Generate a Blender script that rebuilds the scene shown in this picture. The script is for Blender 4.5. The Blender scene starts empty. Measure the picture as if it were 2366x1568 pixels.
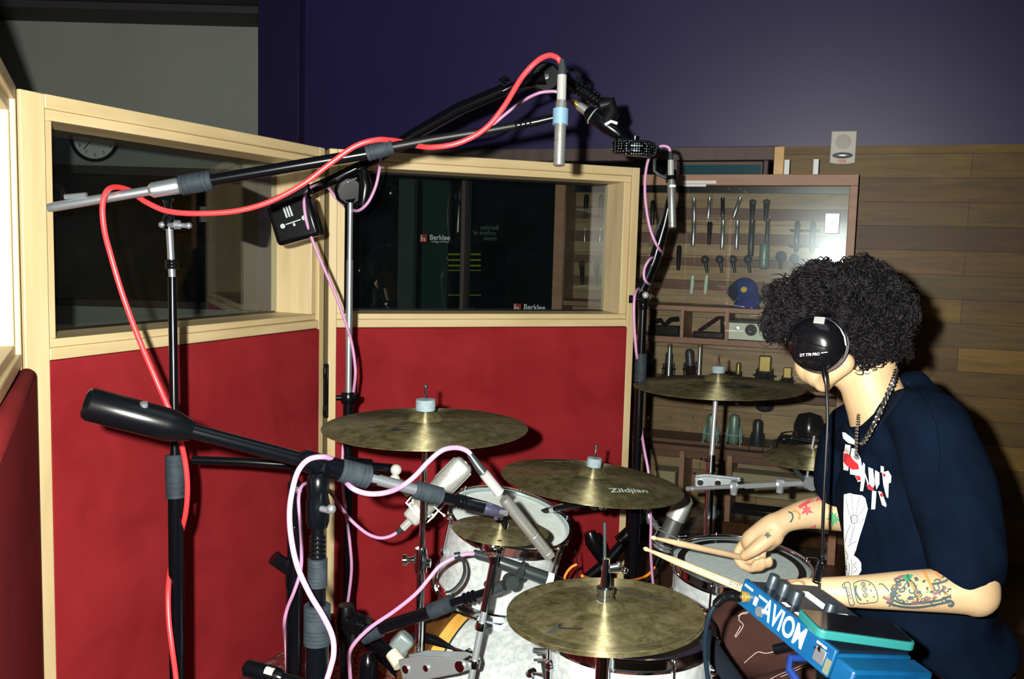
import bpy, bmesh, math, random
from mathutils import Vector, Matrix, noise
from mathutils.bvhtree import BVHTree
random.seed(7)
S = bpy.context.scene
COL = S.collection
V = Vector
# ------------------------------------------------------------------ camera
FPX = 2150.0; CX, CY = 1183.0, 784.0; CAMH = 1.45
_dn = V((-600, -22000, -FPX)).normalized()
_up = -_dn
_fw = V((0, 0, -1)); _yc = (_fw - _up * _fw.dot(_up)).normalized(); _xc = _yc.cross(_up)
RC = Matrix((_xc, _yc, _up))                       # world = RC @ camera
CAMP = V((0, 0, CAMH))
cam = bpy.data.cameras.new('camera'); co = bpy.data.objects.new('camera', cam); COL.objects.link(co)
cam.sensor_width = 36.0; cam.sensor_fit = 'HORIZONTAL'; cam.lens = FPX / 2366.0 * 36.0
cam.clip_start = 0.02; cam.clip_end = 60
co.matrix_world = Matrix.Translation(CAMP) @ RC.to_4x4()
S.camera = co
# ------------------------------------------------------------------ light
w = bpy.data.worlds.new('world'); S.world = w; w.use_nodes = True
w.node_tree.nodes['Background'].inputs[0].default_value = (0.55, 0.75, 0.85, 1)
w.node_tree.nodes['Background'].inputs[1].default_value = 0.012
fl = bpy.data.lights.new('camera_flash', 'SPOT'); fo = bpy.data.objects.new('camera_flash', fl); COL.objects.link(fo)
fl.energy = 620; fl.shadow_soft_size = 0.012; fl.spot_size = math.radians(116); fl.spot_blend = 0.8
fl.color = (1.0, 0.97, 0.90)
fo.matrix_world = Matrix.Translation(CAMP + RC @ V((-0.075, 0.04, 0.0))) @ RC.to_4x4() @ Matrix.Rotation(math.radians(9), 4, 'Y')
room = bpy.data.lights.new('ceiling_glow', 'AREA'); ro = bpy.data.objects.new('ceiling_glow', room); COL.objects.link(ro)
room.energy = 5; room.size = 1.2; room.color = (0.75, 0.9, 1.0); ro.location = (0.6, 1.2, 2.97)
S.view_settings.view_transform = 'Standard'; S.view_settings.look = 'None'
S.view_settings.exposure = 0.0; S.view_settings.gamma = 1.0; S.view_settings.use_curve_mapping = False

def P(px, py, d):
    "point seen at photo pixel px,py, d metres deep"
    return CAMP + RC @ V(((px - CX) / FPX * d, -(py - CY) / FPX * d, -d))
def Q(p):
    v = RC.transposed() @ (V(p) - CAMP); return (CX + FPX * v.x / -v.z, CY - FPX * v.y / -v.z, -v.z)
def floor_below(p): return V((p.x, p.y, 0))

# ------------------------------------------------------------------ materials
MATS = {}
def mat(name, col, rough=0.5, metal=0.0, spec=0.5, **k):
    if name in MATS: return MATS[name]
    m = bpy.data.materials.new(name); m.use_nodes = True; MATS[name] = m
    n = m.node_tree.nodes; b = n['Principled BSDF']
    b.inputs['Base Color'].default_value = (*col, 1); b.inputs['Roughness'].default_value = rough
    b.inputs['Metallic'].default_value = metal; b.inputs['Specular IOR Level'].default_value = spec
    for a, v in k.items(): b.inputs[a.replace('_', ' ')].default_value = v
    return m
def N(m, t, **k):
    n = m.node_tree.nodes.new(t)
    for a, v in k.items():
        if a.startswith('i_'):
            key = a[2:].replace('_', ' '); n.inputs[int(key) if key.isdigit() else key].default_value = v
        else: setattr(n, a, v)
    return n
def L(m, a, b): m.node_tree.links.new(a, b)
def ramp(m, src, stops):
    r = N(m, 'ShaderNodeValToRGB'); e = r.color_ramp.elements
    while len(e) < len(stops): e.new(0.5)
    for q, (p, c) in zip(e, stops): q.position = p; q.color = (*c, 1)
    L(m, src, r.inputs[0]); return r
def coords(m, scale=(1, 1, 1), kind='Object'):
    t = N(m, 'ShaderNodeTexCoord'); mp = N(m, 'ShaderNodeMapping'); mp.inputs['Scale'].default_value = scale
    L(m, t.outputs[kind], mp.inputs[0]); return mp.outputs[0]
def noisy(name, stops, scale=(1, 1, 1), ns=5, detail=6, rough=0.5, metal=0.0, bump=0.0, spec=0.5, bs=None, dist=0.0, **k):
    if name in MATS: return MATS[name]
    m = mat(name, stops[0][1], rough, metal, spec, **k); b = m.node_tree.nodes['Principled BSDF']
    c = coords(m, scale); nz = N(m, 'ShaderNodeTexNoise', i_Scale=ns, i_Detail=detail, i_Distortion=dist); L(m, c, nz.inputs['Vector'])
    r = ramp(m, nz.outputs[0], stops); L(m, r.outputs[0], b.inputs['Base Color'])
    if bump:
        bp = N(m, 'ShaderNodeBump', i_Strength=bump, i_Distance=0.004)
        n2 = nz
        if bs: n2 = N(m, 'ShaderNodeTexNoise', i_Scale=bs, i_Detail=4); L(m, c, n2.inputs['Vector'])
        L(m, n2.outputs[0], bp.inputs['Height']); L(m, bp.outputs[0], b.inputs['Normal'])
    return m
blackm = mat('black_metal', (0.0014, 0.002, 0.003), 0.2, 0.0, 0.35)
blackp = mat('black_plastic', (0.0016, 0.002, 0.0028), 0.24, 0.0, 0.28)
blackr = mat('black_rubber', (0.003, 0.003, 0.0035), 0.45, 0.0, 0.25)
grip = noisy('grip_rubber', [(0.3, (0.011, 0.017, 0.022)), (0.7, (0.020, 0.028, 0.035))], ns=60, rough=0.7, spec=0.2)
chrome = mat('chrome', (0.75, 0.8, 0.82), 0.10, 1.0)
chromed = mat('worn_chrome', (0.46, 0.52, 0.54), 0.26, 0.75)
steel = mat('satin_steel', (0.50, 0.57, 0.61), 0.30, 0.88)
nickel = noisy('satin_nickel', [(0.3, (0.42, 0.44, 0.42)), (0.7, (0.52, 0.54, 0.52))], ns=300, rough=0.30, metal=0.85)
maple = noisy('maple', [(0.25, (0.50, 0.38, 0.185)), (0.55, (0.60, 0.48, 0.26)), (0.8, (0.67, 0.55, 0.32))], scale=(6, 6, 0.7), ns=3.2, rough=0.42, dist=0.4)
mapleh = noisy('maple_rail', [(0.25, (0.50, 0.38, 0.185)), (0.55, (0.60, 0.48, 0.26)), (0.8, (0.67, 0.55, 0.32))], scale=(0.7, 6, 6), ns=3.2, rough=0.42, dist=0.4)
felt = noisy('red_fabric', [(0.3, (0.20, 0.011, 0.014)), (0.5, (0.24, 0.015, 0.019)), (0.75, (0.28, 0.019, 0.024))], scale=(1, 1, 1), ns=5, detail=12, rough=0.95, bump=0.35, bs=260, spec=0.1, dist=0.5)
purple = noisy('purple_paint', [(0.3, (0.018, 0.013, 0.072)), (0.7, (0.023, 0.017, 0.088))], ns=1.2, rough=0.42, spec=0.5)
purpled = noisy('purple_trim_paint', [(0.3, (0.014, 0.009, 0.046)), (0.7, (0.018, 0.012, 0.056))], ns=2, rough=0.6, spec=0.3)
greyw = noisy('grey_paint', [(0.3, (0.27, 0.30, 0.27)), (0.7, (0.31, 0.34, 0.30))], ns=1.5, rough=0.8)
darkw = mat('dark_soffit', (0.035, 0.032, 0.035), 0.7)
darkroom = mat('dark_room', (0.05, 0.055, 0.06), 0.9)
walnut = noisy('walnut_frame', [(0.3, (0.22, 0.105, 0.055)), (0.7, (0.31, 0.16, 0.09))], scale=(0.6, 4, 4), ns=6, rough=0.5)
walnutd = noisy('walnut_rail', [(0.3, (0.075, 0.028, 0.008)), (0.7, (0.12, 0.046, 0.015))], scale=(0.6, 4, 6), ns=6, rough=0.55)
doorwood = noisy('door_casing', [(0.3, (0.075, 0.052, 0.05)), (0.7, (0.10, 0.07, 0.065))], scale=(3, 3, .5), ns=6, rough=0.6)
skinm = noisy('skin', [(0.3, (0.38, 0.255, 0.135)), (0.7, (0.45, 0.32, 0.185))], ns=9, rough=0.5, bump=0.05, bs=260, spec=0.35)
skinm.node_tree.nodes['Principled BSDF'].inputs['Subsurface Weight'].default_value = 0.08
skinm.node_tree.nodes['Principled BSDF'].inputs['Subsurface Radius'].default_value = (0.012, 0.005, 0.003)
shirtm = noisy('navy_cotton', [(0.3, (0.0012, 0.0034, 0.0092)), (0.7, (0.0022, 0.0058, 0.0145))], ns=14, rough=0.95, bump=0.15, bs=350, spec=0.04)
pantsm = noisy('brown_canvas', [(0.3, (0.030, 0.012, 0.009)), (0.7, (0.043, 0.018, 0.013))], ns=10, rough=0.9, bump=0.25, bs=280, spec=0.15)
hairm = noisy('dark_hair', [(0.3, (0.0015, 0.0012, 0.0015)), (0.7, (0.005, 0.004, 0.005))], ns=60, rough=0.55, spec=0.22)
pearl = noisy('white_pearl', [(0.35, (0.31, 0.345, 0.345)), (0.65, (0.43, 0.47, 0.465))], ns=70, detail=4, rough=0.25, dist=0.5)
coated = noisy('coated_head', [(0.35, (0.46, 0.52, 0.50)), (0.6, (0.52, 0.58, 0.55))], ns=60, rough=0.7)
greyhead = noisy('grey_head', [(0.35, (0.33, 0.39, 0.375)), (0.6, (0.39, 0.455, 0.435))], ns=90, rough=0.65)
hoopw = noisy('hoop_wood', [(0.3, (0.035, 0.013, 0.004)), (0.7, (0.07, 0.028, 0.007))], scale=(3, 3, 1), ns=7, rough=0.18)
amber = noisy('amber_wood', [(0.3, (0.50, 0.27, 0.05)), (0.7, (0.62, 0.37, 0.09))], scale=(1, 1, 6), ns=7, rough=0.3)
whitep = mat('white_plastic', (0.72, 0.75, 0.70), 0.5)
whitei = mat('white_print', (0.80, 0.84, 0.84), 0.7)
redi = mat('red_print', (0.62, 0.02, 0.03), 0.7)
inkd = mat('dark_ink', (0.035, 0.06, 0.06), 0.8)
inkr = mat('red_ink', (0.40, 0.05, 0.07), 0.8)
inko = mat('orange_ink', (0.52, 0.17, 0.04), 0.8)
inkg = mat('green_ink', (0.02, 0.22, 0.09), 0.8)
inkp = mat('purple_ink', (0.16, 0.07, 0.08), 0.8)
pinkc = mat('pink_cable', (0.40, 0.20, 0.345), 0.42)
redc = mat('red_cable', (0.70, 0.035, 0.04), 0.4)
orangec = mat('orange_cable', (0.75, 0.22, 0.02), 0.45)
bluec = mat('blue_cable', (0.002, 0.016, 0.10), 0.45)
stickm = noisy('hickory', [(0.3, (0.56, 0.40, 0.22)), (0.7, (0.68, 0.52, 0.32))], ns=20, rough=0.45)
bluem = noisy('blue_case', [(0.3, (0.001, 0.040, 0.110)), (0.7, (0.002, 0.054, 0.14))], ns=30, rough=0.35)
tealm = mat('teal_case', (0.012, 0.12, 0.115), 0.4)
screen = mat('dark_screen', (0.004, 0.004, 0.005), 0.08)
mint = mat('mint_paint', (0.50, 0.68, 0.55), 0.4)
greenm = noisy('green_metal', [(0.3, (0.12, 0.22, 0.18)), (0.7, (0.18, 0.29, 0.23))], ns=80, rough=0.4, metal=0.3)
goldm = noisy('gold_mesh', [(0.3, (0.22, 0.16, 0.04)), (0.7, (0.32, 0.24, 0.07))], ns=200, rough=0.35, metal=0.6)
gunm = mat('gunmetal', (0.035, 0.045, 0.047), 0.35, 0.5)
grillem = noisy('grille', [(0.4, (0.02, 0.026, 0.028)), (0.6, (0.09, 0.11, 0.115))], ns=420, detail=1, rough=0.4, metal=0.5)
capm = noisy('blue_cap_cloth', [(0.3, (0.008, 0.022, 0.16)), (0.7, (0.014, 0.035, 0.26))], ns=30, rough=0.9)
capm2 = mat('dark_cap_cloth', (0.006, 0.012, 0.045), 0.9)
beige = mat('beige_panel', (0.58, 0.64, 0.52), 0.5)
yellowi = mat('yellow_print', (0.7, 0.5, 0.05), 0.7)
paper = mat('paper', (0.72, 0.72, 0.68), 0.8)
greyfelt = noisy('grey_felt', [(0.3, (0.13, 0.18, 0.20)), (0.7, (0.20, 0.26, 0.28))], ns=90, rough=0.95)
silver = mat('silver', (0.60, 0.62, 0.60), 0.22, 0.65)
purplef = mat('violet_foil', (0.05, 0.048, 0.085), 0.35, 0.5)

def emit(name, col, s):
    m = mat(name, col); b = m.node_tree.nodes['Principled BSDF']
    b.inputs['Emission Color'].default_value = (*col, 1); b.inputs['Emission Strength'].default_value = s; return m
led = emit('led_green', (0.45, 0.55, 0.02), 0.45)
def glass(name, tint, refl=0.9, dust=0.0, dcol=(0.3, 0.4, 0.5), haze=0.0):
    m = bpy.data.materials.new(name); m.use_nodes = True; nt = m.node_tree; nt.nodes.clear(); MATS[name] = m
    o = N(m, 'ShaderNodeOutputMaterial'); t = N(m, 'ShaderNodeBsdfTransparent'); g = N(m, 'ShaderNodeBsdfGlossy')
    t.inputs[0].default_value = (*tint, 1); g.inputs['Roughness'].default_value = 0.0; g.inputs[0].default_value = (refl, refl, refl, 1)
    f = N(m, 'ShaderNodeFresnel', i_IOR=1.5); mx = N(m, 'ShaderNodeMixShader')
    ge = N(m, 'ShaderNodeNewGeometry'); mr = N(m, 'ShaderNodeMapRange'); mr.inputs['To Min'].default_value = 1.5; mr.inputs['To Max'].default_value = 1 / 1.5
    L(m, ge.outputs['Backfacing'], mr.inputs['Value']); L(m, mr.outputs[0], f.inputs[0])
    L(m, f.outputs[0], mx.inputs[0]); L(m, t.outputs[0], mx.inputs[1]); L(m, g.outputs[0], mx.inputs[2]); last = mx
    if dust:
        d = N(m, 'ShaderNodeBsdfDiffuse'); d.inputs[0].default_value = (*dcol, 1); m2 = N(m, 'ShaderNodeMixShader')
        nz = N(m, 'ShaderNodeTexNoise', i_Scale=9.0, i_Detail=12.0, i_Distortion=1.0); L(m, coords(m), nz.inputs['Vector'])
        mm = N(m, 'ShaderNodeMath', operation='MULTIPLY'); mm.inputs[1].default_value = dust * 2; L(m, nz.outputs[0], mm.inputs[0])
        L(m, mm.outputs[0], m2.inputs[0]); L(m, mx.outputs[0], m2.inputs[1]); L(m, d.outputs[0], m2.inputs[2]); last = m2
    if haze:
        h2 = N(m, 'ShaderNodeBsdfGlossy'); h2.inputs['Roughness'].default_value = 0.19; h2.inputs[0].default_value = (0.8, 0.95, 1, 1); m4 = N(m, 'ShaderNodeMixShader'); m4.inputs[0].default_value = haze
        L(m, last.outputs[0], m4.inputs[1]); L(m, h2.outputs[0], m4.inputs[2]); last = m4
    L(m, last.outputs[0], o.inputs[0]); return m
glass_g = glass('screen_glass', (0.86, 0.89, 0.88), 1.0, 0.0022, (0.3, 0.42, 0.55))
glass_c = glass('cabinet_glass', (0.94, 0.95, 0.94), 0.9, 0.003, (0.6, 0.7, 0.7), 0.006)
glass_w = glass('studio_window_glass', (0.55, 0.6, 0.58), 0.6, 0.006, (0.3, 0.4, 0.4))

def planks_mat(name, w_, h_, cols):
    m = mat(name, cols[0], 0.5, 0, 0.35); b = m.node_tree.nodes['Principled BSDF']
    t = N(m, 'ShaderNodeTexCoord'); s = N(m, 'ShaderNodeSeparateXYZ'); c = N(m, 'ShaderNodeCombineXYZ')
    L(m, t.outputs['Object'], s.inputs[0]); L(m, s.outputs[0], c.inputs[0]); L(m, s.outputs[2], c.inputs[1])
    br = N(m, 'ShaderNodeTexBrick', offset=0.37, i_Scale=1.0, i_Brick_Width=w_, i_Row_Height=h_, i_Mortar_Size=0.0012, i_Mortar_Smooth=0.2, i_Bias=0.0)
    br.inputs['Color1'].default_value = (0, 0, 0, 1); br.inputs['Color2'].default_value = (1, 1, 1, 1); br.inputs['Mortar'].default_value = (0, 0, 0, 1)
    L(m, c.outputs[0], br.inputs['Vector'])
    r = ramp(m, br.outputs[0], [(i / (len(cols) - 1), q) for i, q in enumerate(cols)])
    mp = N(m, 'ShaderNodeMapping'); mp.inputs['Scale'].default_value = (1.2, 11, 1); L(m, c.outputs[0], mp.inputs[0])
    nz = N(m, 'ShaderNodeTexNoise', i_Scale=2.4, i_Detail=9, i_Distortion=1.2); L(m, mp.outputs[0], nz.inputs['Vector'])
    r2 = ramp(m, nz.outputs[0], [(0.3, (0.62, 0.6, 0.56)), (0.65, (1.15, 1.1, 1.0))])
    mx = N(m, 'ShaderNodeMix', data_type='RGBA', blend_type='MULTIPLY'); mx.inputs[0].default_value = 1
    L(m, r.outputs[0], mx.inputs[6]); L(m, r2.outputs[0], mx.inputs[7])
    m3 = N(m, 'ShaderNodeMix', data_type='RGBA'); L(m, br.outputs['Fac'], m3.inputs[0]); L(m, mx.outputs[2], m3.inputs[6]); m3.inputs[7].default_value = (0.02, 0.010, 0.002, 1)
    L(m, m3.outputs[2], b.inputs['Base Color'])
    bp = N(m, 'ShaderNodeBump', i_Strength=0.4, i_Distance=0.004, invert=True); L(m, br.outputs['Fac'], bp.inputs['Height']); L(m, bp.outputs[0], b.inputs['Normal'])
    return m
planks = planks_mat('reclaimed_planks', 0.95, 0.115, [(0.055, 0.024, 0.001), (0.125, 0.066, 0.005), (0.095, 0.060, 0.008), (0.20, 0.118, 0.014), (0.075, 0.036, 0.002)])
cabback = planks_mat('cabinet_back_boards', 0.8, 0.16, [(0.22, 0.14, 0.058), (0.32, 0.235, 0.125), (0.27, 0.20, 0.11)])

def cymbal_mat():
    m = mat('tarnished_bronze', (0.3, 0.26, 0.1), 0.32, 0.6); b = m.node_tree.nodes['Principled BSDF']
    c = coords(m); nz = N(m, 'ShaderNodeTexNoise', i_Scale=38, i_Detail=15, i_Distortion=0.5, i_Roughness=0.72); L(m, c, nz.inputs['Vector'])
    r = ramp(m, nz.outputs[0], [(0.34, (0.070, 0.060, 0.026)), (0.47, (0.130, 0.115, 0.052)), (0.66, (0.225, 0.205, 0.110))]); L(m, r.outputs[0], b.inputs['Base Color'])
    r2 = ramp(m, nz.outputs[0], [(0.3, (0.58, .58, .58)), (0.7, (0.50, .50, .50))]); L(m, r2.outputs[0], b.inputs['Roughness'])
    b.inputs['Anisotropic'].default_value = 0.97; b.inputs['Anisotropic Rotation'].default_value = 0.25
    tg = N(m, 'ShaderNodeTangent', direction_type='RADIAL', axis='Z'); L(m, tg.outputs[0], b.inputs['Tangent'])
    ln = N(m, 'ShaderNodeVectorMath', operation='LENGTH'); L(m, c, ln.inputs[0])
    sc = N(m, 'ShaderNodeMath', operation='MULTIPLY'); sc.inputs[1].default_value = 700; L(m, ln.outputs['Value'], sc.inputs[0])
    sn = N(m, 'ShaderNodeMath', operation='SINE'); L(m, sc.outputs[0], sn.inputs[0])
    bp = N(m, 'ShaderNodeBump', i_Strength=0.05, i_Distance=0.0006); L(m, sn.outputs[0], bp.inputs['Height']); L(m, bp.outputs[0], b.inputs['Normal'])
    return m
bronze = cymbal_mat()
mesh_metal = noisy('perforated_metal', [(0.45, (0.004, 0.005, 0.006)), (0.5, (0.12, 0.14, 0.15))], ns=1, rough=0.3, metal=0.7)
def dots(m, scale, c1, c2, th=0.35):
    nt = m.node_tree; b = nt.nodes['Principled BSDF']
    v = N(m, 'ShaderNodeTexVoronoi', i_Scale=scale, i_Randomness=0.0); L(m, coords(m), v.inputs['Vector'])
    r = ramp(m, v.outputs['Distance'], [(th, c1), (th + 0.08, c2)]); L(m, r.outputs[0], b.inputs['Base Color'])
dots(mesh_metal, 150, (0.34, 0.42, 0.45), (0.002, 0.002, 0.003), 0.30)

# ------------------------------------------------------------------ mesh builder
def orth(axis):
    a = V(axis).normalized(); t = V((0, 0, 1)) if abs(a.z) < 0.9 else V((1, 0, 0))
    x = t.cross(a).normalized(); y = a.cross(x); return x, y, a
class MB:
    def __init__(s): s.v = []; s.f = []
    def box(s, c, size, R=None):
        c = V(c); R = R or Matrix.Identity(3); i = len(s.v); h = [q / 2 for q in size]
        for sx, sy, sz in ((-1,-1,-1),(1,-1,-1),(1,1,-1),(-1,1,-1),(-1,-1,1),(1,-1,1),(1,1,1),(-1,1,1)):
            s.v.append(c + R @ V((sx * h[0], sy * h[1], sz * h[2])))
        s.f += [tuple(i + q for q in F) for F in ((0,3,2,1),(4,5,6,7),(0,1,5,4),(1,2,6,5),(2,3,7,6),(3,0,4,7))]; return s
    def bx(s, x0, x1, y0, y1, z0, z1): return s.box(((x0+x1)/2, (y0+y1)/2, (z0+z1)/2), (x1-x0, y1-y0, z1-z0))
    def tube(s, pts, r, n=12, closed=False, squash=1.0, up=None):
        pts = [V(p) for p in pts]; m = len(pts); rs = r if isinstance(r, (list, tuple)) else [r] * m
        i0 = len(s.v); x = None
        for k in range(m):
            if closed: t = pts[(k + 1) % m] - pts[k - 1]
            else: t = pts[min(k + 1, m - 1)] - pts[max(k - 1, 0)]
            t = t.normalized() if t.length > 1e-9 else V((0, 0, 1))
            if x is None:
                x = orth(t)[0] if up is None else (V(up) - t * V(up).dot(t)).normalized()
            else:
                x = x - t * x.dot(t); x = x.normalized() if x.length > 1e-6 else orth(t)[0]
            y = t.cross(x)
            for j in range(n):
                a = 2 * math.pi * j / n; s.v.append(pts[k] + x * math.cos(a) * rs[k] + y * math.sin(a) * rs[k] * squash)
        for k in range(m if closed else m - 1):
            a0 = i0 + k * n; b0 = i0 + ((k + 1) % m) * n
            for j in range(n): s.f.append((a0 + j, a0 + (j + 1) % n, b0 + (j + 1) % n, b0 + j))
        if not closed:
            s.f.append(tuple(i0 + j for j in reversed(range(n)))); s.f.append(tuple(i0 + (m - 1) * n + j for j in range(n)))
        return s
    def lathe(s, prof, o=(0, 0, 0), axis=(0, 0, 1), n=32):
        o = V(o); x, y, a = orth(axis) if tuple(axis) != (0, 0, 1) else (V((1, 0, 0)), V((0, 1, 0)), V((0, 0, 1)))
        rings = []
        for r, h in prof:
            if r < 1e-7: rings.append([len(s.v)]); s.v.append(o + a * h)
            else:
                rings.append(list(range(len(s.v), len(s.v) + n)))
                for j in range(n):
                    t = 2 * math.pi * j / n; s.v.append(o + a * h + x * math.cos(t) * r + y * math.sin(t) * r)
        for A, B in zip(rings, rings[1:]):
            if len(A) == 1 and len(B) == 1: continue
            for j in range(n):
                k = (j + 1) % n
                if len(A) == 1: s.f.append((A[0], B[k], B[j]))
                elif len(B) == 1: s.f.append((A[j], A[k], B[0]))
                else: s.f.append((A[j], A[k], B[k], B[j]))
        if len(rings[0]) > 1 and prof[0] != prof[-1]: s.f.append(tuple(reversed(rings[0])))
        if len(rings[-1]) > 1 and prof[0] != prof[-1]: s.f.append(tuple(rings[-1]))
        return s
    def ell(s, c, rad, R=None, n=20, m=12):
        c = V(c); R = R or Matrix.Identity(3); i0 = len(s.v); rows = []
        for i in range(m + 1):
            th = math.pi * i / m
            if i in (0, m): rows.append([len(s.v)]); s.v.append(c + R @ V((0, 0, rad[2] * math.cos(th))))
            else:
                rows.append(list(range(len(s.v), len(s.v) + n)))
                for j in range(n):
                    a = 2 * math.pi * j / n
                    s.v.append(c + R @ V((rad[0] * math.sin(th) * math.cos(a), rad[1] * math.sin(th) * math.sin(a), rad[2] * math.cos(th))))
        for A, B in zip(rows, rows[1:]):
            for j in range(n):
                k = (j + 1) % n
                if len(A) == 1: s.f.append((A[0], B[j], B[k]))
                elif len(B) == 1: s.f.append((A[j], B[0], A[k]))
                else: s.f.append((A[j], B[j], B[k], A[k]))
        return s
    def sph(s, c, r, n=16): return s.ell(c, (r, r, r), None, n, max(6, n // 2))
    def torus(s, c, axis, R_, r, n=40, k=8):
        x, y, a = orth(axis); c = V(c)
        return s.tube([c + x * math.cos(2*math.pi*i/n) * R_ + y * math.sin(2*math.pi*i/n) * R_ for i in range(n)], r, k, closed=True)
    def poly(s, pts, depth):
        "extruded polygon; pts are 3d points on a plane, depth a vector"
        i = len(s.v); n = len(pts); d = V(depth)
        s.v += [V(p) for p in pts] + [V(p) + d for p in pts]
        s.f.append(tuple(i + k for k in range(n))); s.f.append(tuple(i + n + k for k in reversed(range(n))))
        for k in range(n): s.f.append((i + k, i + n + k, i + n + (k + 1) % n, i + (k + 1) % n))
        return s
    def add(s, o):
        i = len(s.v); s.v += o.v; s.f += [tuple(i + q for q in F) for F in o.f]; return s

def obj(name, mb, m, parent=None, local=False, bevel=0.0, M=None, smooth=True, ang=38, seg=2):
    me = bpy.data.meshes.new(name)
    vs = mb.v
    if parent is not None and not local:
        if parent.parent: bpy.context.view_layer.update()
        inv = parent.matrix_world.inverted(); vs = [inv @ V(v) for v in vs]
    if parent is None and M is None:
        c = V((0, 0, 0)); n = len(vs)
        for v in vs: c += v
        c /= n; c.z = min(v[2] for v in vs); M = Matrix.Translation(c); vs = [V(v) - c for v in vs]
    me.from_pydata([tuple(v) for v in vs], [], mb.f); me.validate(); me.update()
    bm = bmesh.new(); bm.from_mesh(me); bmesh.ops.recalc_face_normals(bm, faces=bm.faces); bm.to_mesh(me); bm.free()
    if smooth:
        for p in me.polygons: p.use_smooth = True
        me.set_sharp_from_angle(angle=math.radians(ang))
    me.materials.append(m)
    o = bpy.data.objects.new(name, me); COL.objects.link(o)
    if M is not None: o.matrix_world = M
    if parent is not None:
        if o.parent is None: o.parent = parent
    if bevel:
        b = o.modifiers.new('bevel', 'BEVEL'); b.width = bevel; b.segments = seg; b.limit_method = 'ANGLE'; b.harden_normals = False
    return o
def empty(name, loc=None, M=None):
    o = bpy.data.objects.new(name, None); COL.objects.link(o); o.empty_display_size = 0.05
    o.matrix_world = M if M is not None else Matrix.Translation(V(loc)); bpy.context.view_layer.update(); return o
def tag(o, label, cat, group=None, kind=None):
    if label: o['label'] = label
    if cat: o['category'] = cat
    if group: o['group'] = group
    if kind: o['kind'] = kind
    return o
def struct(name, mb, m, M=None, bevel=0, label=None, **k):
    o = obj(name, mb, m, M=M, bevel=bevel, **k); o['kind'] = 'structure'
    if label: o['label'] = label
    return o
def copy_tree(o, M, label=None, group=None):
    c = o.copy(); COL.objects.link(c); c.matrix_world = M
    if label: c['label'] = label
    if group: c['group'] = group
    for ch in list(o.children):
        d = ch.copy(); COL.objects.link(d); d.parent = c
        for g in list(ch.children):
            e = g.copy(); COL.objects.link(e); e.parent = d
    return c
def frame_x(o, xdir):
    x = V((*xdir, 0)).normalized(); z = V((0, 0, 1)); y = z.cross(x)
    M = Matrix((x, y, z)).transposed().to_4x4(); M.translation = V(o) if len(o) == 3 else V((*o, 0)); return M
def frame_z(o, zdir, xh=None):
    z = V(zdir).normalized(); x = V(xh) if xh is not None else orth(z)[0]
    x = (x - z * x.dot(z)).normalized(); y = z.cross(x)
    M = Matrix((x, y, z)).transposed().to_4x4(); M.translation = V(o); return M
def spline(pts, k=8):
    pts = [V(p) for p in pts]; out = []
    q = [pts[0] * 2 - pts[1]] + pts + [pts[-1] * 2 - pts[-2]]
    for i in range(1, len(q) - 2):
        p0, p1, p2, p3 = q[i-1:i+3]
        for j in range(k):
            t = j / k
            out.append(0.5 * ((2*p1) + (p2-p0)*t + (2*p0-5*p1+4*p2-p3)*t*t + (3*p1-p0-3*p2+p3)*t**3))
    out.append(pts[-1]); return out
def lerp(a, b, t): return V(a).lerp(V(b), t)
def textmb(body, size, ax=1.0, italic=0.0, ext=0.0, bold=0.0):
    "text outline as triangles in the xy plane, centred"
    c = bpy.data.curves.new('t', 'FONT'); c.body = body; c.size = size; c.align_x = 'CENTER'; c.align_y = 'CENTER'; c.shear = italic
    c.space_line = 0.9; c.offset = bold
    o = bpy.data.objects.new('t', c); COL.objects.link(o); dg = bpy.context.evaluated_depsgraph_get()
    me = bpy.data.meshes.new_from_object(o.evaluated_get(dg)); mb = MB()
    mb.v = [V((v.co.x * ax, v.co.y, v.co.z)) for v in me.vertices]; mb.f = [tuple(p.vertices) for p in me.polygons]
    bpy.data.objects.remove(o); bpy.data.curves.remove(c); bpy.data.meshes.remove(me); return mb
def xform(mb, M): mb.v = [M @ v for v in mb.v]; return mb
def bvh_of(objs):
    bpy.context.view_layer.update(); vs = []; fs = []
    for o in objs:
        n = len(vs); mw = o.matrix_world
        vs += [mw @ v.co for v in o.data.vertices]; fs += [tuple(n + q for q in p.vertices) for p in o.data.polygons]
    return BVHTree.FromPolygons(vs, fs)
def hit(bvh, px, py, off=0.0012):
    d = (P(px, py, 1) - CAMP).normalized(); h = bvh.ray_cast(CAMP, d)
    if h[0] is None: return None
    n = h[1] if h[1].dot(d) < 0 else -h[1]
    return h[0] + n * off
def decal_poly(mb, pts, bvh, off=0.0012, mx=6.0):
    "flat patch laid on a surface: polygon given where it shows"
    bm = bmesh.new(); f = bm.faces.new([bm.verts.new((p[0], p[1], 0)) for p in pts])
    bmesh.ops.triangulate(bm, faces=[f])
    for _ in range(6):
        e = [e for e in bm.edges if e.calc_length() > mx]
        if not e: break
        bmesh.ops.subdivide_edges(bm, edges=e, cuts=1); bmesh.ops.triangulate(bm, faces=[f for f in bm.faces if len(f.verts) > 3])
    i = len(mb.v); hs = [hit(bvh, v.co.x, v.co.y, off) for v in bm.verts]; idx = {}
    for k, h in enumerate(hs):
        if h is not None: idx[k] = len(mb.v); mb.v.append(h)
    bm.verts.index_update()
    for f in bm.faces:
        q = [v.index for v in f.verts]
        if all(k in idx for k in q):
            p3 = [mb.v[idx[k]] for k in q]
            if max((p3[a] - p3[a-1]).length for a in range(3)) < 0.03: mb.f.append(tuple(idx[k] for k in q))
    bm.free(); return mb
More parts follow.
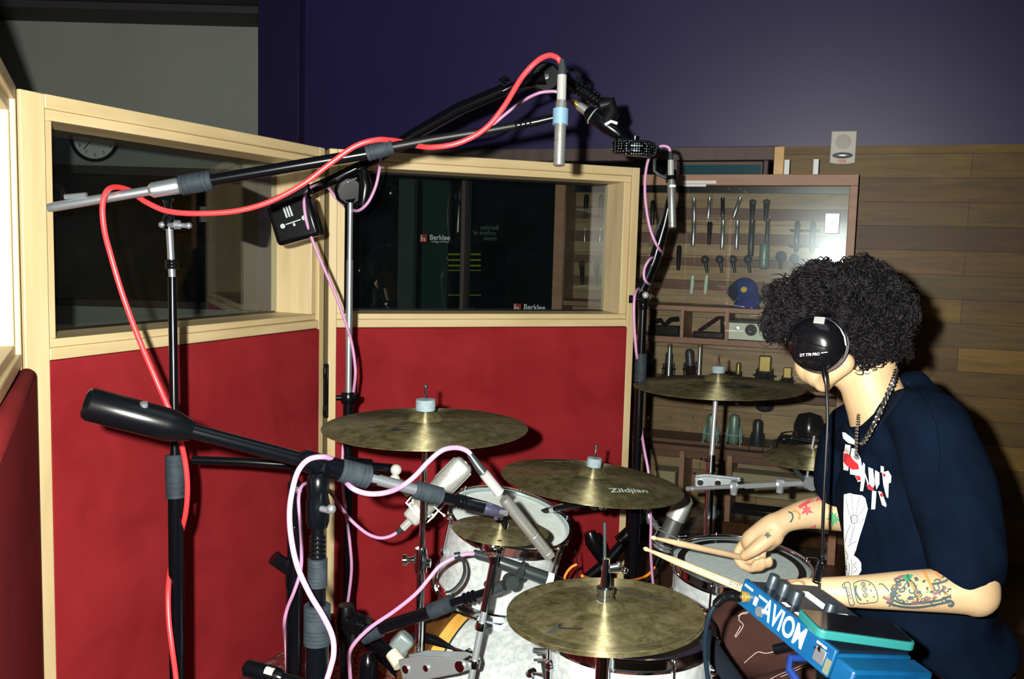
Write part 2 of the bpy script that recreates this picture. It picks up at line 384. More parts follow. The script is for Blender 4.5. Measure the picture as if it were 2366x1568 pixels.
def decal_line(mb, pts, w_, bvh, off=0.0014, closed=False):
    pts = [V((*p, 0)) for p in pts]
    if closed: pts.append(pts[0])
    pts = spline(pts, 5) if len(pts) > 2 else [pts[0].lerp(pts[1], t / 6) for t in range(7)]
    prev = None
    for k, p in enumerate(pts):
        t = (pts[min(k+1, len(pts)-1)] - pts[max(k-1, 0)]); t = t.normalized() if t.length else V((1, 0, 0)); n = V((-t.y, t.x, 0)) * w_ / 2
        a, b = hit(bvh, p.x + n.x, p.y + n.y, off), hit(bvh, p.x - n.x, p.y - n.y, off)
        if a is None or b is None: prev = None; continue
        i = len(mb.v); mb.v += [a, b]
        if prev is not None and (mb.v[prev] - a).length < 0.04: mb.f.append((prev, prev + 1, i + 1, i))
        prev = i
    return mb
# ------------------------------------------------------------------ the room
CEIL = 3.0
WD = (0.943, -0.332); WM = frame_x((-0.205, 5.3), WD)          # back wall: x along, y away, z up
def onplane(M, px, py, y):
    "local point of plane y=const of frame M that shows at px,py"
    inv = M.inverted(); o = inv @ CAMP; d = inv.to_3x3() @ (P(px, py, 1) - CAMP); k = (y - o.y) / d.y; return o + d * k
struct('floor', MB().bx(-4.5, 5, -2.5, 8, -0.1, 0), noisy('dark_wood_floor', [(0.3, (0.05, 0.022, 0.010)), (0.7, (0.09, 0.04, 0.018))], scale=(1, 8, 1), ns=5, rough=0.5))
rug = noisy('red_rug', [(0.40, (0.14, 0.010, 0.012)), (0.50, (0.17, 0.014, 0.015)), (0.54, (0.30, 0.24, 0.15)), (0.60, (0.13, 0.010, 0.012))], ns=11, detail=3, rough=0.95, dist=3.0)
tag(obj('area_rug', MB().bx(-1.0, 1.6, 1.0, 3.30, 0.0, 0.006), rug), 'red patterned area rug under the drum kit', 'rug')
struct('ceiling', MB().bx(-4.5, 5, -2.5, 8, CEIL, CEIL + 0.1), darkw)
T0 = -1.42
tl = lambda px, y=0: onplane(WM, px, 560, y).x
tj = tl(1788)
wall = MB().bx(T0, 5.6, 0, 0.14, 2.0, CEIL).bx(tj, 5.6, 0, 0.14, 0, 2.0).bx(T0, T0 + 0.14, 0.14, 1.1, 0, CEIL)
struct('wall_back', wall, purple, M=WM)
tp = tl(690, -0.06)
struct('trim_1', MB().bx(T0, tp, -0.07, 0.0, 0, CEIL), purpled, M=WM, bevel=0.004, label='dark purple pilaster at the left end of the purple wall')
struct('wall_planks', MB().bx(tj + 0.03, 5.5, -0.022, -0.002, 0, onplane(WM, 1950, 337, -0.022).z), planks, M=WM, label='reclaimed wood plank cladding on the lower back wall')
struct('trim_2', MB().bx(tj - 0.02, tj + 0.03, -0.03, -0.001, 0, 1.995), amber, M=WM, bevel=0.003, label='golden wood edge strip beside the plank wall')
struct('wall_left', MB().bx(-4.5, -4.4, -2.5, 8, 0, CEIL), greyw)
struct('wall_right', MB().bx(4.6, 4.7, -2.5, 8, 0, CEIL), darkroom)
struct('wall_rear', MB().bx(-4.4, 4.6, -2.5, -2.4, 0, CEIL), darkroom)
gw = MB().bx(-4.4, -1.25, 6.75, 6.85, 1.96, CEIL).bx(-4.4, -1.25, 6.75, 6.85, 0, 0.95).bx(-4.4, -4.0, 6.75, 6.85, 0.95, 1.96)
struct('wall_front', gw, greyw, label='grey painted far wall with clock')
struct('trim_3', MB().bx(-4.4, -1.62, 6.35, 6.75, 2.955, CEIL), darkw, label='dark soffit beam along the top of the grey wall')
struct('wall_control_room', MB().bx(-4.4, 3.2, 7.9, 8.0, 0, CEIL).bx(3.1, 3.2, 5.2, 7.9, 0, CEIL), darkroom)
# glazed storefront into the control room
wf = MB().bx(T0 + 0.14, tj - 0.02, -0.01, 0.12, 1.93, 1.999)
for px in (1068, 1790 - 30): wf.bx(tl(px) - 0.012, tl(px) + 0.012, 0.0, 0.1, 0, 1.93)
wf.bx(tl(1545) - 0.02, tl(1545) + 0.03, -0.01, 0.1, 0, 1.93).bx(T0 + 0.14, tl(1066), 0.01, 0.1, 0, 0.5)
w1 = struct('window_1', wf, doorwood, M=WM, bevel=0.004, label='dark framed glazed partition into the control room')
obj('glass', MB().bx(T0 + 0.16, tl(1540), 0.05, 0.056, 0.5, 1.93), glass_w, w1, local=True)
d1 = MB().bx(tl(1548), tl(1750), 0.02, 0.07, 1.86, 1.928).bx(tl(1548), tl(1560), 0.02, 0.07, 0, 1.86).bx(tl(1738), tl(1750), 0.02, 0.07, 0, 1.86).bx(tl(1560), tl(1738), 0.02, 0.07, 0, 0.3)
do = struct('door_1', MB().bx(tl(1552), tl(1752), 0.02, 0.06, 0, 1.925), doorwood, M=WM, label='dark door behind the microphone cabinet')
zz = onplane(WM, 1650, 381, 0.02).z
obj('door_window', MB().bx(tl(1572), tl(1748), 0.012, 0.021, 0.9, zz), mat('teal_door_glass', (0.02, 0.07, 0.085), 0.15), do, local=True)
# clock and dark window in the grey wall
w2 = struct('window_2', MB().bx(-4.0, -1.3, 6.74, 6.86, 1.90, 1.96).bx(-4.0, -1.3, 6.74, 6.86, 0.95, 1.0).bx(-4.0, -3.95, 6.74, 6.86, 1.0, 1.9).bx(-2.2, -2.16, 6.76, 6.84, 1.0, 1.9), darkw, label='dark studio window under the clock')
obj('glass', MB().bx(-3.95, -1.3, 6.80, 6.806, 1.0, 1.9), glass_w, w2)
cc = P(226, 318, 6.68); ck = empty('wall_clock', (cc.x, 6.75, cc.z)); tag(ck, 'round analogue wall clock with black rim on the grey wall', 'clock')
obj('rim', MB().lathe([(0.155, 0.0), (0.175, 0.0), (0.178, 0.03), (0.165, 0.04), (0.155, 0.03), (0.155, 0.0)], (cc.x, 6.748, cc.z), (0, -1, 0), 40), blackp, ck)
obj('face', MB().lathe([(0, 0.0), (0.158, 0.0), (0.158, 0.012), (0, 0.012)], (cc.x, 6.745, cc.z), (0, -1, 0), 40), paper, ck)
hm = MB()
for a, l_, w_ in ((222, 0.12, 0.006), (45, 0.075, 0.008)):
    r = math.radians(a); dd = V((math.sin(r), 0, math.cos(r))); hm.tube([V((cc.x, 6.728, cc.z)), V((cc.x, 6.728, cc.z)) + dd * l_], w_ / 2, 6)
obj('hands', hm, blackp, ck)
nm = MB()
for k in range(12):
    r = math.radians(30 * k); t = textmb(str(12 if k == 0 else k), 0.035); nm.add(xform(t, Matrix.Translation((cc.x + math.sin(r) * 0.125, 6.7315, cc.z + math.cos(r) * 0.125)) @ Matrix.Rotation(math.pi / 2, 4, 'X')))
obj('numerals', nm, blackp, ck, smooth=False)
# things glimpsed in the control room
def behind(px, py, y): return onplane(WM, px, py, y)
a = behind(922, 410, 0.9); b = behind(955, 620, 0.9)
tag(obj('door_panel', MB().bx(a.x, b.x, 0.9, 0.95, 0, a.z), mat('pale_grey_post', (0.65, 0.66, 0.66), 0.6), M=WM), 'pale grey panel standing in the dark control room', 'panel')
a = behind(978, 400, 0.8); b = behind(1036, 620, 0.8)
tag(obj('door_panel', MB().bx(a.x, b.x, 0.8, 0.84, 0, a.z), mat('teal_panel', (0.22, 0.36, 0.33), 0.5), M=WM), 'dark teal panel beside the meter rack in the control room', 'panel')
a = behind(1035, 560, 0.6); b = behind(1112, 700, 0.6)
rk = empty('equipment_rack', M=WM @ Matrix.Translation((a.x, 0.6, 0))); tag(rk, 'dark equipment rack with rows of yellow green meter lights behind glass', 'rack')
obj('housing', MB().bx(0, b.x - a.x, 0.0, 0.4, 0, a.z), blackp, rk, local=True, bevel=0.004)
for py in (586, 599, 612, 624, 681):
    mb = MB()
    for q in range(14):
        px = 1037 + q * 5.4
        if 1064 < px < 1078: continue
        z = behind(px, py, 0.6).z; x = behind(px, py, 0.6).x - a.x; mb.bx(x, x + 0.010, -0.006, 0.0, z - (0.004 if py > 620 else 0.009), z + 0.002)
    obj('meter_row', mb, led, rk, local=True, smooth=False)
# stickers on the partition glass
def sticker(px, py, wpx, small=True):
    p = onplane(WM, px, py, 0.045); s = wpx / 65.0 * 0.172
    e = empty('window_sticker', M=WM @ Matrix.Translation(p))
    F = Matrix.Rotation(math.pi / 2, 4, 'X')
    k = 0.045
    obj('red_square', MB().bx(-0.078 - k/2, -0.078 + k/2, 0, 0.0012, -k/2, k/2), mat('sticker_red', (0.45, 0.03, 0.03), .6), e, local=True)
    mb = MB().bx(-0.094, -0.088, -0.001, 0, -0.018, 0.018).bx(-0.088, -0.072, -0.001, 0, -0.002, 0.003).bx(-0.074, -0.068, -0.001, 0, -0.018, 0.003).bx(-0.090, -0.066, -0.001, 0, -0.012, -0.008)
    obj('white_mark', mb, whitei, e, local=True, smooth=False)
    t = textmb('Berklee', 0.042, bold=.0005); obj('lettering', xform(t, Matrix.Translation((0.025, -0.0005, 0.006)) @ F), whitei, e, local=True, smooth=False)
    if small: t = textmb('College of Music', 0.017); obj('small_lettering', xform(t, Matrix.Translation((0.028, -0.0005, -0.017)) @ F), whitei, e, local=True, smooth=False)
    return e
tag(sticker(1007, 551, 65), 'red and white Berklee College of Music sticker in the middle of the partition glass', 'sticker')
tag(sticker(1225, 712, 66), 'red and white Berklee sticker low on the glass, cut off by the screen sill', 'sticker')
p = onplane(WM, 1128, 538, 0.06); e = empty('window_lettering', M=WM @ Matrix.Translation(p)); tag(e, 'white mirrored lettering Berklee college of music on the partition glass', 'lettering')
F = Matrix.Scale(-1, 4, (1, 0, 0)) @ Matrix.Rotation(math.pi / 2, 4, 'X')
for s_, dx, dz in (('Berklee', 0.008, 0.03), ('college of', -0.022, 0.0), ('music', 0.012, -0.03)):
    obj('line_of_lettering', xform(textmb(s_, 0.036, bold=.0006), Matrix.Translation((dx, 0, dz)) @ F), mat('etched_white', (0.85, 0.92, 0.95), .7), e, local=True, smooth=False)
# fire alarm
p = onplane(WM, 1948, 343, 0); fa = empty('fire_alarm', M=WM @ Matrix.Translation(p)); tag(fa, 'cream fire alarm strobe box marked FIRE on the back wall', 'fire alarm')
w_, h_ = 0.118, 0.160
mb = MB(); pts = [(-w_/2, -h_/2 + 0.006), (-w_/4, -h_/2), (w_/4, -h_/2), (w_/2, -h_/2 + 0.006), (w_/2 * 1.02, h_/2), (-w_/2 * 0.98, h_/2)]
obj('housing', MB().poly([V((x, -0.045, z)) for x, z in pts], (0, 0.022, 0)), mat('cream_plastic', (0.55, 0.52, 0.46), 0.5), fa, local=True, bevel=0.004)
obj('speaker_grille', MB().lathe([(0, 0.002), (0.030, 0.002), (0.036, 0.0), (0.036, -0.003)], (0, -0.0465, 0.028), (0, -1, 0)), mat('cream_grille', (0.48, 0.46, 0.41), 0.7), fa, local=True)
obj('strobe_lens', MB().ell((0, -0.047, -0.038), (0.048, 0.016, 0.016)), chromed, fa, local=True)
obj('lettering', xform(textmb('FIRE', 0.022, bold=0.0004), Matrix.Translation((0, -0.0475, -0.066)) @ Matrix.Rotation(math.pi/2, 4, 'X')), mat('sign_red', (0.55, 0.10, 0.05), .6), fa, local=True, smooth=False)

# ------------------------------------------------------------------ acoustic screens (gobos)
ZT, ZM, ZW = 1.79, 1.144, 1.195
def screen_(o, xd, ln, label, lw, rw, fab0, fab1, thick=0.2, pad=0.0, jl=0.03):
    M = frame_x(o, xd); e = empty('acoustic_screen', M=M); tag(e, label, 'acoustic screen', 'maple acoustic screens around the drum kit')
    T = thick; glx0, glx1 = lw, ln - rw
    obj('post', MB().bx(0, lw, 0, T, 0.06, ZT), maple, e, local=True, bevel=0.003)
    obj('post', MB().bx(ln - rw, ln, 0, T, 0.06, ZT), maple, e, local=True, bevel=0.003)
    obj('rail', MB().bx(lw, ln - rw, 0, T, ZT - 0.034, ZT), mapleh, e, local=True, bevel=0.003)
    obj('rail', MB().bx(lw, ln - rw, 0.0, T, ZM, ZM + 0.03), mapleh, e, local=True, bevel=0.003)
    obj('rail', MB().bx(lw, ln - rw, 0.05, T, 0.06, 0.12), mapleh, e, local=True, bevel=0.003)
    mo = MB().bx(lw, ln - rw, 0.012, T - 0.012, ZT - 0.06, ZT - 0.034).bx(lw, ln - rw, 0.012, T - 0.012, ZM + 0.03, ZW)
    obj('window_molding', mo, mapleh, e, local=True, bevel=0.003)
    for x_ in (lw, ln - rw - jl): obj('window_jamb', MB().bx(x_, x_ + jl, 0.012, T - 0.012, ZW, ZT - 0.06), maple, e, local=True, bevel=0.003)
    obj('gasket', MB().bx(lw + jl, ln - rw - jl, T - 0.03, T - 0.022, ZW, ZW + 0.006).bx(lw + jl, ln - rw - jl, T - 0.03, T - 0.022, ZT - 0.066, ZT - 0.06), blackr, e, local=True)
    obj('glass', MB().bx(lw + jl, ln - rw - jl, T - 0.038, T - 0.032, ZW, ZT - 0.06), glass_g, e, local=True)
    obj('fabric_panel', MB().bx(fab0, fab1, -pad, 0.04 if pad == 0 else 0.01, 0.012, ZM - 0.002), felt, e, local=True, bevel=0.004 if not pad else 0.02, seg=4)
    for x in (0.08, ln - 0.08):
        for y in (0.03, T - 0.03): obj('caster', MB().lathe([(0, -0.012), (0.028, -0.012), (0.03, 0), (0.028, 0.012), (0, 0.012)], (x, y, 0.03), (1, 0, 0), 20), blackp, e, local=True)
    return e
g1 = screen_((-1.165, 2.215), (0.377, 0.926), 1.265, 'maple framed acoustic screen with red fabric at the left, clock seen through its glass', 0.07, 0.034, 0.068, 1.240)
g2 = screen_((-0.672, 3.385), (0.935, 0.353), 1.255, 'maple framed acoustic screen with red fabric in the middle, cabinet seen through its glass', 0.03, 0.034, 0.030, 1.225)
g3 = screen_((-0.635, 1.025), (-0.41, 0.912), 1.255, 'acoustic screen at the left edge seen almost edge-on, padded dark red panel', 0.034, 0.02, 0.02, 1.245, pad=0.03)
# hinge latch between screens
p = P(751, 905, 3.40); tag(obj('screen_latch', MB().box(p + V((0, 0.03, 0)), (0.018, 0.03, 0.20)).tube([p + V((0, 0, 0.05)), p + V((0, 0, 0.09))], 0.008).tube([p - V((0, 0, 0.09)), p - V((0, 0, 0.05))], 0.008), blackm, bevel=0.003), 'black metal latch in the gap between the left and middle screens', 'latch')

# ------------------------------------------------------------------ microphone cabinet
CM = frame_x((-0.331, 4.942), WD); cx0, cx1, CZ = 0.560, 1.998, 1.828
cb = empty('display_cabinet', M=CM); tag(cb, 'tall wooden display cabinet full of microphones with glass doors', 'cabinet')
D = 0.34; FW = 0.052
fr = MB().bx(cx0, cx1, 0, 0.03, CZ - 0.052, CZ).bx(cx0, cx0 + FW, 0, 0.03, 0, CZ - 0.052).bx(cx1 - 0.036, cx1, 0, 0.03, 0, CZ - 0.052)
obj('front_frame', fr, walnut, cb, local=True, bevel=0.002)
obj('side_panel', MB().bx(cx0, cx0 + 0.02, 0.03, D, 0, CZ), walnut, cb, local=True)
obj('side_panel', MB().bx(cx1 - 0.02, cx1, 0.03, D, 0, CZ), walnut, cb, local=True)
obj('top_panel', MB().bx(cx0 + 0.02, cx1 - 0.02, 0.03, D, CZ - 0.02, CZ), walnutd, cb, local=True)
obj('back_panel', MB().bx(cx0 + 0.02, cx1 - 0.02, D - 0.012, D, 0, CZ - 0.02), cabback, cb, local=True)
YB = D - 0.012
def cz(py, y=YB, px=1700): return onplane(CM, px, py, y).z
def cpt(px, py, y): return onplane(CM, px, py, y)
for a, b in ((482, 508), (540, 565), (598, 617), (650, 672)):
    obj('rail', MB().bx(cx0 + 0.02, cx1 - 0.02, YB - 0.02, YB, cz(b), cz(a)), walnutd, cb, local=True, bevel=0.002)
sh = [(712, 724, 0.02), (786, 800, 0.02), (905, 922, 0.03), (1040, 1052, 0.0)]
zs = {}
obj('shade_strip', MB().bx(cx0 + 0.02, cx1 - 0.02, YB - 0.05, YB, cz(447), CZ - 0.02), blackp, cb, local=True)  # dark box modelled in place of the shade under the cabinet top
for a, b, y0 in sh:
    z1, z0 = cz(a, 0.05), cz(b, 0.05); zs[a] = z1
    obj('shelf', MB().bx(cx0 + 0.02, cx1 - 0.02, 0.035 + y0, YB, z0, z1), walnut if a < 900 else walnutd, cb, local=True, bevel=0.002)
for px in (1576, 1680, 1810):
    x = cpt(px, 755, 0.05).x; obj('divider', MB().bx(x - 0.008, x + 0.008, 0.04, YB, zs[786], zs[712] - 0.02), walnut, cb, local=True)
for px in (1572, 1682):
    x = cpt(px, 1150, 0.05).x; obj('divider', MB().bx(x - 0.012, x + 0.012, 0.04, YB, cz(1290, 0.05), zs[1040] - 0.02), walnut, cb, local=True)
obj('shelf', MB().bx(cx0 + 0.02, cx1 - 0.02, 0.03, YB, cz(1240, 0.05), cz(1205, 0.05)), hoopw, cb, local=True)
xm = cpt(1582, 600, 0.0).x
obj('glass_door', MB().bx(cx0 + FW, xm - 0.002, 0.012, 0.017, 0.02, CZ - 0.054), glass_c, cb, local=True)
obj('glass_door', MB().bx(xm + 0.002, cx1 - 0.037, 0.012, 0.017, 0.02, CZ - 0.054), glass_c, cb, local=True)
a, b = cpt(1907, 492, 0.0), cpt(1938, 540, 0.0)
lk = obj('door_lock', MB().bx(a.x, b.x, -0.006, 0.0, b.z, a.z), mat('polished_plate', (0.9, 0.92, 0.9), 0.3, 0.3), cb, local=True, bevel=0.006)
obj('keyhole', MB().bx((a.x + b.x) / 2 - 0.002, (a.x + b.x) / 2 + 0.003, -0.0075, -0.006, b.z + 0.035, a.z - 0.035), blackp, cb, local=True)
obj('label_strip', MB().bx(cpt(1578, 420, 0).x, cpt(1655, 420, 0).x, -0.0012, 0, cz(424, 0, 1615), cz(417, 0, 1615)).bx(cpt(1578, 420, 0).x, cpt(1632, 420, 0).x, -0.0012, 0, cz(431, 0, 1615), cz(425, 0, 1615)), paper, cb, local=True, smooth=False)
for px in (1507, 1725): q = cpt(px, 438, 0.1); obj('ceiling_spot', MB().lathe([(0.02, 0), (0.028, -0.006), (0.02, -0.012), (0, -0.008)], (q.x, 0.12, CZ - 0.02), (0, 0, 1), 20), steel, cb, local=True)
for k, px in enumerate((1817, 1884)):
    q = cpt(px, 403, 0.05); tag(obj('metal_bracket', MB().bx(q.x - 0.012, q.x + 0.012, 0.05, 0.055, CZ, CZ + 0.072 + k * .002).bx(q.x - 0.012, q.x + 0.012, 0.055, 0.09, CZ, CZ + 0.004), mat('white_bracket', (0.6, 0.66, 0.66), .4), M=CM, bevel=0.001), ('left' if k == 0 else 'right') + ' of two white brackets standing on top of the cabinet', 'bracket')

# microphones; each prototype stands on the origin, z up, y away from the viewer
def mic_pencil(top=0.155, r=0.0105, m=steel):
    e = empty('pencil_microphone', (0, 0, 0))
    obj('body', MB().lathe([(0, 0), (r * .8, 0), (r, 0.01), (r, top * .78), (r * .92, top * .79), (r, top * .8), (r, top), (0, top)], n=16), m, e, local=True)
    obj('clip', MB().bx(-0.006, 0.006, r * .6, 0.028, top * .35, top * .45), blackp, e, local=True)
    return e
def mic_hand(h=0.16, rb=0.025, m=gunm, gm=grillem):
    e = empty('handheld_microphone', (0, 0, 0))
    obj('handle', MB().lathe([(0, 0), (0.011, 0), (0.0125, 0.02), (0.018, h - rb * 1.7), (0.019, h - rb * 1.5), (0, h - rb * 1.5)], n=18), m, e, local=True)
    obj('grille', MB().ell((0, 0, h - rb * .9), (rb, rb, rb * 1.05)).torus((0, 0, h - rb * .9), (0, 0, 1), rb, 0.0022, 24, 6), gm, e, local=True)
    obj('clip', MB().bx(-0.006, 0.006, 0.012, 0.03, h * .3, h * .42), blackp, e, local=True)
    return e
def mic_large(h=0.17, r=0.024, m=blackm, gm=grillem, cage=blackm, box=False, legs=True):
    e = empty('studio_microphone', (0, 0, 0)); hh = h * 0.45
    obj('body', MB().lathe([(0, 0), (r * .6, 0), (r * .9, 0.012), (r, 0.03), (r, hh), (0, hh)], n=20), m, e, local=True)
    if box: obj('grille', MB().bx(-r * .95, r * .95, -r * .5, r * .5, hh, h), gm, e, local=True, bevel=0.008, seg=3)
    else: obj('grille', MB().lathe([(0, hh), (r * .96, hh), (r * .96, h - r * .8), (r * .7, h - r * .2), (0, h)], n=20), gm, e, local=True)
    c = MB().torus((0, 0, hh * .75), (0, 0, 1), r * 1.75, 0.003, 28, 6)
    if legs:
        for k in range(4):
            a = math.pi / 4 + k * math.pi / 2; x, y = math.cos(a) * r * 1.75, math.sin(a) * r * 1.75
            c.tube([V((x * 1.1, y * 1.1, -0.004)), V((x, y, hh * .75)), V((x * .9, y * .9, hh * 1.25))], 0.0028, 6)
    c.tube([V((-r * 1.7, 0, hh * .75)), V((r * 1.7, 0, hh * .75))], 0.002, 6)
    obj('shock_mount', c, cage, e, local=True)
    return e
protos = {}
NUM = {}
def put(kind, fn, px, py_bot, y, label, group, tilt=0.0, sc=1.0, fat=1.0, **k):
    q = cpt(px, py_bot, y); M = CM @ Matrix.Translation(q) @ Matrix.Rotation(math.radians(tilt), 4, 'Y') @ Matrix.Diagonal((sc * fat, sc * fat, sc, 1))
    if kind not in protos: e = fn(**k); protos[kind] = e; e.matrix_world = M
    else: e = copy_tree(protos[kind], M)
    tag(e, label, 'microphone', group); return e
YR = YB - 0.045
G1 = 'slim microphones hanging on the top rails of the cabinet'
lr = ['leftmost', 'second from left', 'third from left', 'fourth from left']
for k, (px, pb, tl_, knd, mm) in enumerate([(1604, 508, -3, 'ps', steel), (1636, 507, 2, 'ps', steel), (1670, 507, -3, 'pb', blackm), (1694, 505, 16, 'ps', steel)]):
    put(knd, mic_pencil, px, pb, YR, ['leftmost silver pencil microphone on the top cabinet rail, directly above a longer one', 'short bright silver pencil microphone on the top cabinet rail, upright above a black tapered one', 'thin black pencil microphone on the top cabinet rail between two silver ones', 'silver pencil microphone leaning to the right on the top cabinet rail'][k], G1, tl_, 0.72, fat=1.35, top=0.155, m=mm)
for k, (px, pb, knd, mm) in enumerate([(1601, 570, 'pt', steel), (1668, 576, 'pt', steel), (1701, 577, 'pt', steel)]):
    put(knd, mic_pencil, px, pb, YR - 0.01, ['long silver pencil microphone on the second cabinet rail, leftmost', 'long silver pencil microphone on the second cabinet rail below the thin black one', 'long silver pencil microphone on the second cabinet rail below the leaning one'][k], 'long silver microphones on the second rail', 0, 0.94, fat=1.12, top=0.155, m=steel)
put('mt', mic_hand, 1638, 565, YR, 'black tapered microphone on the second cabinet rail between silver ones', G1, 0, 0.72, h=0.16, rb=0.02, m=blackm, gm=blackm)
for k, px in enumerate((1737, 1769)):
    put('hb', mic_hand, px, 510, YR, ['left', 'right'][k] + ' of two black ball-headed microphones on the top cabinet rail', 'ball-headed microphones on the top rail', 0, 0.66, fat=1.3, h=0.16, rb=0.021, m=blackm, gm=grillem)
put('ls', mic_pencil, 1734, 592, YR, 'long dark grey tube microphone below the left ball-headed one', G1, 0, 1.15, top=0.16, r=0.013, m=gunm)
put('ls', mic_pencil, 1771, 568, YR, 'dark grey tube microphone below the right ball-headed one', G1, 0, 0.85)
put('hd', mic_hand, 1507, 520, YR, 'dark microphone at the far left of the top cabinet rail', G1, 0, 0.8, h=0.16, rb=0.016, m=blackm, gm=blackm)
put('hd', mic_hand, 1567, 624, YR, 'black microphone with a small bright ring at the left of the third cabinet rail', G1, 0, 0.8)
for k, px in enumerate((1630, 1664, 1694, 1729)):
    put('sm', mic_hand, px + 4, 630, YR - 0.03, ['grey round-headed microphone on the third cabinet rail, leftmost of four', 'grey round-headed microphone on the third cabinet rail, second of four', 'grey round-headed microphone on the third cabinet rail, third of four', 'grey round-headed microphone on the third cabinet rail, rightmost of four'][k], 'round-headed microphones on the third rail', -12, 0.58, h=0.15, rb=0.036, m=gunm, gm=grillem)
put('gr', mic_large, 1764, 622, YR - 0.02, 'tall green rounded microphone on the third cabinet rail', G1, 0, 0.78, h=0.17, r=0.032, m=greenm, gm=greenm, cage=greenm, legs=False)
for k, (px, mm, s_) in enumerate(((1803, mat('dark_blue_foam', (0.008, 0.016, 0.05), .9), 1.0), (1834, mat('blue_foam', (0.01, 0.03, 0.13), .9), 0.85))):
    put('bf%d' % k, mic_hand, px, 622, YR - 0.02, ['larger dark navy ball-shaped foam microphone', 'smaller blue ball-shaped foam microphone'][k] + ' on the third cabinet rail', 'foam microphones on the third rail', 0, 0.62 * s_, h=0.14, rb=0.044, m=blackm, gm=mm)
for k, (px, mm) in enumerate(((1841, blackm), (1877, gunm))):
    q = cpt(px, 548, YR - 0.02); mt = empty('shock_mount', M=CM @ Matrix.Translation(q)); tag(mt, ['black', 'dark grey'][k] + ' cross-shaped shock mount hanging under the top cabinet rail', 'shock mount', 'shock mounts in the cabinet')
    obj('barrel', MB().tube([(0, 0, -0.075), (0, 0, -0.06), (0, 0, 0.07), (0, 0, 0.08)], [0.008, 0.014, 0.014, 0.006], 14).ell((0, 0, 0.062), (0.013, 0.013, 0.02)), mm, mt, local=True)
    for z in (-0.047, 0.03):
        c = MB().torus((0, 0, z), (0, 0, 1), 0.03, 0.005, 20, 6)
        for q2 in range(4): a = q2 * math.pi / 2 + .5; c.tube([V((0, 0, z)), V((math.cos(a) * .038, math.sin(a) * .038, z + .006))], 0.005, 6)
        obj('cage_ring', c, mm, mt, local=True)
for k, px in enumerate((1597, 1629)):
    put('mi', mic_pencil, px, 679, YR, ['left', 'right'][k] + ' of two mint green microphones on the fourth cabinet rail', 'mint microphones on the fourth rail', 3, 0.62, top=0.155, r=0.016, m=mint)
for px, pb, kd, lb in ((1352, 505, 'hd', 'dark microphone seen through the middle screen glass, upper left'), (1386, 505, 'hd', 'dark microphone seen through the middle screen glass, upper right'), (1350, 562, 'pt', 'silver microphone seen through the middle screen glass, left'), (1385, 562, 'pt', 'silver microphone seen through the middle screen glass, right'), (1346, 658, 'hb', 'ball-headed microphone seen through the middle screen glass, left'), (1380, 662, 'hb', 'ball-headed microphone seen through the middle screen glass, right')):
    put(kd, None, px, pb, YR, lb, 'microphones seen through the screen glass', -4 if kd == 'hb' else 2, .8 if kd != 'pt' else .5)
for px in (1540, 1568, 1660, 1730, 1762): c = cpt(px, 655, YB - 0.02); obj('peg', MB().tube([c, c + V((0, -0.02, 0)), c + V((0, -0.022, 0.012))], 0.0035, 6), steel, cb, local=True)
for px in (1500, 1550, 1602, 1860): c = cpt(px, 965, YB); obj('peg', MB().tube([c, c + V((0, -0.02, 0)), c + V((0, -0.022, 0.014))], 0.005, 6), steel, cb, local=True)
# cap
q = cpt(1722, 680, YR - 0.05); cp = empty('baseball_cap', M=CM @ Matrix.Translation(q) @ Matrix.Rotation(math.radians(-16), 4, 'Y')); tag(cp, 'blue baseball cap with a yellow emblem hanging in the cabinet', 'cap')
obj('crown', MB().ell((0, 0, 0.02), (0.066, 0.055, 0.066)).ell((0.012, 0, -0.03), (0.062, 0.05, 0.045)), capm, cp, local=True)
obj('brim', MB().ell((0, -0.03, -0.045), (0.066, 0.05, 0.035), Matrix.Rotation(0.9, 3, 'X')), capm, cp, local=True)
obj('side_panel', MB().poly([V((-0.07, -0.02, 0.055)), V((-0.02, -0.052, 0.075)), V((-0.028, -0.056, 0.005)), V((-0.062, -0.03, -0.02)), V((-0.088, -0.01, 0.03))], (0, 0.012, 0)), capm2, cp, local=True, bevel=0.003)
obj('emblem', MB().ell((0.004, -0.055, 0.026), (0.017, 0.006, 0.015), None, 7, 4), yellowi, cp, local=True)
# equipment in the cubbies
a, b = cpt(1684, 739, 0.06), cpt(1787, 790, 0.06)
z0 = zs[786]
un = empty('preamp_unit', M=CM @ Matrix.Translation((a.x, 0.06, z0))); tag(un, 'pale preamplifier with an oval dial in the cabinet cubby', 'audio device')
W_, H_ = b.x - a.x, min(a.z - z0, 0.115)
obj('housing', MB().bx(0, W_, 0.008, 0.2, 0, H_), blackp, un, local=True)
obj('front_panel', MB().bx(0.002, W_ - 0.002, 0, 0.008, 0.004, H_ - 0.012), beige, un, local=True, bevel=0.001)
obj('meter', MB().lathe([(0, 0.002), (0.026, 0.002), (0.028, 0)], (W_ * .5, -0.0005, H_ * .55), (0, -1, 0), 28), blackp, un, local=True)
for x in (0.2, 0.8): obj('knob', MB().lathe([(0.011, 0), (0.010, 0.014), (0, 0.015)], (W_ * x, 0, H_ * .6), (0, -1, 0), 20), chromed, un, local=True)
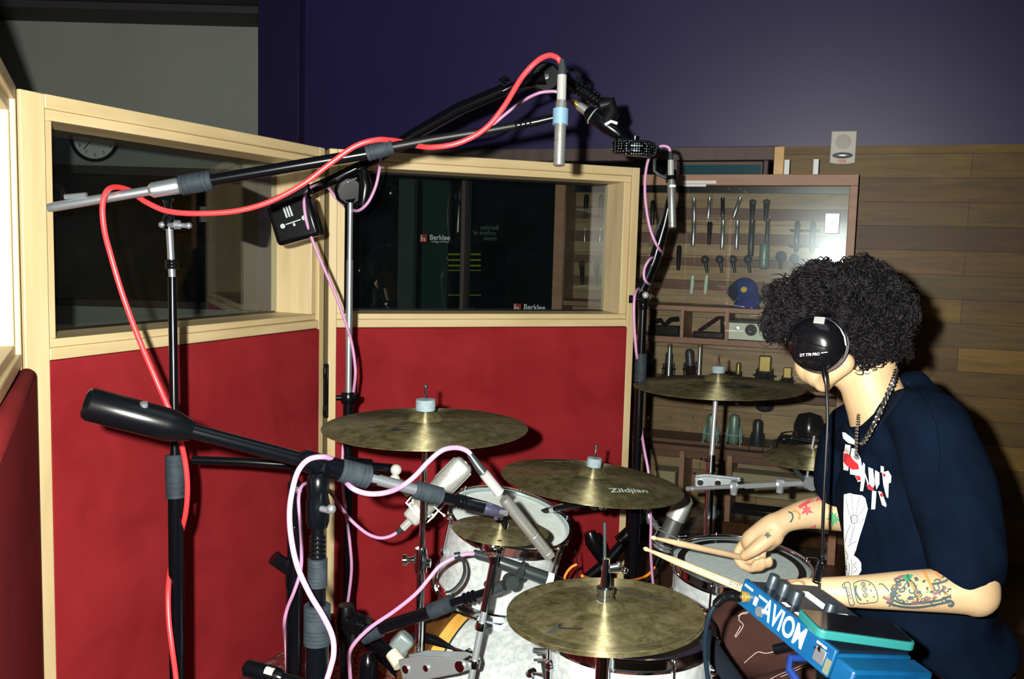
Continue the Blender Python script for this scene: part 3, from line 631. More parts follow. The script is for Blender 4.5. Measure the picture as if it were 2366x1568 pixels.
for q, px in enumerate((1532, 1636)):
    c = cpt(px, 780, 0.1); e = empty('microphone_clamp', M=CM @ Matrix.Translation((c.x, 0.12, zs[786]))); tag(e, ['black folded clamp lying in the left cabinet cubby', 'black angled arm clamp standing in the middle cabinet cubby'][q], 'clamp')
    obj('base', MB().bx(-0.075, 0.08, -0.03, 0.03, 0, 0.03 if q else 0.05), blackp, e, local=True, bevel=0.006)
    if q: obj('arm', MB().tube([(-0.05, 0, 0.03), (0.04, 0, 0.10), (0.06, 0, 0.108), (0.065, 0, 0.03)], 0.009, 8), blackm, e, local=True)
    else: obj('arm', MB().tube([(-0.07, 0, 0.06), (-0.02, 0, 0.075), (0.0, 0, 0.05), (0.03, 0, 0.08), (0.07, 0, 0.085)], 0.012, 8), blackm, e, local=True)
# row on the shelf behind the crash cymbal
zsh = zs[905]
def onshelf(kind, fn, px, ptop, y, hz, label, tilt=0, **k):
    c = cpt(px, 870, y); zt = onplane(CM, px, ptop, y).z; zb = hz; s_ = (zt - zb) / 0.17
    M = CM @ Matrix.Translation((c.x, y, zb)) @ Matrix.Rotation(math.radians(tilt), 4, 'Y') @ Matrix.Scale(s_, 4)
    if kind not in protos: e = fn(**k); protos[kind] = e; e.matrix_world = M
    else: e = copy_tree(protos[kind], M)
    return tag(e, label, 'microphone', 'large microphones on the cabinet shelves')
z_m = cz(885, 0.16)
rs = obj('shelf', MB().bx(cx0 + 0.02, cx1 - 0.02, 0.06, YB, z_m - 0.016, z_m), walnut, cb, local=True, bevel=0.002)
onshelf('lb', mic_large, 1544, 812, 0.2, z_m, 'black studio microphone behind the left gold-capped tube on the cabinet shelf', 0, h=0.17, r=0.026)
onshelf('lb', mic_large, 1597, 805, 0.2, z_m, 'black leaning studio microphone left of the crash cymbal felt in the cabinet', -6)
onshelf('lb', mic_large, 1500, 815, 0.2, z_m, 'black studio microphone at the far left of the middle cabinet shelf')
for q, px in enumerate((1545, 1615)):
    c = cpt(px, 858, 0.08); zt = cz(792, 0.08, px); e = empty('tube_microphone', M=CM @ Matrix.Translation((c.x, 0.08, z_m))); tag(e, ['left', 'right'][q] + ' of two thin silver tube microphones with gold tips in the cabinet', 'microphone', 'gold-tipped tube microphones')
    obj('tube', MB().lathe([(0, 0), (0.012, 0), (0.010, 0.012), (0.010, zt - z_m - 0.02), (0, zt - z_m - 0.02)], n=16), steel, e, local=True)
    obj('tip', MB().sph((0, 0, zt - z_m - 0.012), 0.010), goldm, e, local=True)
onshelf('gb', mic_large, 1705, 836, 0.15, z_m, 'slim gold microphone in a dark mount behind the crash cymbal', 0, h=0.17, r=0.02, m=blackm, gm=goldm)
onshelf('gx', mic_large, 1766, 821, 0.15, z_m, 'large square gold-grille microphone in the cabinet', 0, h=0.17, r=0.036, m=blackm, gm=goldm, box=True)
onshelf('gx', mic_large, 1819, 848, 0.15, z_m, 'smaller square gold-grille microphone near the right end of the cymbal in the cabinet')
z_b = zs[1040]
for q, px in enumerate((1649, 1702)): onshelf('ga', mic_large, px, 956, 0.13, cz(1026, 0.13), ['left', 'right'][q] + ' of two green microphones in wire cages on the cabinet shelf', 0, h=0.17, r=0.030, m=greenm, gm=greenm, cage=mat('pale_green_wire', (0.28, 0.48, 0.42), .4))
onshelf('bx', mic_large, 1757, 968, 0.13, cz(1040, 0.13), 'dark bronze ribbed microphone right of the green ones in the cabinet', 0, h=0.17, r=0.026, m=gunm, gm=gunm, cage=gunm)
e = onshelf('bh', mic_large, 1876, 952, 0.12, cz(1022, 0.12), 'wide black domed microphone beside the shirt in the cabinet', 0, h=0.17, r=0.07, m=blackm, gm=blackm, legs=False)
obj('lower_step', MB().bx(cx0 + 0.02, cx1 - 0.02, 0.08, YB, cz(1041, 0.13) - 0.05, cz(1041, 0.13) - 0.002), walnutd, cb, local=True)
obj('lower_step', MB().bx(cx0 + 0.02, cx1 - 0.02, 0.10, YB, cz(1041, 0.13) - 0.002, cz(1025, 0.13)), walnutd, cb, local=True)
c = cpt(1766, 938, 0.2); e = empty('hanging_microphone', M=CM @ Matrix.Translation(c)); tag(e, 'round dark microphone head hanging above the bronze one', 'microphone')
obj('head', MB().ell((0, 0, 0), (0.045, 0.035, 0.03)).torus((0, 0, 0.01), (0, 0, 1), 0.042, 0.008, 24, 8), gunm, e, local=True)
obj('hook', MB().tube([(0, 0, 0.02), (0, 0, 0.08)], 0.004, 6), blackm, e, local=True)
c = cpt(1812, 1000, 0.13); e = empty('spider_mount', M=CM @ Matrix.Translation((c.x, 0.13, cz(1025, 0.13)))); tag(e, 'black spider-legged mount with a raised arm in the cabinet', 'mount')
for x, y in ((-.06, -.03), (-.035, .03), (.035, .03), (.06, -.03)): obj('leg', MB().tube([V((x, y, 0)), V((x * .7, y * .7, .04)), V((0, 0, .05))], 0.006, 6), blackm, e, local=True)
obj('body', MB().ell((0, 0, .045), (.03, .025, .025)).tube([(0.01, 0, .05), (.04, 0, .07), (.055, 0, .10)], .006, 6), blackm, e, local=True)
# bottom cubbies
def cub(px0, py0, px1, py1, m, label, name, cat, y=0.1):
    a, b = cpt(px0, py0, y), cpt(px1, py1, y)
    return tag(obj(name, MB().bx(a.x, b.x, y, y + 0.12, b.z, a.z), m, M=CM, bevel=0.006), label, cat)
cub(1510, 1085, 1558, 1150, mat('olive_card', (0.30, 0.26, 0.15), .8), 'tan cardboard box in the lower left cabinet cubby', 'cardboard_box', 'box')
cub(1690, 1090, 1895, 1165, mat('olive_card', (0.30, 0.26, 0.15), .8), 'wide tan case in the lower right cabinet cubby', 'equipment_case', 'case')
cub(1690, 1172, 1850, 1204, blackp, 'flat black device on the lowest visible cabinet shelf', 'audio_device', 'device', 0.08)
a = cpt(1640, 1200, 0.06); e = tag(obj('desk_lamp_shade', MB().lathe([(0.034, 0), (0.026, 0.07), (0, 0.07)], (a.x, 0.06 + .03, a.z), (0, 0, 1), 24), mat('pale_blue_plastic', (0.36, 0.52, 0.60), .5), M=CM), 'pale blue tapered cup on the lowest visible cabinet shelf', 'cup')
# ------------------------------------------------------------------ hardware helpers
def grip_mb(A, B, r, n=20, ribs=8):
    A, B = V(A), V(B); h = (B - A).length; pr = [(0, 0), (r * .86, 0), (r * .94, h * .02)]
    for k in range(ribs):
        if ribs // 2 - 1 <= k <= ribs // 2: z0, z1 = h * (k + .02) / ribs, h * (k + .98) / ribs; pr += [(r, z0), (r, z1)]; continue
        z0, z1 = h * (k + .12) / ribs, h * (k + .82) / ribs; pr += [(r, z0), (r, z1), (r * .91, z1 + h * .02 / ribs), (r * .91, h * (k + 1.08) / ribs)]
    pr = [(a, min(b, h)) for a, b in pr] + [(r * .86, h), (0, h)]
    return MB().lathe(pr, A, B - A, n)
def rod(A, B, r, n=14, r2=None): return MB().tube([V(A), V(B)], [r, r if r2 is None else r2], n)
def bolt(A, d, r, l): return MB().lathe([(0, 0), (r, 0), (r, l * .8), (r * .8, l), (0, l)], A, d, 12)
def wing(A, d, r=0.012):
    x, y, a = orth(d); mb = MB().lathe([(0, 0), (r * .45, 0), (r * .4, r * .9), (0, r)], A, d, 12)
    for s_ in (-1, 1): mb.ell(V(A) + x * s_ * r * .95 + a * r * .6, (r * .65, r * .65, r * .3), Matrix((a, x, y)).transposed(), 10, 6)
    return mb
def tripod(root, F, h=0.28, spread=0.32, a0=0.3, m=None, r=0.009):
    m = m or blackm
    obj('collar', MB().lathe([(0, 0), (0.018, 0), (0.02, 0.01), (0.02, 0.04), (0.014, 0.05), (0, 0.05)], V((F.x, F.y, h - 0.02)), (0, 0, 1), 20), m, root)
    for k in range(3):
        a = a0 + k * 2 * math.pi / 3; e = V((F.x + math.cos(a) * spread, F.y + math.sin(a) * spread, 0.014))
        lg = obj('leg', rod(V((F.x + math.cos(a) * .015, F.y + math.sin(a) * .015, h)), e, r), m, root)
        ft = MB().tube([e + (V((F.x, F.y, h)) - e) * 0.12, e - V((0, 0, 0.0)), e - V((0, 0, 0.012))], [r * 1.4, r * 1.5, r * 1.2], 10)
        obj('rubber_foot', ft, blackr, lg, local=False) if False else obj('rubber_foot', ft, blackr, root)
def disc_base(root, F, r=0.14, m=None):
    obj('base', MB().lathe([(0, 0), (r, 0), (r, 0.012), (r * .9, 0.022), (0.03, 0.03), (0.02, 0.05), (0, 0.05)], V((F.x, F.y, 0)), (0, 0, 1), 36), m or blackm, root)
def cable(name, pts, r, m, label, k=8, cat='cable', group=None):
    p3 = [P(*q) for q in pts]
    return tag(obj(name, MB().tube(spline(p3, k), r, 10), m), label, cat, group)
def mic_body(root, A, B, r, m, split=None, m2=None):
    "slim microphone from connector end A to nose B"
    A, B = V(A), V(B); h = (B - A).length
    obj('body', MB().lathe([(0, 0), (r * .85, 0), (r, .006), (r, h * .60), (r * .93, h * .605), (r * .93, h * .625), (r, h * .63), (r, h * .9), (r * .93, h * .905), (r * .93, h * .925), (r, h * .93), (r, h), (r * .8, h + .002), (0, h + .001)], A, B - A, 24), m, root)
def xlr(root, A, d, r, l=0.05, m=None):
    A = V(A); d = V(d).normalized()
    obj('connector', MB().lathe([(0, 0), (r, 0), (r, l * .62), (r * .96, l * .64), (0, l * .64)], A, d, 20), m or silver, root)
    obj('cable_boot', MB().lathe([(0, 0), (r * .9, 0), (r * .8, l * .3), (r * .5, l * .75), (0, l * .75)], A + d * l * .64, d, 16), gunm, root)

# ------------------------------------------------------------------ cymbals
def cymbal(M, R_, label, bell=0.17, bellh=0.09, bow=0.075, holes=False, marks=None):
    pr = [(0.006, 0)]
    rb = R_ * bell; hb = R_ * bellh; hw = R_ * bow
    top = []
    for k in range(9):
        t = k / 8; r = max(rb * math.sin(t * 1.45) / math.sin(1.45), 0.006); top.append((r, -hb * (1 - math.cos(t * 1.45)) / (1 - math.cos(1.45))))
    for k in range(1, 25):
        t = k / 24; r = rb + (R_ - rb) * t; top.append((r, -hb - hw * (0.65 * t + 0.35 * t * t)))
    pr = top + [(R_ - .0003, top[-1][1] - 0.0012)] + [(r, z - 0.0013) for r, z in reversed(top[:-1])]; pr.append(pr[0])
    o = obj('cymbal', MB().lathe(pr, n=96), bronze, None, M=M, ang=60)
    tag(o, label, 'cymbal')
    if marks:
        mk, rr, ang, mm, nm_ = marks if isinstance(marks, tuple) else marks
    return o, top
def cz_at(top, r):
    for (r0, z0), (r1, z1) in zip(top, top[1:]):
        if r0 <= r <= r1: return z0 + (z1 - z0) * (r - r0) / max(1e-6, r1 - r0)
    return top[-1][1]
def cym_text(o, top, mb, name, m):
    "lettering laid on the bow (mb in cymbal xy plane)"
    # refine so it follows the bow
    mb.v = [V((v.x, v.y, cz_at(top, math.hypot(v.x, v.y)) + 0.0006)) for v in mb.v]
    return obj(name, mb, m, o, local=True, smooth=False)
def nrm(a, b): return V((a, b, 1)).normalized()
ink_c = mat('cymbal_ink', (0.03, 0.032, 0.03), 0.6); ink_w = mat('cymbal_white_ink', (0.45, 0.52, 0.46), 0.6)
def place_text(s, size, r, ang, rot=0.0, **k):
    return xform(textmb(s, size, **k), Matrix.Rotation(math.radians(ang), 4, 'Z') @ Matrix.Translation((0, -r, 0)) @ Matrix.Rotation(math.radians(rot), 4, 'Z'))
LET = 'old marks'
# ride, left
Mr = frame_z(P(983, 966, 2.068) + V((0, 0, .018)), nrm(-.009, -.016), (1, 0, 0)); ride, tr = cymbal(Mr, .2285, 'large dull bronze ride cymbal on the left, in front of the red middle screen')
cym_text(ride, tr, MB().poly([V((-.075, -.115, 0)), V((-.066, -.10, 0)), V((-.060, -.078, 0)), V((-.064, -.103, 0)), V((-.03, -.098, 0)), V((-.028, -.092, 0)), V((-.066, -.094, 0)), V((-.080, -.092, 0))][::1], (0, 0, 0.0001)), 'ink_mark', ink_c)
Mm = frame_z(P(1371, 1096, 2.324) + V((0, 0, .02)), nrm(.08, .0), (1, 0, 0)); mid, tm_ = cymbal(Mm, .2285, 'tilted dark bronze cymbal with white Zildjian script, behind the small splash')
cym_text(mid, tm_, place_text('Zildjian', .036, .125, 38, -14, italic=.3, bold=.0006), 'lettering', ink_w)
cym_text(mid, tm_, place_text('Zildjian', .030, .17, 205, 0, italic=.3), 'faded_lettering', mat('faded_ink', (.36, .22, .2), .6))
Mh = frame_z(P(1397, 1402, 1.684) + V((0, 0, .014)), nrm(-.031, .01), (1, 0, 0)); hat, th_ = cymbal(Mh, .178, 'top hi-hat cymbal, tarnished green-gold, nearest cymbal to the viewer', bell=.2)
cym_text(hat, th_, MB().poly([V((-.112, -.092, 0)), V((-.088, -.062, 0)), V((-.078, -.058, 0)), V((-.088, -.079, 0)), V((-.05, -.087, 0)), V((-.046, -.082, 0)), V((-.088, -.072, 0)), V((-.094, -.092, 0))], (0, 0, .0001)), 'ink_mark', ink_c)
cym_text(hat, th_, place_text('A.Zildjian', .040, .115, 145, 178, italic=.3), 'faded_lettering', ink_c)
Mh2 = Mh @ Matrix.Translation((0, 0, -.052)) @ Matrix.Rotation(math.pi, 4, 'X'); hat2, _ = cymbal(Mh2, .178, 'bottom hi-hat cymbal directly under the top hi-hat cymbal', bell=.2)
Mc = frame_z(P(1659, 876, 2.81) + V((0, 0, .02)), nrm(-.023, -.003), (1, 0, 0)); crash, tc_ = cymbal(Mc, .254, 'thin bronze crash cymbal on the right, in front of the microphone cabinet')
cym_text(crash, tc_, MB().poly([V((-.01, -.115, 0)), V((.005, -.085, 0)), V((.03, -.10, 0)), V((.07, -.082, 0)), V((.095, -.095, 0)), V((.06, -.12, 0)), V((.04, -.108, 0))], (0, 0, .0001)), 'ink_mark', mat('black_ink', (.012, .011, .008), .5))
Ms = frame_z(P(1157, 1215, 1.95) + V((0, 0, .009)), nrm(.058, .0), (1, 0, 0)); spl, ts_ = cymbal(Ms, .1016, 'small splash cymbal with a ring of holes in front of the tom', bell=.2)
hm_ = MB()
for k in range(10):
    for rr in (.066, .082):
        a = 2 * math.pi * (k + (.5 if rr > .07 else 0)) / 10; hm_.lathe([(0, 0), (.0052, 0), (.0052, .0006), (0, .0006)], (math.cos(a) * rr, math.sin(a) * rr, cz_at(ts_, rr) + .0001), (0, 0, 1), 12)
obj('hole', hm_, mat('dark_hole', (.05, .02, .015), .6), spl, local=True)['kind'] = 'stuff'
Mx = frame_z(P(1879, 1046, 2.415) + V((0, 0, .01)), nrm(-.06, -.04), (1, 0, 0)); smc, tx_ = cymbal(Mx, .127, 'small bronze cymbal half hidden behind the drummer\'s shirt', bell=.25)
def felt_nut(root, M, h=0.02, r=0.018, up=0.03, fm=greyfelt):
    c = M.translation; z = (M.to_3x3() @ V((0, 0, 1))).normalized()
    obj('felt_washer', MB().lathe([(0, 0), (r, 0), (r * 1.03, h * .5), (r, h), (0, h)], c + z * 0.0005, z, 28), fm, root)
    obj('top_rod', MB().tube([c - z * .05, c + z * (h + up)], .0035, 10).sph(c + z * (h + up), .005, 10), chrome, root)
    obj('wing_nut', wing(c + z * (h + .002), z, .010), chrome, root)
    obj('lower_felt', MB().lathe([(0, 0), (.014, 0), (.014, .012), (0, .012)], c - z * (.0125 + .006 + 0.009), z, 20), fm, root)
def vpole(root, top, r, F=None, name='pole', m=None, zb=None):
    F = F or floor_below(top); obj(name, rod(V((F.x, F.y, zb if zb is not None else 0.02)), top, r), m or chrome, root)
# ride stand
F = floor_below(Mr.translation); F.x -= .005
s1 = empty('cymbal_stand', F); tag(s1, 'straight chrome cymbal stand under the left ride cymbal, arm clamp at its foot', 'cymbal stand')
felt_nut(s1, Mr, .024, .0215)
vpole(s1, Mr.translation - V((0, 0, .03)), .0068, F, 'upper_pole', zb=.55)
pj = P(985, 1310, 2.06); vpole(s1, V((F.x, F.y, pj.z)), .0095, F, 'lower_pole')
obj('height_clamp', MB().lathe([(0, -.025), (.014, -.025), (.016, -.01), (.016, .01), (.013, .03), (0, .03)], V((F.x, F.y, pj.z)), (0, 0, 1), 20).tube([V((F.x, F.y, pj.z + .003)), V((F.x - .022, F.y - .004, pj.z + .003))], .008, 10), chrome, s1)
obj('clamp_knob', MB().lathe([(0, 0), (.006, 0), (.007, .006), (.013, .010), (.013, .018), (0, .02)], V((F.x - .022, F.y - .004, pj.z + .003)), (-1, -.1, 0), 16), chrome, s1)
obj('clamp_knob', MB().lathe([(0, 0), (.010, 0), (.010, .008), (0, .01)], V((F.x + .015, F.y - .004, pj.z - .003)), (1, -.1, 0), 16), chrome, s1)
tripod(s1, F, .35, .30, .5, chrome)
# multi clamp holding the splash arm
a, b = P(938, 1538, 2.03), P(1088, 1530, 1.93); d = (b - a).normalized(); up = V((0, 0, 1)); sd = d.cross(up).normalized(); up = sd.cross(d)
mc = empty('multi_clamp', a); tag(mc, 'flat chrome multi clamp joining the ride stand to the splash arm', 'clamp')
pl = MB()
for s_ in (-1, 1):
    c = (a + b) / 2 + sd * s_ * .016
    q = [a + up * .020, a + d * .055 + up * .026, b - d * .02 + up * .017, b + d * .012 + up * .006, b + d * .012 - up * .008, b - d * .03 - up * .016, a + d * .06 - up * .026, a - up * .024]
    pl.poly([p_ + sd * s_ * .014 for p_ in q], sd * .006 * s_)
obj('clamp_plate', pl, chromed, mc, bevel=.002)
for t, r in ((.10, .009), (.42, .007), (.93, .012)): obj('clamp_bolt', MB().tube([a.lerp(b, t) - sd * .024, a.lerp(b, t) + sd * .024], r, 12), chrome, mc)
obj('clamp_wing', wing(a + d * .045 + up * .03, up, .011), chrome, mc)
# splash arm
B0, B1 = P(1090, 1560, 1.92), P(1143, 1290, 1.93); J = P(1140, 1262, 1.93); dS = Ms.translation
sa = empty('splash_cymbal_mount', B0); tag(sa, 'short chrome ball-joint arm holding the holed splash cymbal', 'cymbal arm')
mS = B0.lerp(B1, .55)
obj('lower_rod', rod(B0 - (B1 - B0) * .12, mS, .0072), chromed, sa); obj('upper_rod', rod(mS, B1, .0088), chrome, sa)
for t in (.10, .42): obj('memory_lock', MB().lathe([(0, -.008), (.012, -.008), (.013, 0), (.012, .008), (0, .008)], B0.lerp(B1, t), B1 - B0, 18), chrome, sa)
obj('ball_joint', MB().sph(J, .023, 24).tube([B1 - (B1 - B0).normalized() * .01, J], [.010, .014], 14), chrome, sa)
obj('socket', MB().lathe([(0, 0), (.011, 0), (.013, .01), (.010, .045), (0, .045)], J + V((.012, 0, .005)), dS - J + V((.0, 0, 0)), 18), chrome, sa)
felt_nut(sa, Ms, .004, .012, .012, blackp)
obj('wing_bolt', wing(J + V((-.018, -.012, .02)), V((-.4, -.3, .8)), .012), chrome, sa)
# middle cymbal stand with its arm
s2 = empty('cymbal_stand', floor_below(P(1372, 1180, 2.4))); tag(s2, 'cymbal stand under the tilted Zildjian cymbal, arm reaching left', 'cymbal stand')
felt_nut(s2, Mm, .022, .018)
jm = P(1375, 1162, 2.34)
obj('tilter', MB().lathe([(0, -.016), (.014, -.016), (.016, 0), (.014, .016), (0, .016)], jm, (0.2, 1, 0), 20).sph(jm + V((.018, -.01, -.004)), .013, 14), chrome, s2)
obj('boom_arm', MB().tube([P(1275, 1176, 2.42), jm], .0075, 12), blackm, s2); obj('arm_end', MB().tube([P(1270, 1178, 2.42), P(1302, 1169, 2.41)], .0085, 12), steel, s2)
F2 = floor_below(P(1275, 1176, 2.42)) + V((-.03, .25, 0)); q = P(1240, 1186, 2.47)
obj('boom_arm', MB().tube([q, P(1275, 1176, 2.42)], .0075, 12), blackm, s2)
vpole(s2, V((q.x, q.y, q.z)), .010, floor_below(q), m=blackm); tripod(s2, floor_below(q), .3, .25, .9, blackm)
# crash stand with side arm
F = floor_below(P(1648, 1100, 2.79)); s3 = empty('cymbal_stand', F); tag(s3, 'chrome cymbal stand under the right crash cymbal, side arm clamped on', 'cymbal stand')
felt_nut(s3, Mc, .020, .019)
obj('upper_pole', rod(P(1655, 900, 2.81), P(1642, 1085, 2.79), .0075), chromed, s3)
obj('height_clamp', MB().tube([P(1644, 1050, 2.79), P(1642, 1090, 2.79)], [.012, .015], 16), chrome, s3)
obj('clamp_wing', wing(P(1634, 1062, 2.77), V((-1, -.4, .1)), .014), chrome, s3)
obj('lower_pole', MB().tube([P(1641, 1090, 2.79), P(1634, 1260, 2.79), floor_below(P(1634, 1260, 2.79)) + V((0, 0, .02))], .0125, 14), chrome, s3)
tripod(s3, floor_below(P(1634, 1260, 2.79)), .25, .24, 1.2, chrome)
a, b = P(1606, 1110, 2.76), P(1712, 1113, 2.73); d = (b - a).normalized(); sd = d.cross(V((0, 0, 1))).normalized(); up = sd.cross(d)
mc2 = empty('multi_clamp', a); tag(mc2, 'bright chrome multi clamp on the crash stand beside the tattooed arm', 'clamp')
pl = MB()
for s_ in (-1, 1): pl.poly([p_ + sd * s_ * .012 for p_ in (a + up * .014, a + d * .03 + up * .018, b + up * .010, b - up * .012, a + d * .03 - up * .018, a - up * .018)], sd * .007 * s_)
obj('clamp_plate', pl, chromed, mc2, bevel=.002)
for t in (.12, .5, 1.0): obj('clamp_bolt', MB().tube([a.lerp(b, t) - sd * .024, a.lerp(b, t) + sd * .022], .009, 12), chrome, mc2)
obj('clamp_wing', wing(a + up * .02, V((-.3, 0, 1)), .012), chrome, mc2)
A0, A1 = P(1588, 1129, 2.72), P(1862, 1115, 2.44)
ar = empty('side_cymbal_mount', A0); tag(ar, 'long horizontal chrome arm reaching right to the small cymbal', 'cymbal arm')
obj('thin_rod', rod(A0, A0.lerp(A1, .52), .0062), chromed, ar); obj('end_cap', rod(A0, A0.lerp(A1, .06), .0075), chromed, ar); obj('sleeve', rod(A0.lerp(A1, .52), A1, .0085), chromed, ar)
for t in (.42, .80): obj('memory_lock', MB().tube([A0.lerp(A1, t) + V((0, 0, -.022)), A0.lerp(A1, t) + V((0, -.004, .016))], .010, 12).torus(A0.lerp(A1, t), A1 - A0, .012, .006, 16, 6), chromed, ar)
obj('tilter', MB().lathe([(0, -.014), (.018, -.014), (.02, 0), (.018, .014), (0, .014)], A1 + V((.01, 0, 0)), (0.3, -1, 0), 20), chromed, ar)
obj('top_rod', MB().tube([A1, Mx.translation + V((0, 0, .035))], .0032, 8), chromed, ar); obj('stop_arm', MB().tube([A1, P(1836, 1082, 2.43)], .006, 8), gunm, ar)
# hi-hat stand
F = floor_below(P(1397, 1402, 1.684)); hs = empty('hi_hat_stand', F); tag(hs, 'hi-hat stand with thin pull rod rising above the hi-hat cymbals', 'hi-hat stand')
ht = Mh.translation
obj('pull_rod', MB().tube([V((ht.x, ht.y, .4)), V((ht.x, ht.y, ht.z)), P(1397, 1207, 1.684)], .0032, 10), gunm, hs)
obj('clutch', MB().lathe([(0, 0), (.016, 0), (.016, .007), (.0125, .008), (.0125, .013), (.0165, .014), (.0165, .022), (.010, .024), (.0075, .055), (.006, .075), (0, .075)], ht + V((0, 0, .001)), (0, 0, 1), 24), chrome, hs)
obj('felt_washer', MB().lathe([(0, 0), (.0155, 0), (.0155, .006), (0, .006)], ht + V((0, 0, -.0075)), (0, 0, 1), 24), greyfelt, hs)
obj('thumb_screw', MB().tube([ht + V((.005, -.004, .055)), ht + V((.03, -.012, .058))], .004, 8).sph(ht + V((.032, -.012, .059)), .007, 10), chrome, hs)
obj('upper_tube', rod(V((ht.x, ht.y, .35)), V((ht.x, ht.y, ht.z - .085)), .0130), chrome, hs); obj('lower_tube', rod(V((ht.x, ht.y, .03)), V((ht.x, ht.y, .42)), .016), chrome, hs)
tripod(hs, F, .3, .2, 2.7, chrome); obj('pedal', MB().bx(ht.x - .04, ht.x + .04, ht.y - .0, ht.y + .26, .01, .03), chromed, hs, bevel=.004)

# ------------------------------------------------------------------ drums
def drum(M, R_, dep, headm, nl, label, name='drum', lugz=(.5,), shellm=None, hoopr=.010, a0=0.0, dot=None, shape='round', dark=False):
    e = empty(name, M=M); tag(e, label, 'drum')
    obj('shell', MB().lathe([(R_ - .004, -dep + .004), (R_, -dep + .004), (R_, -.004), (R_ - .004, -.004)] + [(R_ - .004, -dep + .004)], n=72), shellm or pearl, e, local=True)
    for zc, sg, nm_ in ((0.0, 1, 'hoop'), (-dep, -1, 'hoop')):
        pr = [(R_ + .0015, -.016), (R_ + .007, -.017), (R_ + .0085, -.012), (R_ + .005, -.010), (R_ + .005, .006), (R_ + hoopr, .009), (R_ + hoopr, .013), (R_ + .003, .013), (R_ + .0015, .009)]
        pr = [(r, zc + z * sg) for r, z in pr]; pr.append(pr[0])
        obj(nm_, MB().lathe(pr, n=72), chrome, e, local=True)
        hm = MB().lathe([(0, zc + .002 * sg), (R_ - .006, zc + .002 * sg), (R_ + .001, zc - .004 * sg), (R_ + .001, zc - .007 * sg), (0, zc - .001 * sg)], n=72)
        h_ = obj('drum_head', hm, headm, e, local=True)
        if dot and sg == 1: obj('damping_ring', MB().lathe([(dot, .0022), (R_ - .008, .0022), (R_ - .008, .0034), (dot, .0034), (dot, .0022)], n=64), blackp, h_, local=True)
    for k in range(nl):
        a = a0 + 2 * math.pi * k / nl; ca, sa_ = math.cos(a), math.sin(a); rr = R_ + .010
        if shape == 'round': lg = MB().lathe([(0, 0), (.009, .001), (.0125, .006), (.013, .011), (.009, .016), (.004, .018), (0, .018)], (R_ * ca, R_ * sa_, -dep * .5), (ca, sa_, 0), 18)
        else:
            lg = MB()
            for s_ in (-1, 1): lg.lathe([(0, 0), (.009, .001), (.0125, .006), (.012, .013), (.006, .018), (0, .018)], (R_ * ca, R_ * sa_, -dep * .5 + s_ * .022), (ca, sa_, 0), 16)
            lg.tube([(rr * ca, rr * sa_, -dep * .5 - .02), (rr * ca, rr * sa_, -dep * .5 + .02)], .006, 10)
        l_ = obj('lug', lg, chrome, e, local=True)
        off = .006 if shape == 'round' else .028
        for s_ in (1, -1):
            z0, z1 = (-dep * .5 + off, .012) if s_ == 1 else (-dep * .5 - off, -dep - .012)
            obj('tension_rod', MB().tube([(rr * ca, rr * sa_, z0), (rr * ca, rr * sa_, z1)], .0028, 8).lathe([(0, 0), (.0055, 0), (.0055, .006), (.003, .007), (.003, .010), (0, .010)], (rr * ca, rr * sa_, z1 - .004 * s_), (0, 0, s_), 10), chrome, l_, local=True)
            obj('hoop_ear', MB().box(((rr + .001) * ca, (rr + .001) * sa_, (z1 - s_ * .006)), (.016, .014, .006), Matrix.Rotation(a, 3, 'Z')), chrome, l_, local=True)
    return e
nT = V((.20, -.21, 1)).normalized()
tom = drum(frame_z(P(1177, 1202, 2.36), nT, (1, 0, 0)), .150, .19, coated, 6, 'white pearl tom drum with a white head, mounted above the bass drum', 'tom_drum', a0=.35)
nS = V((.015, -.08, 1)).normalized()
snare = drum(frame_z(P(1712, 1306, 2.50), nS, (1, 0, 0)), .177, .135, greyhead, 8, 'white pearl snare drum with grey head and black damping ring under the hand', 'snare_drum', a0=.15, dot=.149)
n2 = V((0, -.01, 1)).normalized()
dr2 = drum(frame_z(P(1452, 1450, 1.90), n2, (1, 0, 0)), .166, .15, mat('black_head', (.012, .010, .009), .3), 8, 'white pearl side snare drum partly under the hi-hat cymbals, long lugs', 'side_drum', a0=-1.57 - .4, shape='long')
def basket(M, R_, dep, label, F):
    e = empty('drum_stand', F); tag(e, label, 'drum stand'); z = (M.to_3x3() @ V((0, 0, 1))).normalized(); c = M.translation - z * (dep + .05)
    for k in range(3):
        a = k * 2.094 + .9; x = M.to_3x3() @ V((math.cos(a), math.sin(a), 0)); obj('basket_arm', MB().tube([c, c + x * (R_ + .022) + z * .03, c + x * (R_ + .024) + z * .06], .007, 8), chrome, e)
    obj('pole', rod(V((F.x, F.y, .02)), c, .012), chrome, e); tripod(e, F, .22, .2, .4, chrome); return e
basket(snare.matrix_world, .177, .135, 'chrome snare stand under the snare drum', floor_below(snare.matrix_world.translation)); basket(dr2.matrix_world, .166, .15, 'chrome stand under the side snare drum', floor_below(dr2.matrix_world.translation))
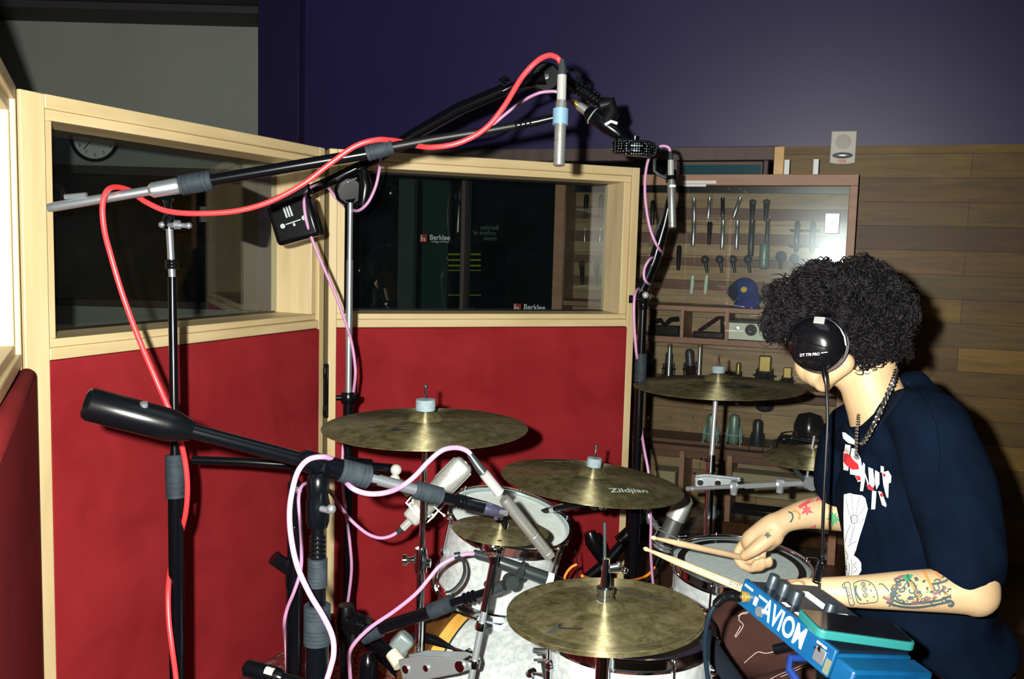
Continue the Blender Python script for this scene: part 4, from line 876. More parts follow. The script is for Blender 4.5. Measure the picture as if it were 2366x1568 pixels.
# bass drum
BA = math.radians(32); bd = V((math.cos(BA), -math.sin(BA), 0)); RB = .262; C0 = V((-.095, 2.31, RB + .018))
BM = frame_z(C0, -bd, (0, 0, 1)); be = empty('bass_drum', M=BM); tag(be, 'white pearl bass drum with glossy brown hoop and amber stripe, under the tom', 'drum')
LB = .36
obj('shell', MB().lathe([(RB - .005, -LB), (RB, -LB), (RB, -.045), (RB - .005, -.045), (RB - .005, -LB)], n=96), pearl, be, local=True)
obj('shell_edge', MB().lathe([(RB - .004, -.047), (RB + .0006, -.047), (RB + .0006, -.004), (RB - .004, -.004), (RB - .004, -.047)], n=96), amber, be, local=True)
obj('trim_ring', MB().lathe([(RB, -.051), (RB + .0012, -.051), (RB + .0012, -.046), (RB, -.046), (RB, -.051)], n=96), gunm, be, local=True)
for z0, z1 in ((-.012, .038), (-LB - .030, -LB + .010)):
    obj('hoop', MB().lathe([(RB + .003, z0), (RB + .016, z0), (RB + .018, z0 + .004), (RB + .018, z1 - .004), (RB + .016, z1), (RB + .003, z1), (RB + .003, z0)], n=96), hoopw, be, local=True)
    obj('hoop_band', MB().lathe([(RB + .0155, z1), (RB + .0185, z1 - .004), (RB + .0195, z1 - .004), (RB + .0195, z1 + .002), (RB + .015, z1 + .002), (RB + .0155, z1)], n=96), chrome, be, local=True)
obj('drum_head', MB().lathe([(0, .006), (RB, .006), (RB + .002, 0), (0, .002)], n=72), coated, be, local=True)
obj('drum_head', MB().lathe([(0, -LB - .006), (RB, -LB - .006), (RB + .002, -LB), (0, -LB - .002)], n=72), coated, be, local=True)
for k in range(8):
    a = 2 * math.pi * (k + .18) / 8; ca, sa_ = math.cos(a), math.sin(a)
    l_ = obj('lug', MB().lathe([(0, 0), (.010, .001), (.014, .007), (.013, .013), (.006, .019), (0, .019)], (RB * ca, RB * sa_, -.115), (ca, sa_, 0), 18).tube([(RB * 1.03 * ca, RB * 1.03 * sa_, -.115), (RB * 1.04 * ca, RB * 1.04 * sa_, -.075)], .006, 8), chrome, be, local=True)
    rr = RB + .014
    cl = obj('claw', MB().tube([(rr * ca, rr * sa_, -.075), ((rr + .012) * ca, (rr + .012) * sa_, -.03), ((rr + .012) * ca, (rr + .012) * sa_, .03), ((rr) * ca, rr * sa_, .045)], [.004, .012, .013, .008], 10), blackp, be, local=True)
    l2 = obj('lug', MB().lathe([(0, 0), (.010, .001), (.014, .007), (.013, .013), (.006, .019), (0, .019)], (RB * ca, RB * sa_, -LB + .07), (ca, sa_, 0), 18), chrome, be, local=True)
    obj('claw', MB().tube([(rr * ca, rr * sa_, -LB + .06), ((rr + .010) * ca, (rr + .010) * sa_, -LB), ((rr + .010) * ca, (rr + .010) * sa_, -LB - .028)], [.004, .009, .009], 10), chrome, be, local=True)
a = BM @ V((.3, -.14, -.08))
for s_ in (-1, 1):
    w0 = BM @ V((-.02, s_ * RB * .98, -.07)); w1 = V((w0.x, w0.y, 0.006)) + (BM.to_3x3() @ V((0, s_ * .12, .10))); w1.z = .006
    obj('spur', rod(w0, w1, .007), chrome, be)
# tom holder post on the bass drum
tc = tom.matrix_world @ V((0, 0, -.12)); hb = BM @ V((RB, 0, -.19))
obj('tom_post', MB().tube([hb - V((0, 0, .01)), hb + V((-.0, .05, .10))], .011, 12), chrome, be)
# clamp with winged bolt on the side drum's left
a = P(1272, 1500, 1.93); e = empty('drum_clamp', a); tag(e, 'chrome wing-bolt clamp at the left edge of the side drum', 'clamp')
obj('clamp_body', MB().tube([a + V((.004, 0, .05)), a - V((0, 0, .10))], .008, 12).box(a + V((.012, 0, .012)), (.012, .02, .05)), chrome, e)
obj('wing_bolt', MB().tube([a + V((-.006, -.01, .0)), a + V((-.036, -.02, .006))], .006, 10).tube([a + V((-.006, -.01, -.018)), a + V((-.034, -.02, -.014))], .003, 8), chrome, e)
obj('rubber_stop', MB().tube([a + V((-.008, -.005, -.025)), a + V((0.002, -.01, -.10))], [.012, .008], 12), gunm, e)
# ------------------------------------------------------------------ microphone stands
# A: tall boom stand at the left
q = P(405, 1085, 1.95); F = floor_below(P(409, 1120, 1.95)); stA = empty('boom_stand', F); tag(stA, 'tall black boom stand at the left carrying the upright pencil microphone and red cable', 'microphone stand')
tA = P(392, 470, 1.95); jA = P(405, 1075, 1.95); F.x = jA.x; F.y = jA.y
obj('lower_pole', rod(V((jA.x, jA.y, .02)), V((jA.x, jA.y, jA.z)), .0158), blackm, stA)
obj('clutch', grip_mb(P(407, 1150, 1.95), P(404, 1050, 1.95), .0205), grip, stA)
obj('upper_pole', rod(P(404, 1060, 1.95), P(398, 640, 1.95), .0092), blackm, stA)
obj('top_tube', rod(P(398, 645, 1.95), P(391, 520, 1.95), .0072), steel, stA)
rg = MB()
for y_ in (604, 611, 618): rg.torus(P(397, y_, 1.95), (0, 0, 1), .0115, .0026, 20, 6)
obj('collar', rg.tube([P(397, 600, 1.95), P(397, 622, 1.95)], .0105, 16), blackm, stA)
obj('swivel', MB().tube([P(391, 530, 1.95), P(390, 515, 1.95), P(389, 495, 1.95), P(387, 470, 1.93), P(386, 455, 1.92)], [.012, .014, .009, .007, .014], 16), blackm, stA)
obj('swivel_bolt', MB().tube([P(372, 519, 1.95), P(440, 521, 1.92)], .0055, 10).tube([P(404, 519, 1.92), P(415, 519, 1.92)], .0095, 12).sph(P(436, 521, 1.92), .007, 10).sph(P(374, 519, 1.94), .007, 10), steel, stA)
tripod(stA, F, .3, .3, 2.0)
bA = lambda t: P(112 + (905 - 112) * t, 480 + (345 - 480) * t - 22 * math.sin(math.pi * t) * .0, 1.78 + .12 * t)
def bl(px, d): return P(px, 480 - (px - 112) * .170, d)
obj('counter_rod', MB().tube([bl(112, 1.84), bl(128, 1.84), bl(350, 1.86)], [.0085, .0095, .0095], 14), steel, stA)
obj('clamp_body', MB().tube([bl(345, 1.86), bl(352, 1.86), bl(410, 1.865), bl(418, 1.865)], [.010, .0155, .0165, .012], 18), steel, stA)
obj('sleeve', grip_mb(bl(416, 1.865), bl(490, 1.87), .0205, ribs=7), grip, stA)
obj('boom_tube', MB().tube([bl(488, 1.87), bl(850, 1.90)], .0118, 16), blackm, stA)
obj('boom_clutch', grip_mb(bl(847, 1.90), P(908, 338, 1.90), .0165, ribs=6), grip, stA)
obj('boom_extension', MB().tube([P(905, 340, 1.90), P(1000, 322, 1.91), P(1120, 303, 1.91), P(1192, 290, 1.91)], [.0105, .0095, .0085, .0075], 14), blackr, stA)
sm = MB()
for k in range(4): sm.torus(P(1192 + k * 11, 290 - k * 2, 1.91), P(1240, 280, 1.91) - P(1190, 290, 1.91), .0085, .0022, 16, 6)
obj('clip_joint', sm.tube([P(1185, 291, 1.91), P(1240, 281, 1.91), P(1278, 272, 1.905)], [.007, .0095, .008], 12), blackp, stA)
obj('safety_clip', MB().tube([P(150, 455, 1.84), P(200, 450, 1.84)], .0055, 10), steel, stA)
obj('microphone_clip', MB().lathe([(.0125, -.016), (.0160, -.016), (.0160, .016), (.0125, .016), (.0125, -.016)], P(1295, 270, 1.90), P(1298, 180, 1.9) - P(1292, 380, 1.9), 24), mat('blue_grey_rubber', (.10, .19, .26), .5), stA)
m1 = empty('pencil_microphone', P(1292, 380, 1.9)); tag(m1, 'satin silver pencil microphone hanging upright at the boom tip, red cable', 'microphone')
mic_body(m1, P(1297, 232, 1.9), P(1291.5, 381, 1.9), .0118, nickel); obj('power_switch', MB().tube([P(1303, 245, 1.895), P(1303, 258, 1.895)], .004, 8), whitep, m1)
ax = P(1299, 170, 1.9) - P(1297, 230, 1.9); obj('connector', rod(P(1297, 232, 1.9), P(1298.5, 172, 1.9), .0098), silver, m1); obj('cable_boot', MB().tube([P(1298.5, 174, 1.9), P(1299, 160, 1.9), P(1298, 138, 1.9)], [.010, .009, .006], 14), gunm, m1)
cable('microphone_cable', [(1298, 150, 1.9), (1288, 134, 1.9), (1268, 128, 1.89), (1240, 142, 1.88), (1205, 180, 1.88), (1165, 245, 1.87), (1120, 298, 1.87), (1060, 330, 1.87), (1000, 340, 1.88), (960, 336, 1.91), (925, 327, 1.92), (905, 324, 1.9), (870, 323, 1.87), (820, 338, 1.86), (760, 380, 1.86), (700, 425, 1.86), (620, 467, 1.86), (540, 488, 1.86), (450, 493, 1.86), (385, 487, 1.87), (340, 468, 1.88), (322, 456, 1.89), (300, 440, 1.90), (270, 432, 1.86), (248, 440, 1.82), (237, 475, 1.81), (241, 530, 1.81), (256, 590, 1.81), (283, 680, 1.82), (320, 780, 1.84), (362, 880, 1.86), (403, 975, 1.86), (425, 1050, 1.90), (433, 1120, 1.92), (428, 1190, 1.95), (410, 1255, 2.0), (396, 1300, 1.99), (389, 1360, 1.95), (390, 1430, 1.93), (398, 1500, 1.92), (408, 1580, 1.92), (415, 1700, 1.9)], .0056, redc, 'bright red microphone cable wound along the left boom stand', k=10)

# D: heavy boom stand in front, with counterweight
F = floor_below(P(733, 1400, 1.56)); stD = empty('boom_stand', F); tag(stD, 'nearest black boom stand with a fat counterweight, reaching over the splash cymbal', 'microphone stand')
xy = lambda z: V((F.x, F.y, z))
def zat(py, d=1.56): return P(733, py, d).z
obj('lower_pole', rod(xy(.02), xy(zat(1480)), .0195), blackm, stD)
obj('clutch', grip_mb(xy(zat(1490)), xy(zat(1396)), .0225, ribs=10), grip, stD)
obj('middle_tube', rod(xy(zat(1400)), xy(zat(1330)), .0135), blackp, stD)
obj('clutch', grip_mb(xy(zat(1352)), xy(zat(1285)), .0165, ribs=8), grip, stD)
rg = MB().tube([xy(zat(1288)), xy(zat(1210))], .0105, 14)
for k in range(5): rg.torus(xy(zat(1280 - k * 11)), (0, 0, 1), .0115, .003, 18, 6)
obj('threaded_tube', rg, blackp, stD)
obj('swivel', MB().lathe([(0, 0), (.016, 0), (.019, .01), (.020, .04), (.017, .055), (.019, .062), (.018, .085), (.012, .092), (0, .092)], xy(zat(1212)), (0, 0, 1), 24), blackm, stD)
obj('swivel_bolt', MB().tube([xy(zat(1160)) + V((.01, -.02, 0)), xy(zat(1160)) + V((.026, -.03, 0))], .0055, 10).sph(xy(zat(1160)) + V((.028, -.03, .003)), .008, 10), steel, stD)
def bd_(px, d): return P(px, 930 + (px - 195) * .2625, d)
obj('neck', MB().tube([xy(zat(1125)), bd_(745, 1.57) - V((0, 0, .005))], [.012, .016], 16), blackm, stD)
obj('clamp_body', MB().tube([bd_(690, 1.56), bd_(700, 1.56), bd_(785, 1.59), bd_(792, 1.59)], [.012, .0185, .0185, .014], 18), blackm, stD)
obj('boom_tube', MB().tube([bd_(345, 1.46), bd_(690, 1.56), bd_(870, 1.62)], .0122, 18), blackm, stD)
ax = bd_(400, 1.48) - bd_(200, 1.43)
obj('counterweight', MB().lathe([(0, 0), (.016, 0), (.0225, .003), (.0262, .010), (.0262, .125), (.024, .140), (.019, .155), (.016, .165), (0, .165)], bd_(193, 1.425), ax, 32), blackp, stD)
obj('weight_screw', MB().tube([bd_(335, 1.45) + V((0, 0, .012)), bd_(335, 1.45) + V((0, -.004, .026))], .006, 10), steel, stD)
obj('sleeve', grip_mb(bd_(787, 1.59), bd_(853, 1.61), .0205, ribs=7), grip, stD)
obj('steel_tube', rod(bd_(850, 1.61), bd_(962, 1.65), .0100), steel, stD)
obj('boom_clutch', grip_mb(bd_(958, 1.65), bd_(1020, 1.67), .0165, ribs=7), grip, stD)
rg = MB().tube([bd_(1018, 1.67), bd_(1060, 1.685)], .009, 14)
for k in range(3): rg.torus(bd_(1056 + k * 8, 1.685), ax, .0105, .0028, 18, 6)
obj('threaded_tube', rg, blackm, stD)
obj('tip', MB().tube([bd_(1058, 1.685), bd_(1066, 1.69), bd_(1118, 1.70)], [.009, .0125, .012], 16), blackm, stD)
obj('microphone_clip', MB().tube([bd_(1110, 1.70), bd_(1118, 1.70), bd_(1160, 1.715), bd_(1166, 1.715)], [.010, .0125, .0095, .007], 16).tube([P(1148, 1172, 1.71), P(1146, 1200, 1.71)], .004, 8), purplef, stD)
obj('clip_screw', MB().tube([bd_(1158, 1.70) , bd_(1170, 1.69)], .005, 12), steel, stD)
tripod(stD, F, .3, .3, 3.3)
m2 = empty('pencil_microphone', P(1272, 1285, 1.77)); tag(m2, 'silver pencil microphone slanting down over the splash cymbal, pink cable', 'microphone')
A, B = P(1117, 1092, 1.70), P(1270, 1284, 1.79)
mic_body(m2, A.lerp(B, .30), B, .0112, nickel)
obj('connector', MB().lathe([(0, 0), (.0090, 0), (.0096, .004), (.0096, .05), (.011, .052), (0, .052)], A, B - A, 20), silver, m2); obj('cable_boot', MB().tube([A, P(1105, 1077, 1.70), P(1086, 1050, 1.70)], [.0090, .0085, .006], 14), gunm, m2)
cable('microphone_cable', [(1092, 1056, 1.70), (1080, 1042, 1.70), (1055, 1034, 1.69), (1022, 1040, 1.67), (990, 1066, 1.66), (958, 1100, 1.64), (925, 1125, 1.62), (890, 1138, 1.59), (850, 1140, 1.575), (815, 1128, 1.57), (795, 1105, 1.61), (785, 1078, 1.62), (770, 1062, 1.585), (745, 1055, 1.55), (712, 1062, 1.53), (688, 1090, 1.52), (674, 1140, 1.51), (669, 1190, 1.51), (674, 1250, 1.50), (688, 1310, 1.49), (715, 1370, 1.485), (748, 1425, 1.48), (768, 1470, 1.48), (771, 1510, 1.48), (763, 1545, 1.48), (748, 1600, 1.48), (740, 1700, 1.48)], .0047, pinkc, 'thick pale pink cable looping over the nearest boom stand', k=10)

# E: stand with horizontal boom for the left studio microphone
F = floor_below(P(680, 1300, 2.15)); stE = empty('boom_stand', F); tag(stE, 'dark short boom stand behind the nearest one, holding the left studio microphone', 'microphone stand')
xy = lambda z: V((F.x, F.y, z)); zat = lambda py: P(680, py, 2.15).z
obj('lower_pole', rod(xy(.02), xy(zat(1330)), .018), blackm, stE); obj('clutch', grip_mb(xy(zat(1358)), xy(zat(1285)), .020), blackp, stE)
obj('clutch_arm', MB().tube([xy(zat(1325)), P(632, 1287, 2.13)], [.014, .017], 16), blackp, stE)
obj('upper_pole', rod(xy(zat(1290)), xy(zat(1110)), .0115), blackm, stE)
obj('collar', MB().tube([xy(zat(1285)), xy(zat(1212))], .0165, 16), blackp, stE)
obj('swivel', MB().tube([xy(zat(1165)), xy(zat(1110)), xy(zat(1100))], [.016, .016, .008], 16), blackm, stE)
obj('swivel_bolt', MB().sph(P(690, 1132, 2.12), .009, 12), steel, stE)
obj('boom_tube', MB().tube([P(445, 1062, 2.12), P(560, 1066, 2.13), P(700, 1075, 2.15), P(862, 1080, 2.2)], [.0095, .0095, .012, .012], 14), blackm, stE)
obj('boom_tip', MB().tube([P(800, 1072, 2.19), P(858, 1078, 2.2), P(862, 1078, 2.2), P(905, 1082, 2.22)], [.018, .018, .011, .011], 16), blackp, stE)
obj('pole_neck', MB().tube([xy(zat(1105)), P(684, 1075, 2.15)], .010, 12), blackm, stE)
disc_base(stE, F, .15)
def studio_mic(top, base, r, label, gm, bm_, flat=.55, wire=None, wm=None):
    e = empty('studio_microphone', base); tag(e, label, 'microphone', 'large studio microphones by the drums')
    top, base = V(top), V(base); d = (top - base).normalized(); h = (top - base).length
    toC = (CAMP - base).normalized(); x = (d.cross(toC)).normalized(); y = d.cross(x)
    Mx_ = Matrix((x, y, d)).transposed().to_4x4(); Mx_.translation = base
    def pr_(sx, sy, z): return V((sx, sy, z))
    hb = h * .53
    bod = MB().lathe([(0, 0), (r * .55, 0), (r * .8, h * .03), (r * .97, h * .07), (r, h * .1), (r, hb), (0, hb)], n=36); bod.v = [Mx_ @ v for v in bod.v]
    obj('body', bod, bm_, e)
    g = MB(); n = 28; rings = [(1.0, hb), (1.0, hb + h * .02), (.97, h * .9), (.86, h * .97), (.6, h)]
    pts = []
    for s_, z in rings:
        ring = []
        for j in range(n):
            a = 2 * math.pi * j / n; c_, s2_ = math.cos(a), math.sin(a); p_ = 4.0
            k = (abs(c_) ** p_ + abs(s2_) ** p_) ** (-1 / p_) if z > hb + .001 else 1
            fy = flat + (1 - flat) * max(0, 1 - (z - hb) / (h - hb) * 1.2)
            ring.append(V((r * s_ * c_ * min(k, 1.12), r * s_ * s2_ * fy * min(k, 1.12), z)))
        pts.append(ring)
    for ring in pts: g.v += [Mx_ @ p_ for p_ in ring]
    for k in range(len(pts) - 1):
        for j in range(n): g.f.append((k * n + j, k * n + (j + 1) % n, (k + 1) * n + (j + 1) % n, (k + 1) * n + j))
    g.f.append(tuple(range(n))); g.f.append(tuple((len(pts) - 1) * n + j for j in range(n)))
    obj('grille', g, gm, e, ang=50)
    b = MB()
    b.tube([Mx_ @ V((-r * 1.02, r * .0, hb)), Mx_ @ V((-r * 1.0, 0, h * .93)), Mx_ @ V((0, 0, h * 1.004)), Mx_ @ V((r * 1.0, 0, h * .93)), Mx_ @ V((r * 1.02, 0, hb))], .0022, 6)
    b.torus(Mx_ @ V((0, 0, hb)), d, r * 1.0, .0016, 32, 6)
    obj('grille_band', b, bm_, e)
    m_ = MB(); R1 = r * 1.75
    for z in (h * .02, h * .28):
        nn = 8
        P_ = [Mx_ @ V((math.cos(k * math.pi / 4) * R1 * (1 if k % 2 else .72), math.sin(k * math.pi / 4) * R1 * (1 if k % 2 else .72), z)) for k in range(nn)]
        m_.tube(P_ + [P_[0]], .0019, 6)
    for k in range(4):
        a = math.pi / 4 + k * math.pi / 2; c_, s2_ = math.cos(a), math.sin(a)
        m_.tube([Mx_ @ V((c_ * r * .9, s2_ * r * .9, h * .0)), Mx_ @ V((c_ * R1, s2_ * R1, h * .02)), Mx_ @ V((c_ * R1 * 1.05, s2_ * R1 * 1.05, h * .16)), Mx_ @ V((c_ * R1, s2_ * R1, h * .28)), Mx_ @ V((c_ * R1 * 1.5, s2_ * R1 * 1.5, h * .33))], .0019, 6)
        m_.sph(Mx_ @ V((c_ * R1 * 1.5, s2_ * R1 * 1.5, h * .33)), .0035, 8)
    m_.torus(Mx_ @ V((0, 0, -h * .02)), d, r * .95, .0035, 24, 6).torus(Mx_ @ V((0, 0, h * .05)), d, r * 1.02, .003, 24, 6)
    obj('shock_mount', m_, wm or whitep, e)
    return e, Mx_
sil = noisy('satin_grille', [(.3, (.26, .28, .26)), (.7, (.40, .42, .39))], ns=350, detail=2, rough=.45, metal=.5)
bodm = mat('satin_body', (.34, .36, .33), .42, .5)
e, Mq = studio_mic(P(1076, 1068, 2.22), P(968, 1178, 2.25), .0275, 'silver studio microphone tilted in a wire shock mount behind the left cymbal stand', sil, bodm, .6)
obj('ball_knob', MB().sph(P(915, 1085, 2.2), .0135, 18).sph(P(912, 1107, 2.2), .013, 18).tube([P(912, 1107, 2.2), P(945, 1140, 2.22)], .010, 12), mat('pale_grey_paint', (.42, .43, .39), .4, .2), e)
cb_ = P(968, 1178, 2.25); dn_ = (cb_ - P(1076, 1068, 2.22)).normalized()
obj('cage', MB().box(P(962, 1185, 2.24), (.045, .035, .045), Mq.to_3x3()), mat('pale_cage', (.36, .38, .35), .4, .3), e, bevel=.008)
obj('connector', rod(P(955, 1195, 2.25), P(930, 1220, 2.25), .0095), silver, e); obj('cable_boot', MB().tube([P(932, 1218, 2.25), P(917, 1231, 2.25)], [.009, .006], 12), gunm, e)
cable('microphone_cable', [(920, 1228, 2.25), (900, 1239, 2.24), (875, 1242, 2.23), (845, 1230, 2.22), (810, 1200, 2.21), (785, 1168, 2.2), (768, 1143, 2.2), (750, 1124, 2.2), (725, 1117, 2.18), (700, 1120, 2.13), (690, 1150, 2.1), (694, 1210, 2.09), (697, 1270, 2.08), (694, 1320, 2.08), (680, 1365, 2.08), (664, 1405, 2.1), (657, 1440, 2.12), (660, 1480, 2.2), (664, 1560, 2.2)], .0042, pinkc, 'thin pink cable hanging from the left studio microphone', k=8)
# F: right studio microphone near the snare
e, Mq = studio_mic(P(1585, 1143, 2.98), P(1530, 1265, 2.98), .0285, 'grey studio microphone with silver grille, tilted behind the snare drum', sil, mat('grey_body', (.075, .08, .08), .45, .4), .6, wm=chromed)
obj('ball_knob', MB().sph(P(1496, 1180, 2.95), .013, 18).tube([P(1496, 1180, 2.95), P(1503, 1203, 2.95), P(1518, 1220, 2.97)], [.008, .014, .008], 14), steel, e)
obj('connector', rod(P(1524, 1285, 2.98), P(1514, 1308, 2.98), .010), blackp, e)
cable('microphone_cable', [(1513, 1308, 2.98), (1503, 1322, 2.97), (1485, 1334, 2.95), (1460, 1340, 2.93), (1430, 1342, 2.9), (1400, 1342, 2.86), (1370, 1338, 2.8), (1345, 1330, 2.7)], .0045, orangec, 'bright orange cable running from the right studio microphone behind the hi-hat')
cable('microphone_cable', [(1333, 1303, 2.9), (1320, 1310, 2.9), (1308, 1325, 2.9), (1303, 1345, 2.9), (1302, 1400, 2.9)], .0045, orangec, 'short orange cable loop beside the tom drum')
# small black stand behind the hi-hat for it
F = floor_below(P(1400, 1300, 2.95)); stF = empty('microphone_stand', F); tag(stF, 'low black microphone stand between the tom drum and the middle screen edge', 'microphone stand')
xy = lambda z: V((F.x, F.y, z)); z_ = P(1400, 1300, 2.95).z
obj('pole', rod(xy(.02), xy(z_), .014), blackm, stF)
obj('boom_tube', MB().tube([P(1345, 1345, 2.92), P(1400, 1300, 2.95), P(1448, 1245, 2.97)], .017, 14), blackp, stF); obj('clutch', grip_mb(P(1430, 1252, 2.96), P(1462, 1222, 2.97), .021), blackp, stF)
obj('boom_tip', MB().tube([P(1462, 1222, 2.97), P(1496, 1182, 2.95)], .010, 12), blackm, stF)
obj('clamp', MB().tube([P(1362, 1228, 2.92), P(1370, 1250, 2.92), P(1392, 1290, 2.93)], [.018, .026, .018], 16), blackp, stF)
obj('clamp_bolt', MB().tube([P(1398, 1312, 2.9), P(1432, 1306, 2.9)], .009, 12).sph(P(1398, 1313, 2.9), .014, 12).sph(P(1430, 1303, 2.9), .010, 12), steel, stF)
disc_base(stF, F, .16)
cable('thin_cable', [(1330, 1270, 2.92), (1332, 1290, 2.92), (1334, 1320, 2.92), (1333, 1350, 2.92)], .002, blackr, 'thin black cable hanging beside the tom drum')

# B: stand by the middle screen with ribbon microphone
F = floor_below(P(805, 900, 2.72)); stB = empty('boom_stand', F); tag(stB, 'tall boom stand before the middle screen with a black counterweight and jointed arm', 'microphone stand')
xy = lambda z: V((F.x, F.y, z)); zat = lambda py: P(806, py, 2.72).z
obj('lower_pole', rod(xy(.02), xy(zat(915)), .0148), blackm, stB)
obj('collar', MB().lathe([(0, 0), (.019, 0), (.022, .008), (.022, .024), (.018, .034), (0, .034)], xy(zat(932)), (0, 0, 1), 24), blackp, stB)
obj('collar_bolt', MB().tube([xy(zat(918)) + V((-.018, -.01, 0)), xy(zat(918)) + V((-.034, -.014, 0))], .008, 10).tube([xy(zat(915)) + V((.018, -.01, 0)), xy(zat(915)) + V((.028, -.014, 0))], .010, 10), blackm, stB)
obj('upper_pole', rod(xy(zat(920)), xy(zat(600)), .0098), steel, stB); obj('top_tube', rod(xy(zat(605)), xy(zat(470)), .0078), steel, stB)
k_ = P(808, 440, 2.70); k2 = P(845, 425, 2.72)
hd = MB().lathe([(0, -.022), (.040, -.022), (.046, -.012), (.046, .012), (.040, .022), (0, .022)], k_, (-.25, 1, .15), 10); obj('swivel_head', hd, gunm if False else blackp, stB, bevel=.004)
obj('swivel_screw', MB().tube([k_ + V((-.03, -.028, .012)), k_ + V((.025, -.026, .035))], .0022, 6).sph(k_ + V((0, -.03, .022)), .006, 8), steel, stB)
obj('swivel_lever', MB().tube([P(838, 392, 2.68), P(845, 430, 2.68), P(838, 475, 2.69)], [.014, .020, .014], 12).tube([P(826, 392, 2.67), P(872, 365, 2.68)], .011, 10), blackp, stB)
obj('swivel_neck', MB().tube([P(812, 485, 2.72), P(808, 455, 2.70)], [.018, .024], 12), blackm, stB)
bB = lambda px, d: P(px, 430 - (px - 720) * .535, d)
obj('boom_tube', MB().tube([P(700, 447, 2.66), P(790, 405, 2.70), P(870, 366, 2.70), P(960, 308, 2.68), P(1060, 252, 2.64), P(1165, 207, 2.60)], [.0145, .0145, .0150, .0165, .0180, .0170], 16), blackm, stB)
a = P(684, 510, 2.62)
cw = MB(); R3 = Matrix.Rotation(math.radians(-20), 3, 'Y')
obj('counterweight', MB().box(a, (.125, .075, .115), Matrix.Rotation(math.radians(-17), 3, 'Y')), blackp, stB, bevel=.012, seg=3)
obj('weight_clamp', MB().box(a + V((-.012, .0, .068)), (.12, .06, .032), Matrix.Rotation(math.radians(-24), 3, 'Y')), blackm, stB, bevel=.008, seg=3)
mk = MB(); Rk = Matrix.Rotation(math.radians(-20), 4, 'Y'); base = Matrix.Translation(a + V((0, -.0385, 0))) @ Rk
for x0 in (-.012, -.004, .004): mk.add(xform(MB().bx(x0 - .003, x0 + .002, -.001, 0, .012, .042), base))
mk.add(xform(MB().bx(-.022, .022, -.001, 0, -.006, -.003), base)).add(xform(MB().bx(-.003, .003, -.001, 0, -.016, -.008), base))
mk.add(xform(MB().lathe([(0, 0), (.007, 0), (0, .0008)], (-.032, 0, -.006), (0, -1, 0), 12), base)).add(xform(MB().lathe([(0, 0), (.007, 0), (0, .0008)], (.032, 0, -.003), (0, -1, 0), 12), base))
obj('printed_mark', mk, mat('grey_print', (.30, .36, .36), .6), stB, smooth=False)
kn = P(1262, 180, 2.58)
obj('knuckle_plate', MB().tube([P(1160, 212, 2.6), P(1185, 200, 2.6), P(1215, 190, 2.59), kn], [.017, .019, .026, .040], 16, squash=.6).lathe([(0, -.018), (.036, -.018), (.042, -.008), (.042, .008), (.036, .018), (0, .018)], kn, (.1, 1, 0), 28), blackp, stB)
obj('knuckle_bolt', MB().lathe([(0, 0), (.010, 0), (.008, .006), (0, .007)], kn + V((0, -.02, 0)), (-.1, -1, 0), 14), gunm, stB)
obj('knuckle_wing', wing(P(1172, 190, 2.59), V((-.8, -.3, .5)), .018), blackm, stB)
obj('lower_arm', MB().tube([P(1285, 180, 2.58), P(1320, 195, 2.56), P(1350, 214, 2.55), P(1400, 245, 2.54)], [.016, .015, .015, .013], 14), blackm, stB)
rg = MB()
for t in (.2, .3, .55, .65, .75): rg.torus(P(1320, 195, 2.56).lerp(P(1400, 245, 2.54), t), P(1400, 245, 2.54) - P(1320, 195, 2.56), .0165, .003, 18, 6)
obj('arm_ring', rg, blackp, stB)
obj('shadow_loop', MB().tube([P(1300, 165, 2.58), P(1325, 160, 2.58), P(1340, 180, 2.58), P(1335, 205, 2.57)], .0045, 8), blackr, stB)
tripod(stB, F, .3, .28, .2)
rb = empty('ribbon_microphone', P(1465, 342, 2.5)); tag(rb, 'black ribbon microphone with a perforated round head hanging from the jointed arm', 'microphone')
A, B = P(1320, 232, 2.53), P(1425, 305, 2.51); d = (B - A).normalized()
obj('connector', MB().tube([A, P(1345, 250, 2.53)], [.008, .010], 14), goldm, rb)
obj('connector_sleeve', MB().tube([P(1337, 244, 2.53), P(1362, 261, 2.525)], [.0125, .0145], 18), nickel, rb)
obj('body', MB().tube([P(1358, 258, 2.525), P(1366, 264, 2.52), P(1405, 292, 2.515), P(1428, 308, 2.51), P(1440, 318, 2.51)], [.016, .0215, .022, .017, .012], 20), blackm, rb)
obj('ring', MB().torus(P(1369, 268, 2.52), d, .0225, .002, 28, 8), silver, rb)
obj('clip', MB().tube([P(1385, 245, 2.52), P(1410, 240, 2.52), P(1412, 262, 2.515), P(1400, 285, 2.51)], [.018, .020, .022, .020], 14), blackr, rb)
obj('badge', MB().tube([P(1398, 288, 2.485), P(1412, 280, 2.487), P(1426, 285, 2.49)], .004, 8), whitep, rb)
hc = P(1465, 342, 2.5); hz = V((.05, -.10, 1)).normalized()
obj('perforated_head', MB().lathe([(0, -.022), (.040, -.022), (.054, -.018), (.060, -.009), (.061, -.003), (.0585, 0), (.061, .003), (.060, .009), (.054, .018), (.040, .022), (0, .022)], hc, hz, 48), mesh_metal, rb, ang=20)
obj('head_neck', MB().tube([P(1432, 310, 2.51), P(1445, 330, 2.50)], [.012, .016], 14).tube([hc + hz * .02, hc + hz * .032], .012, 14), blackm, rb)
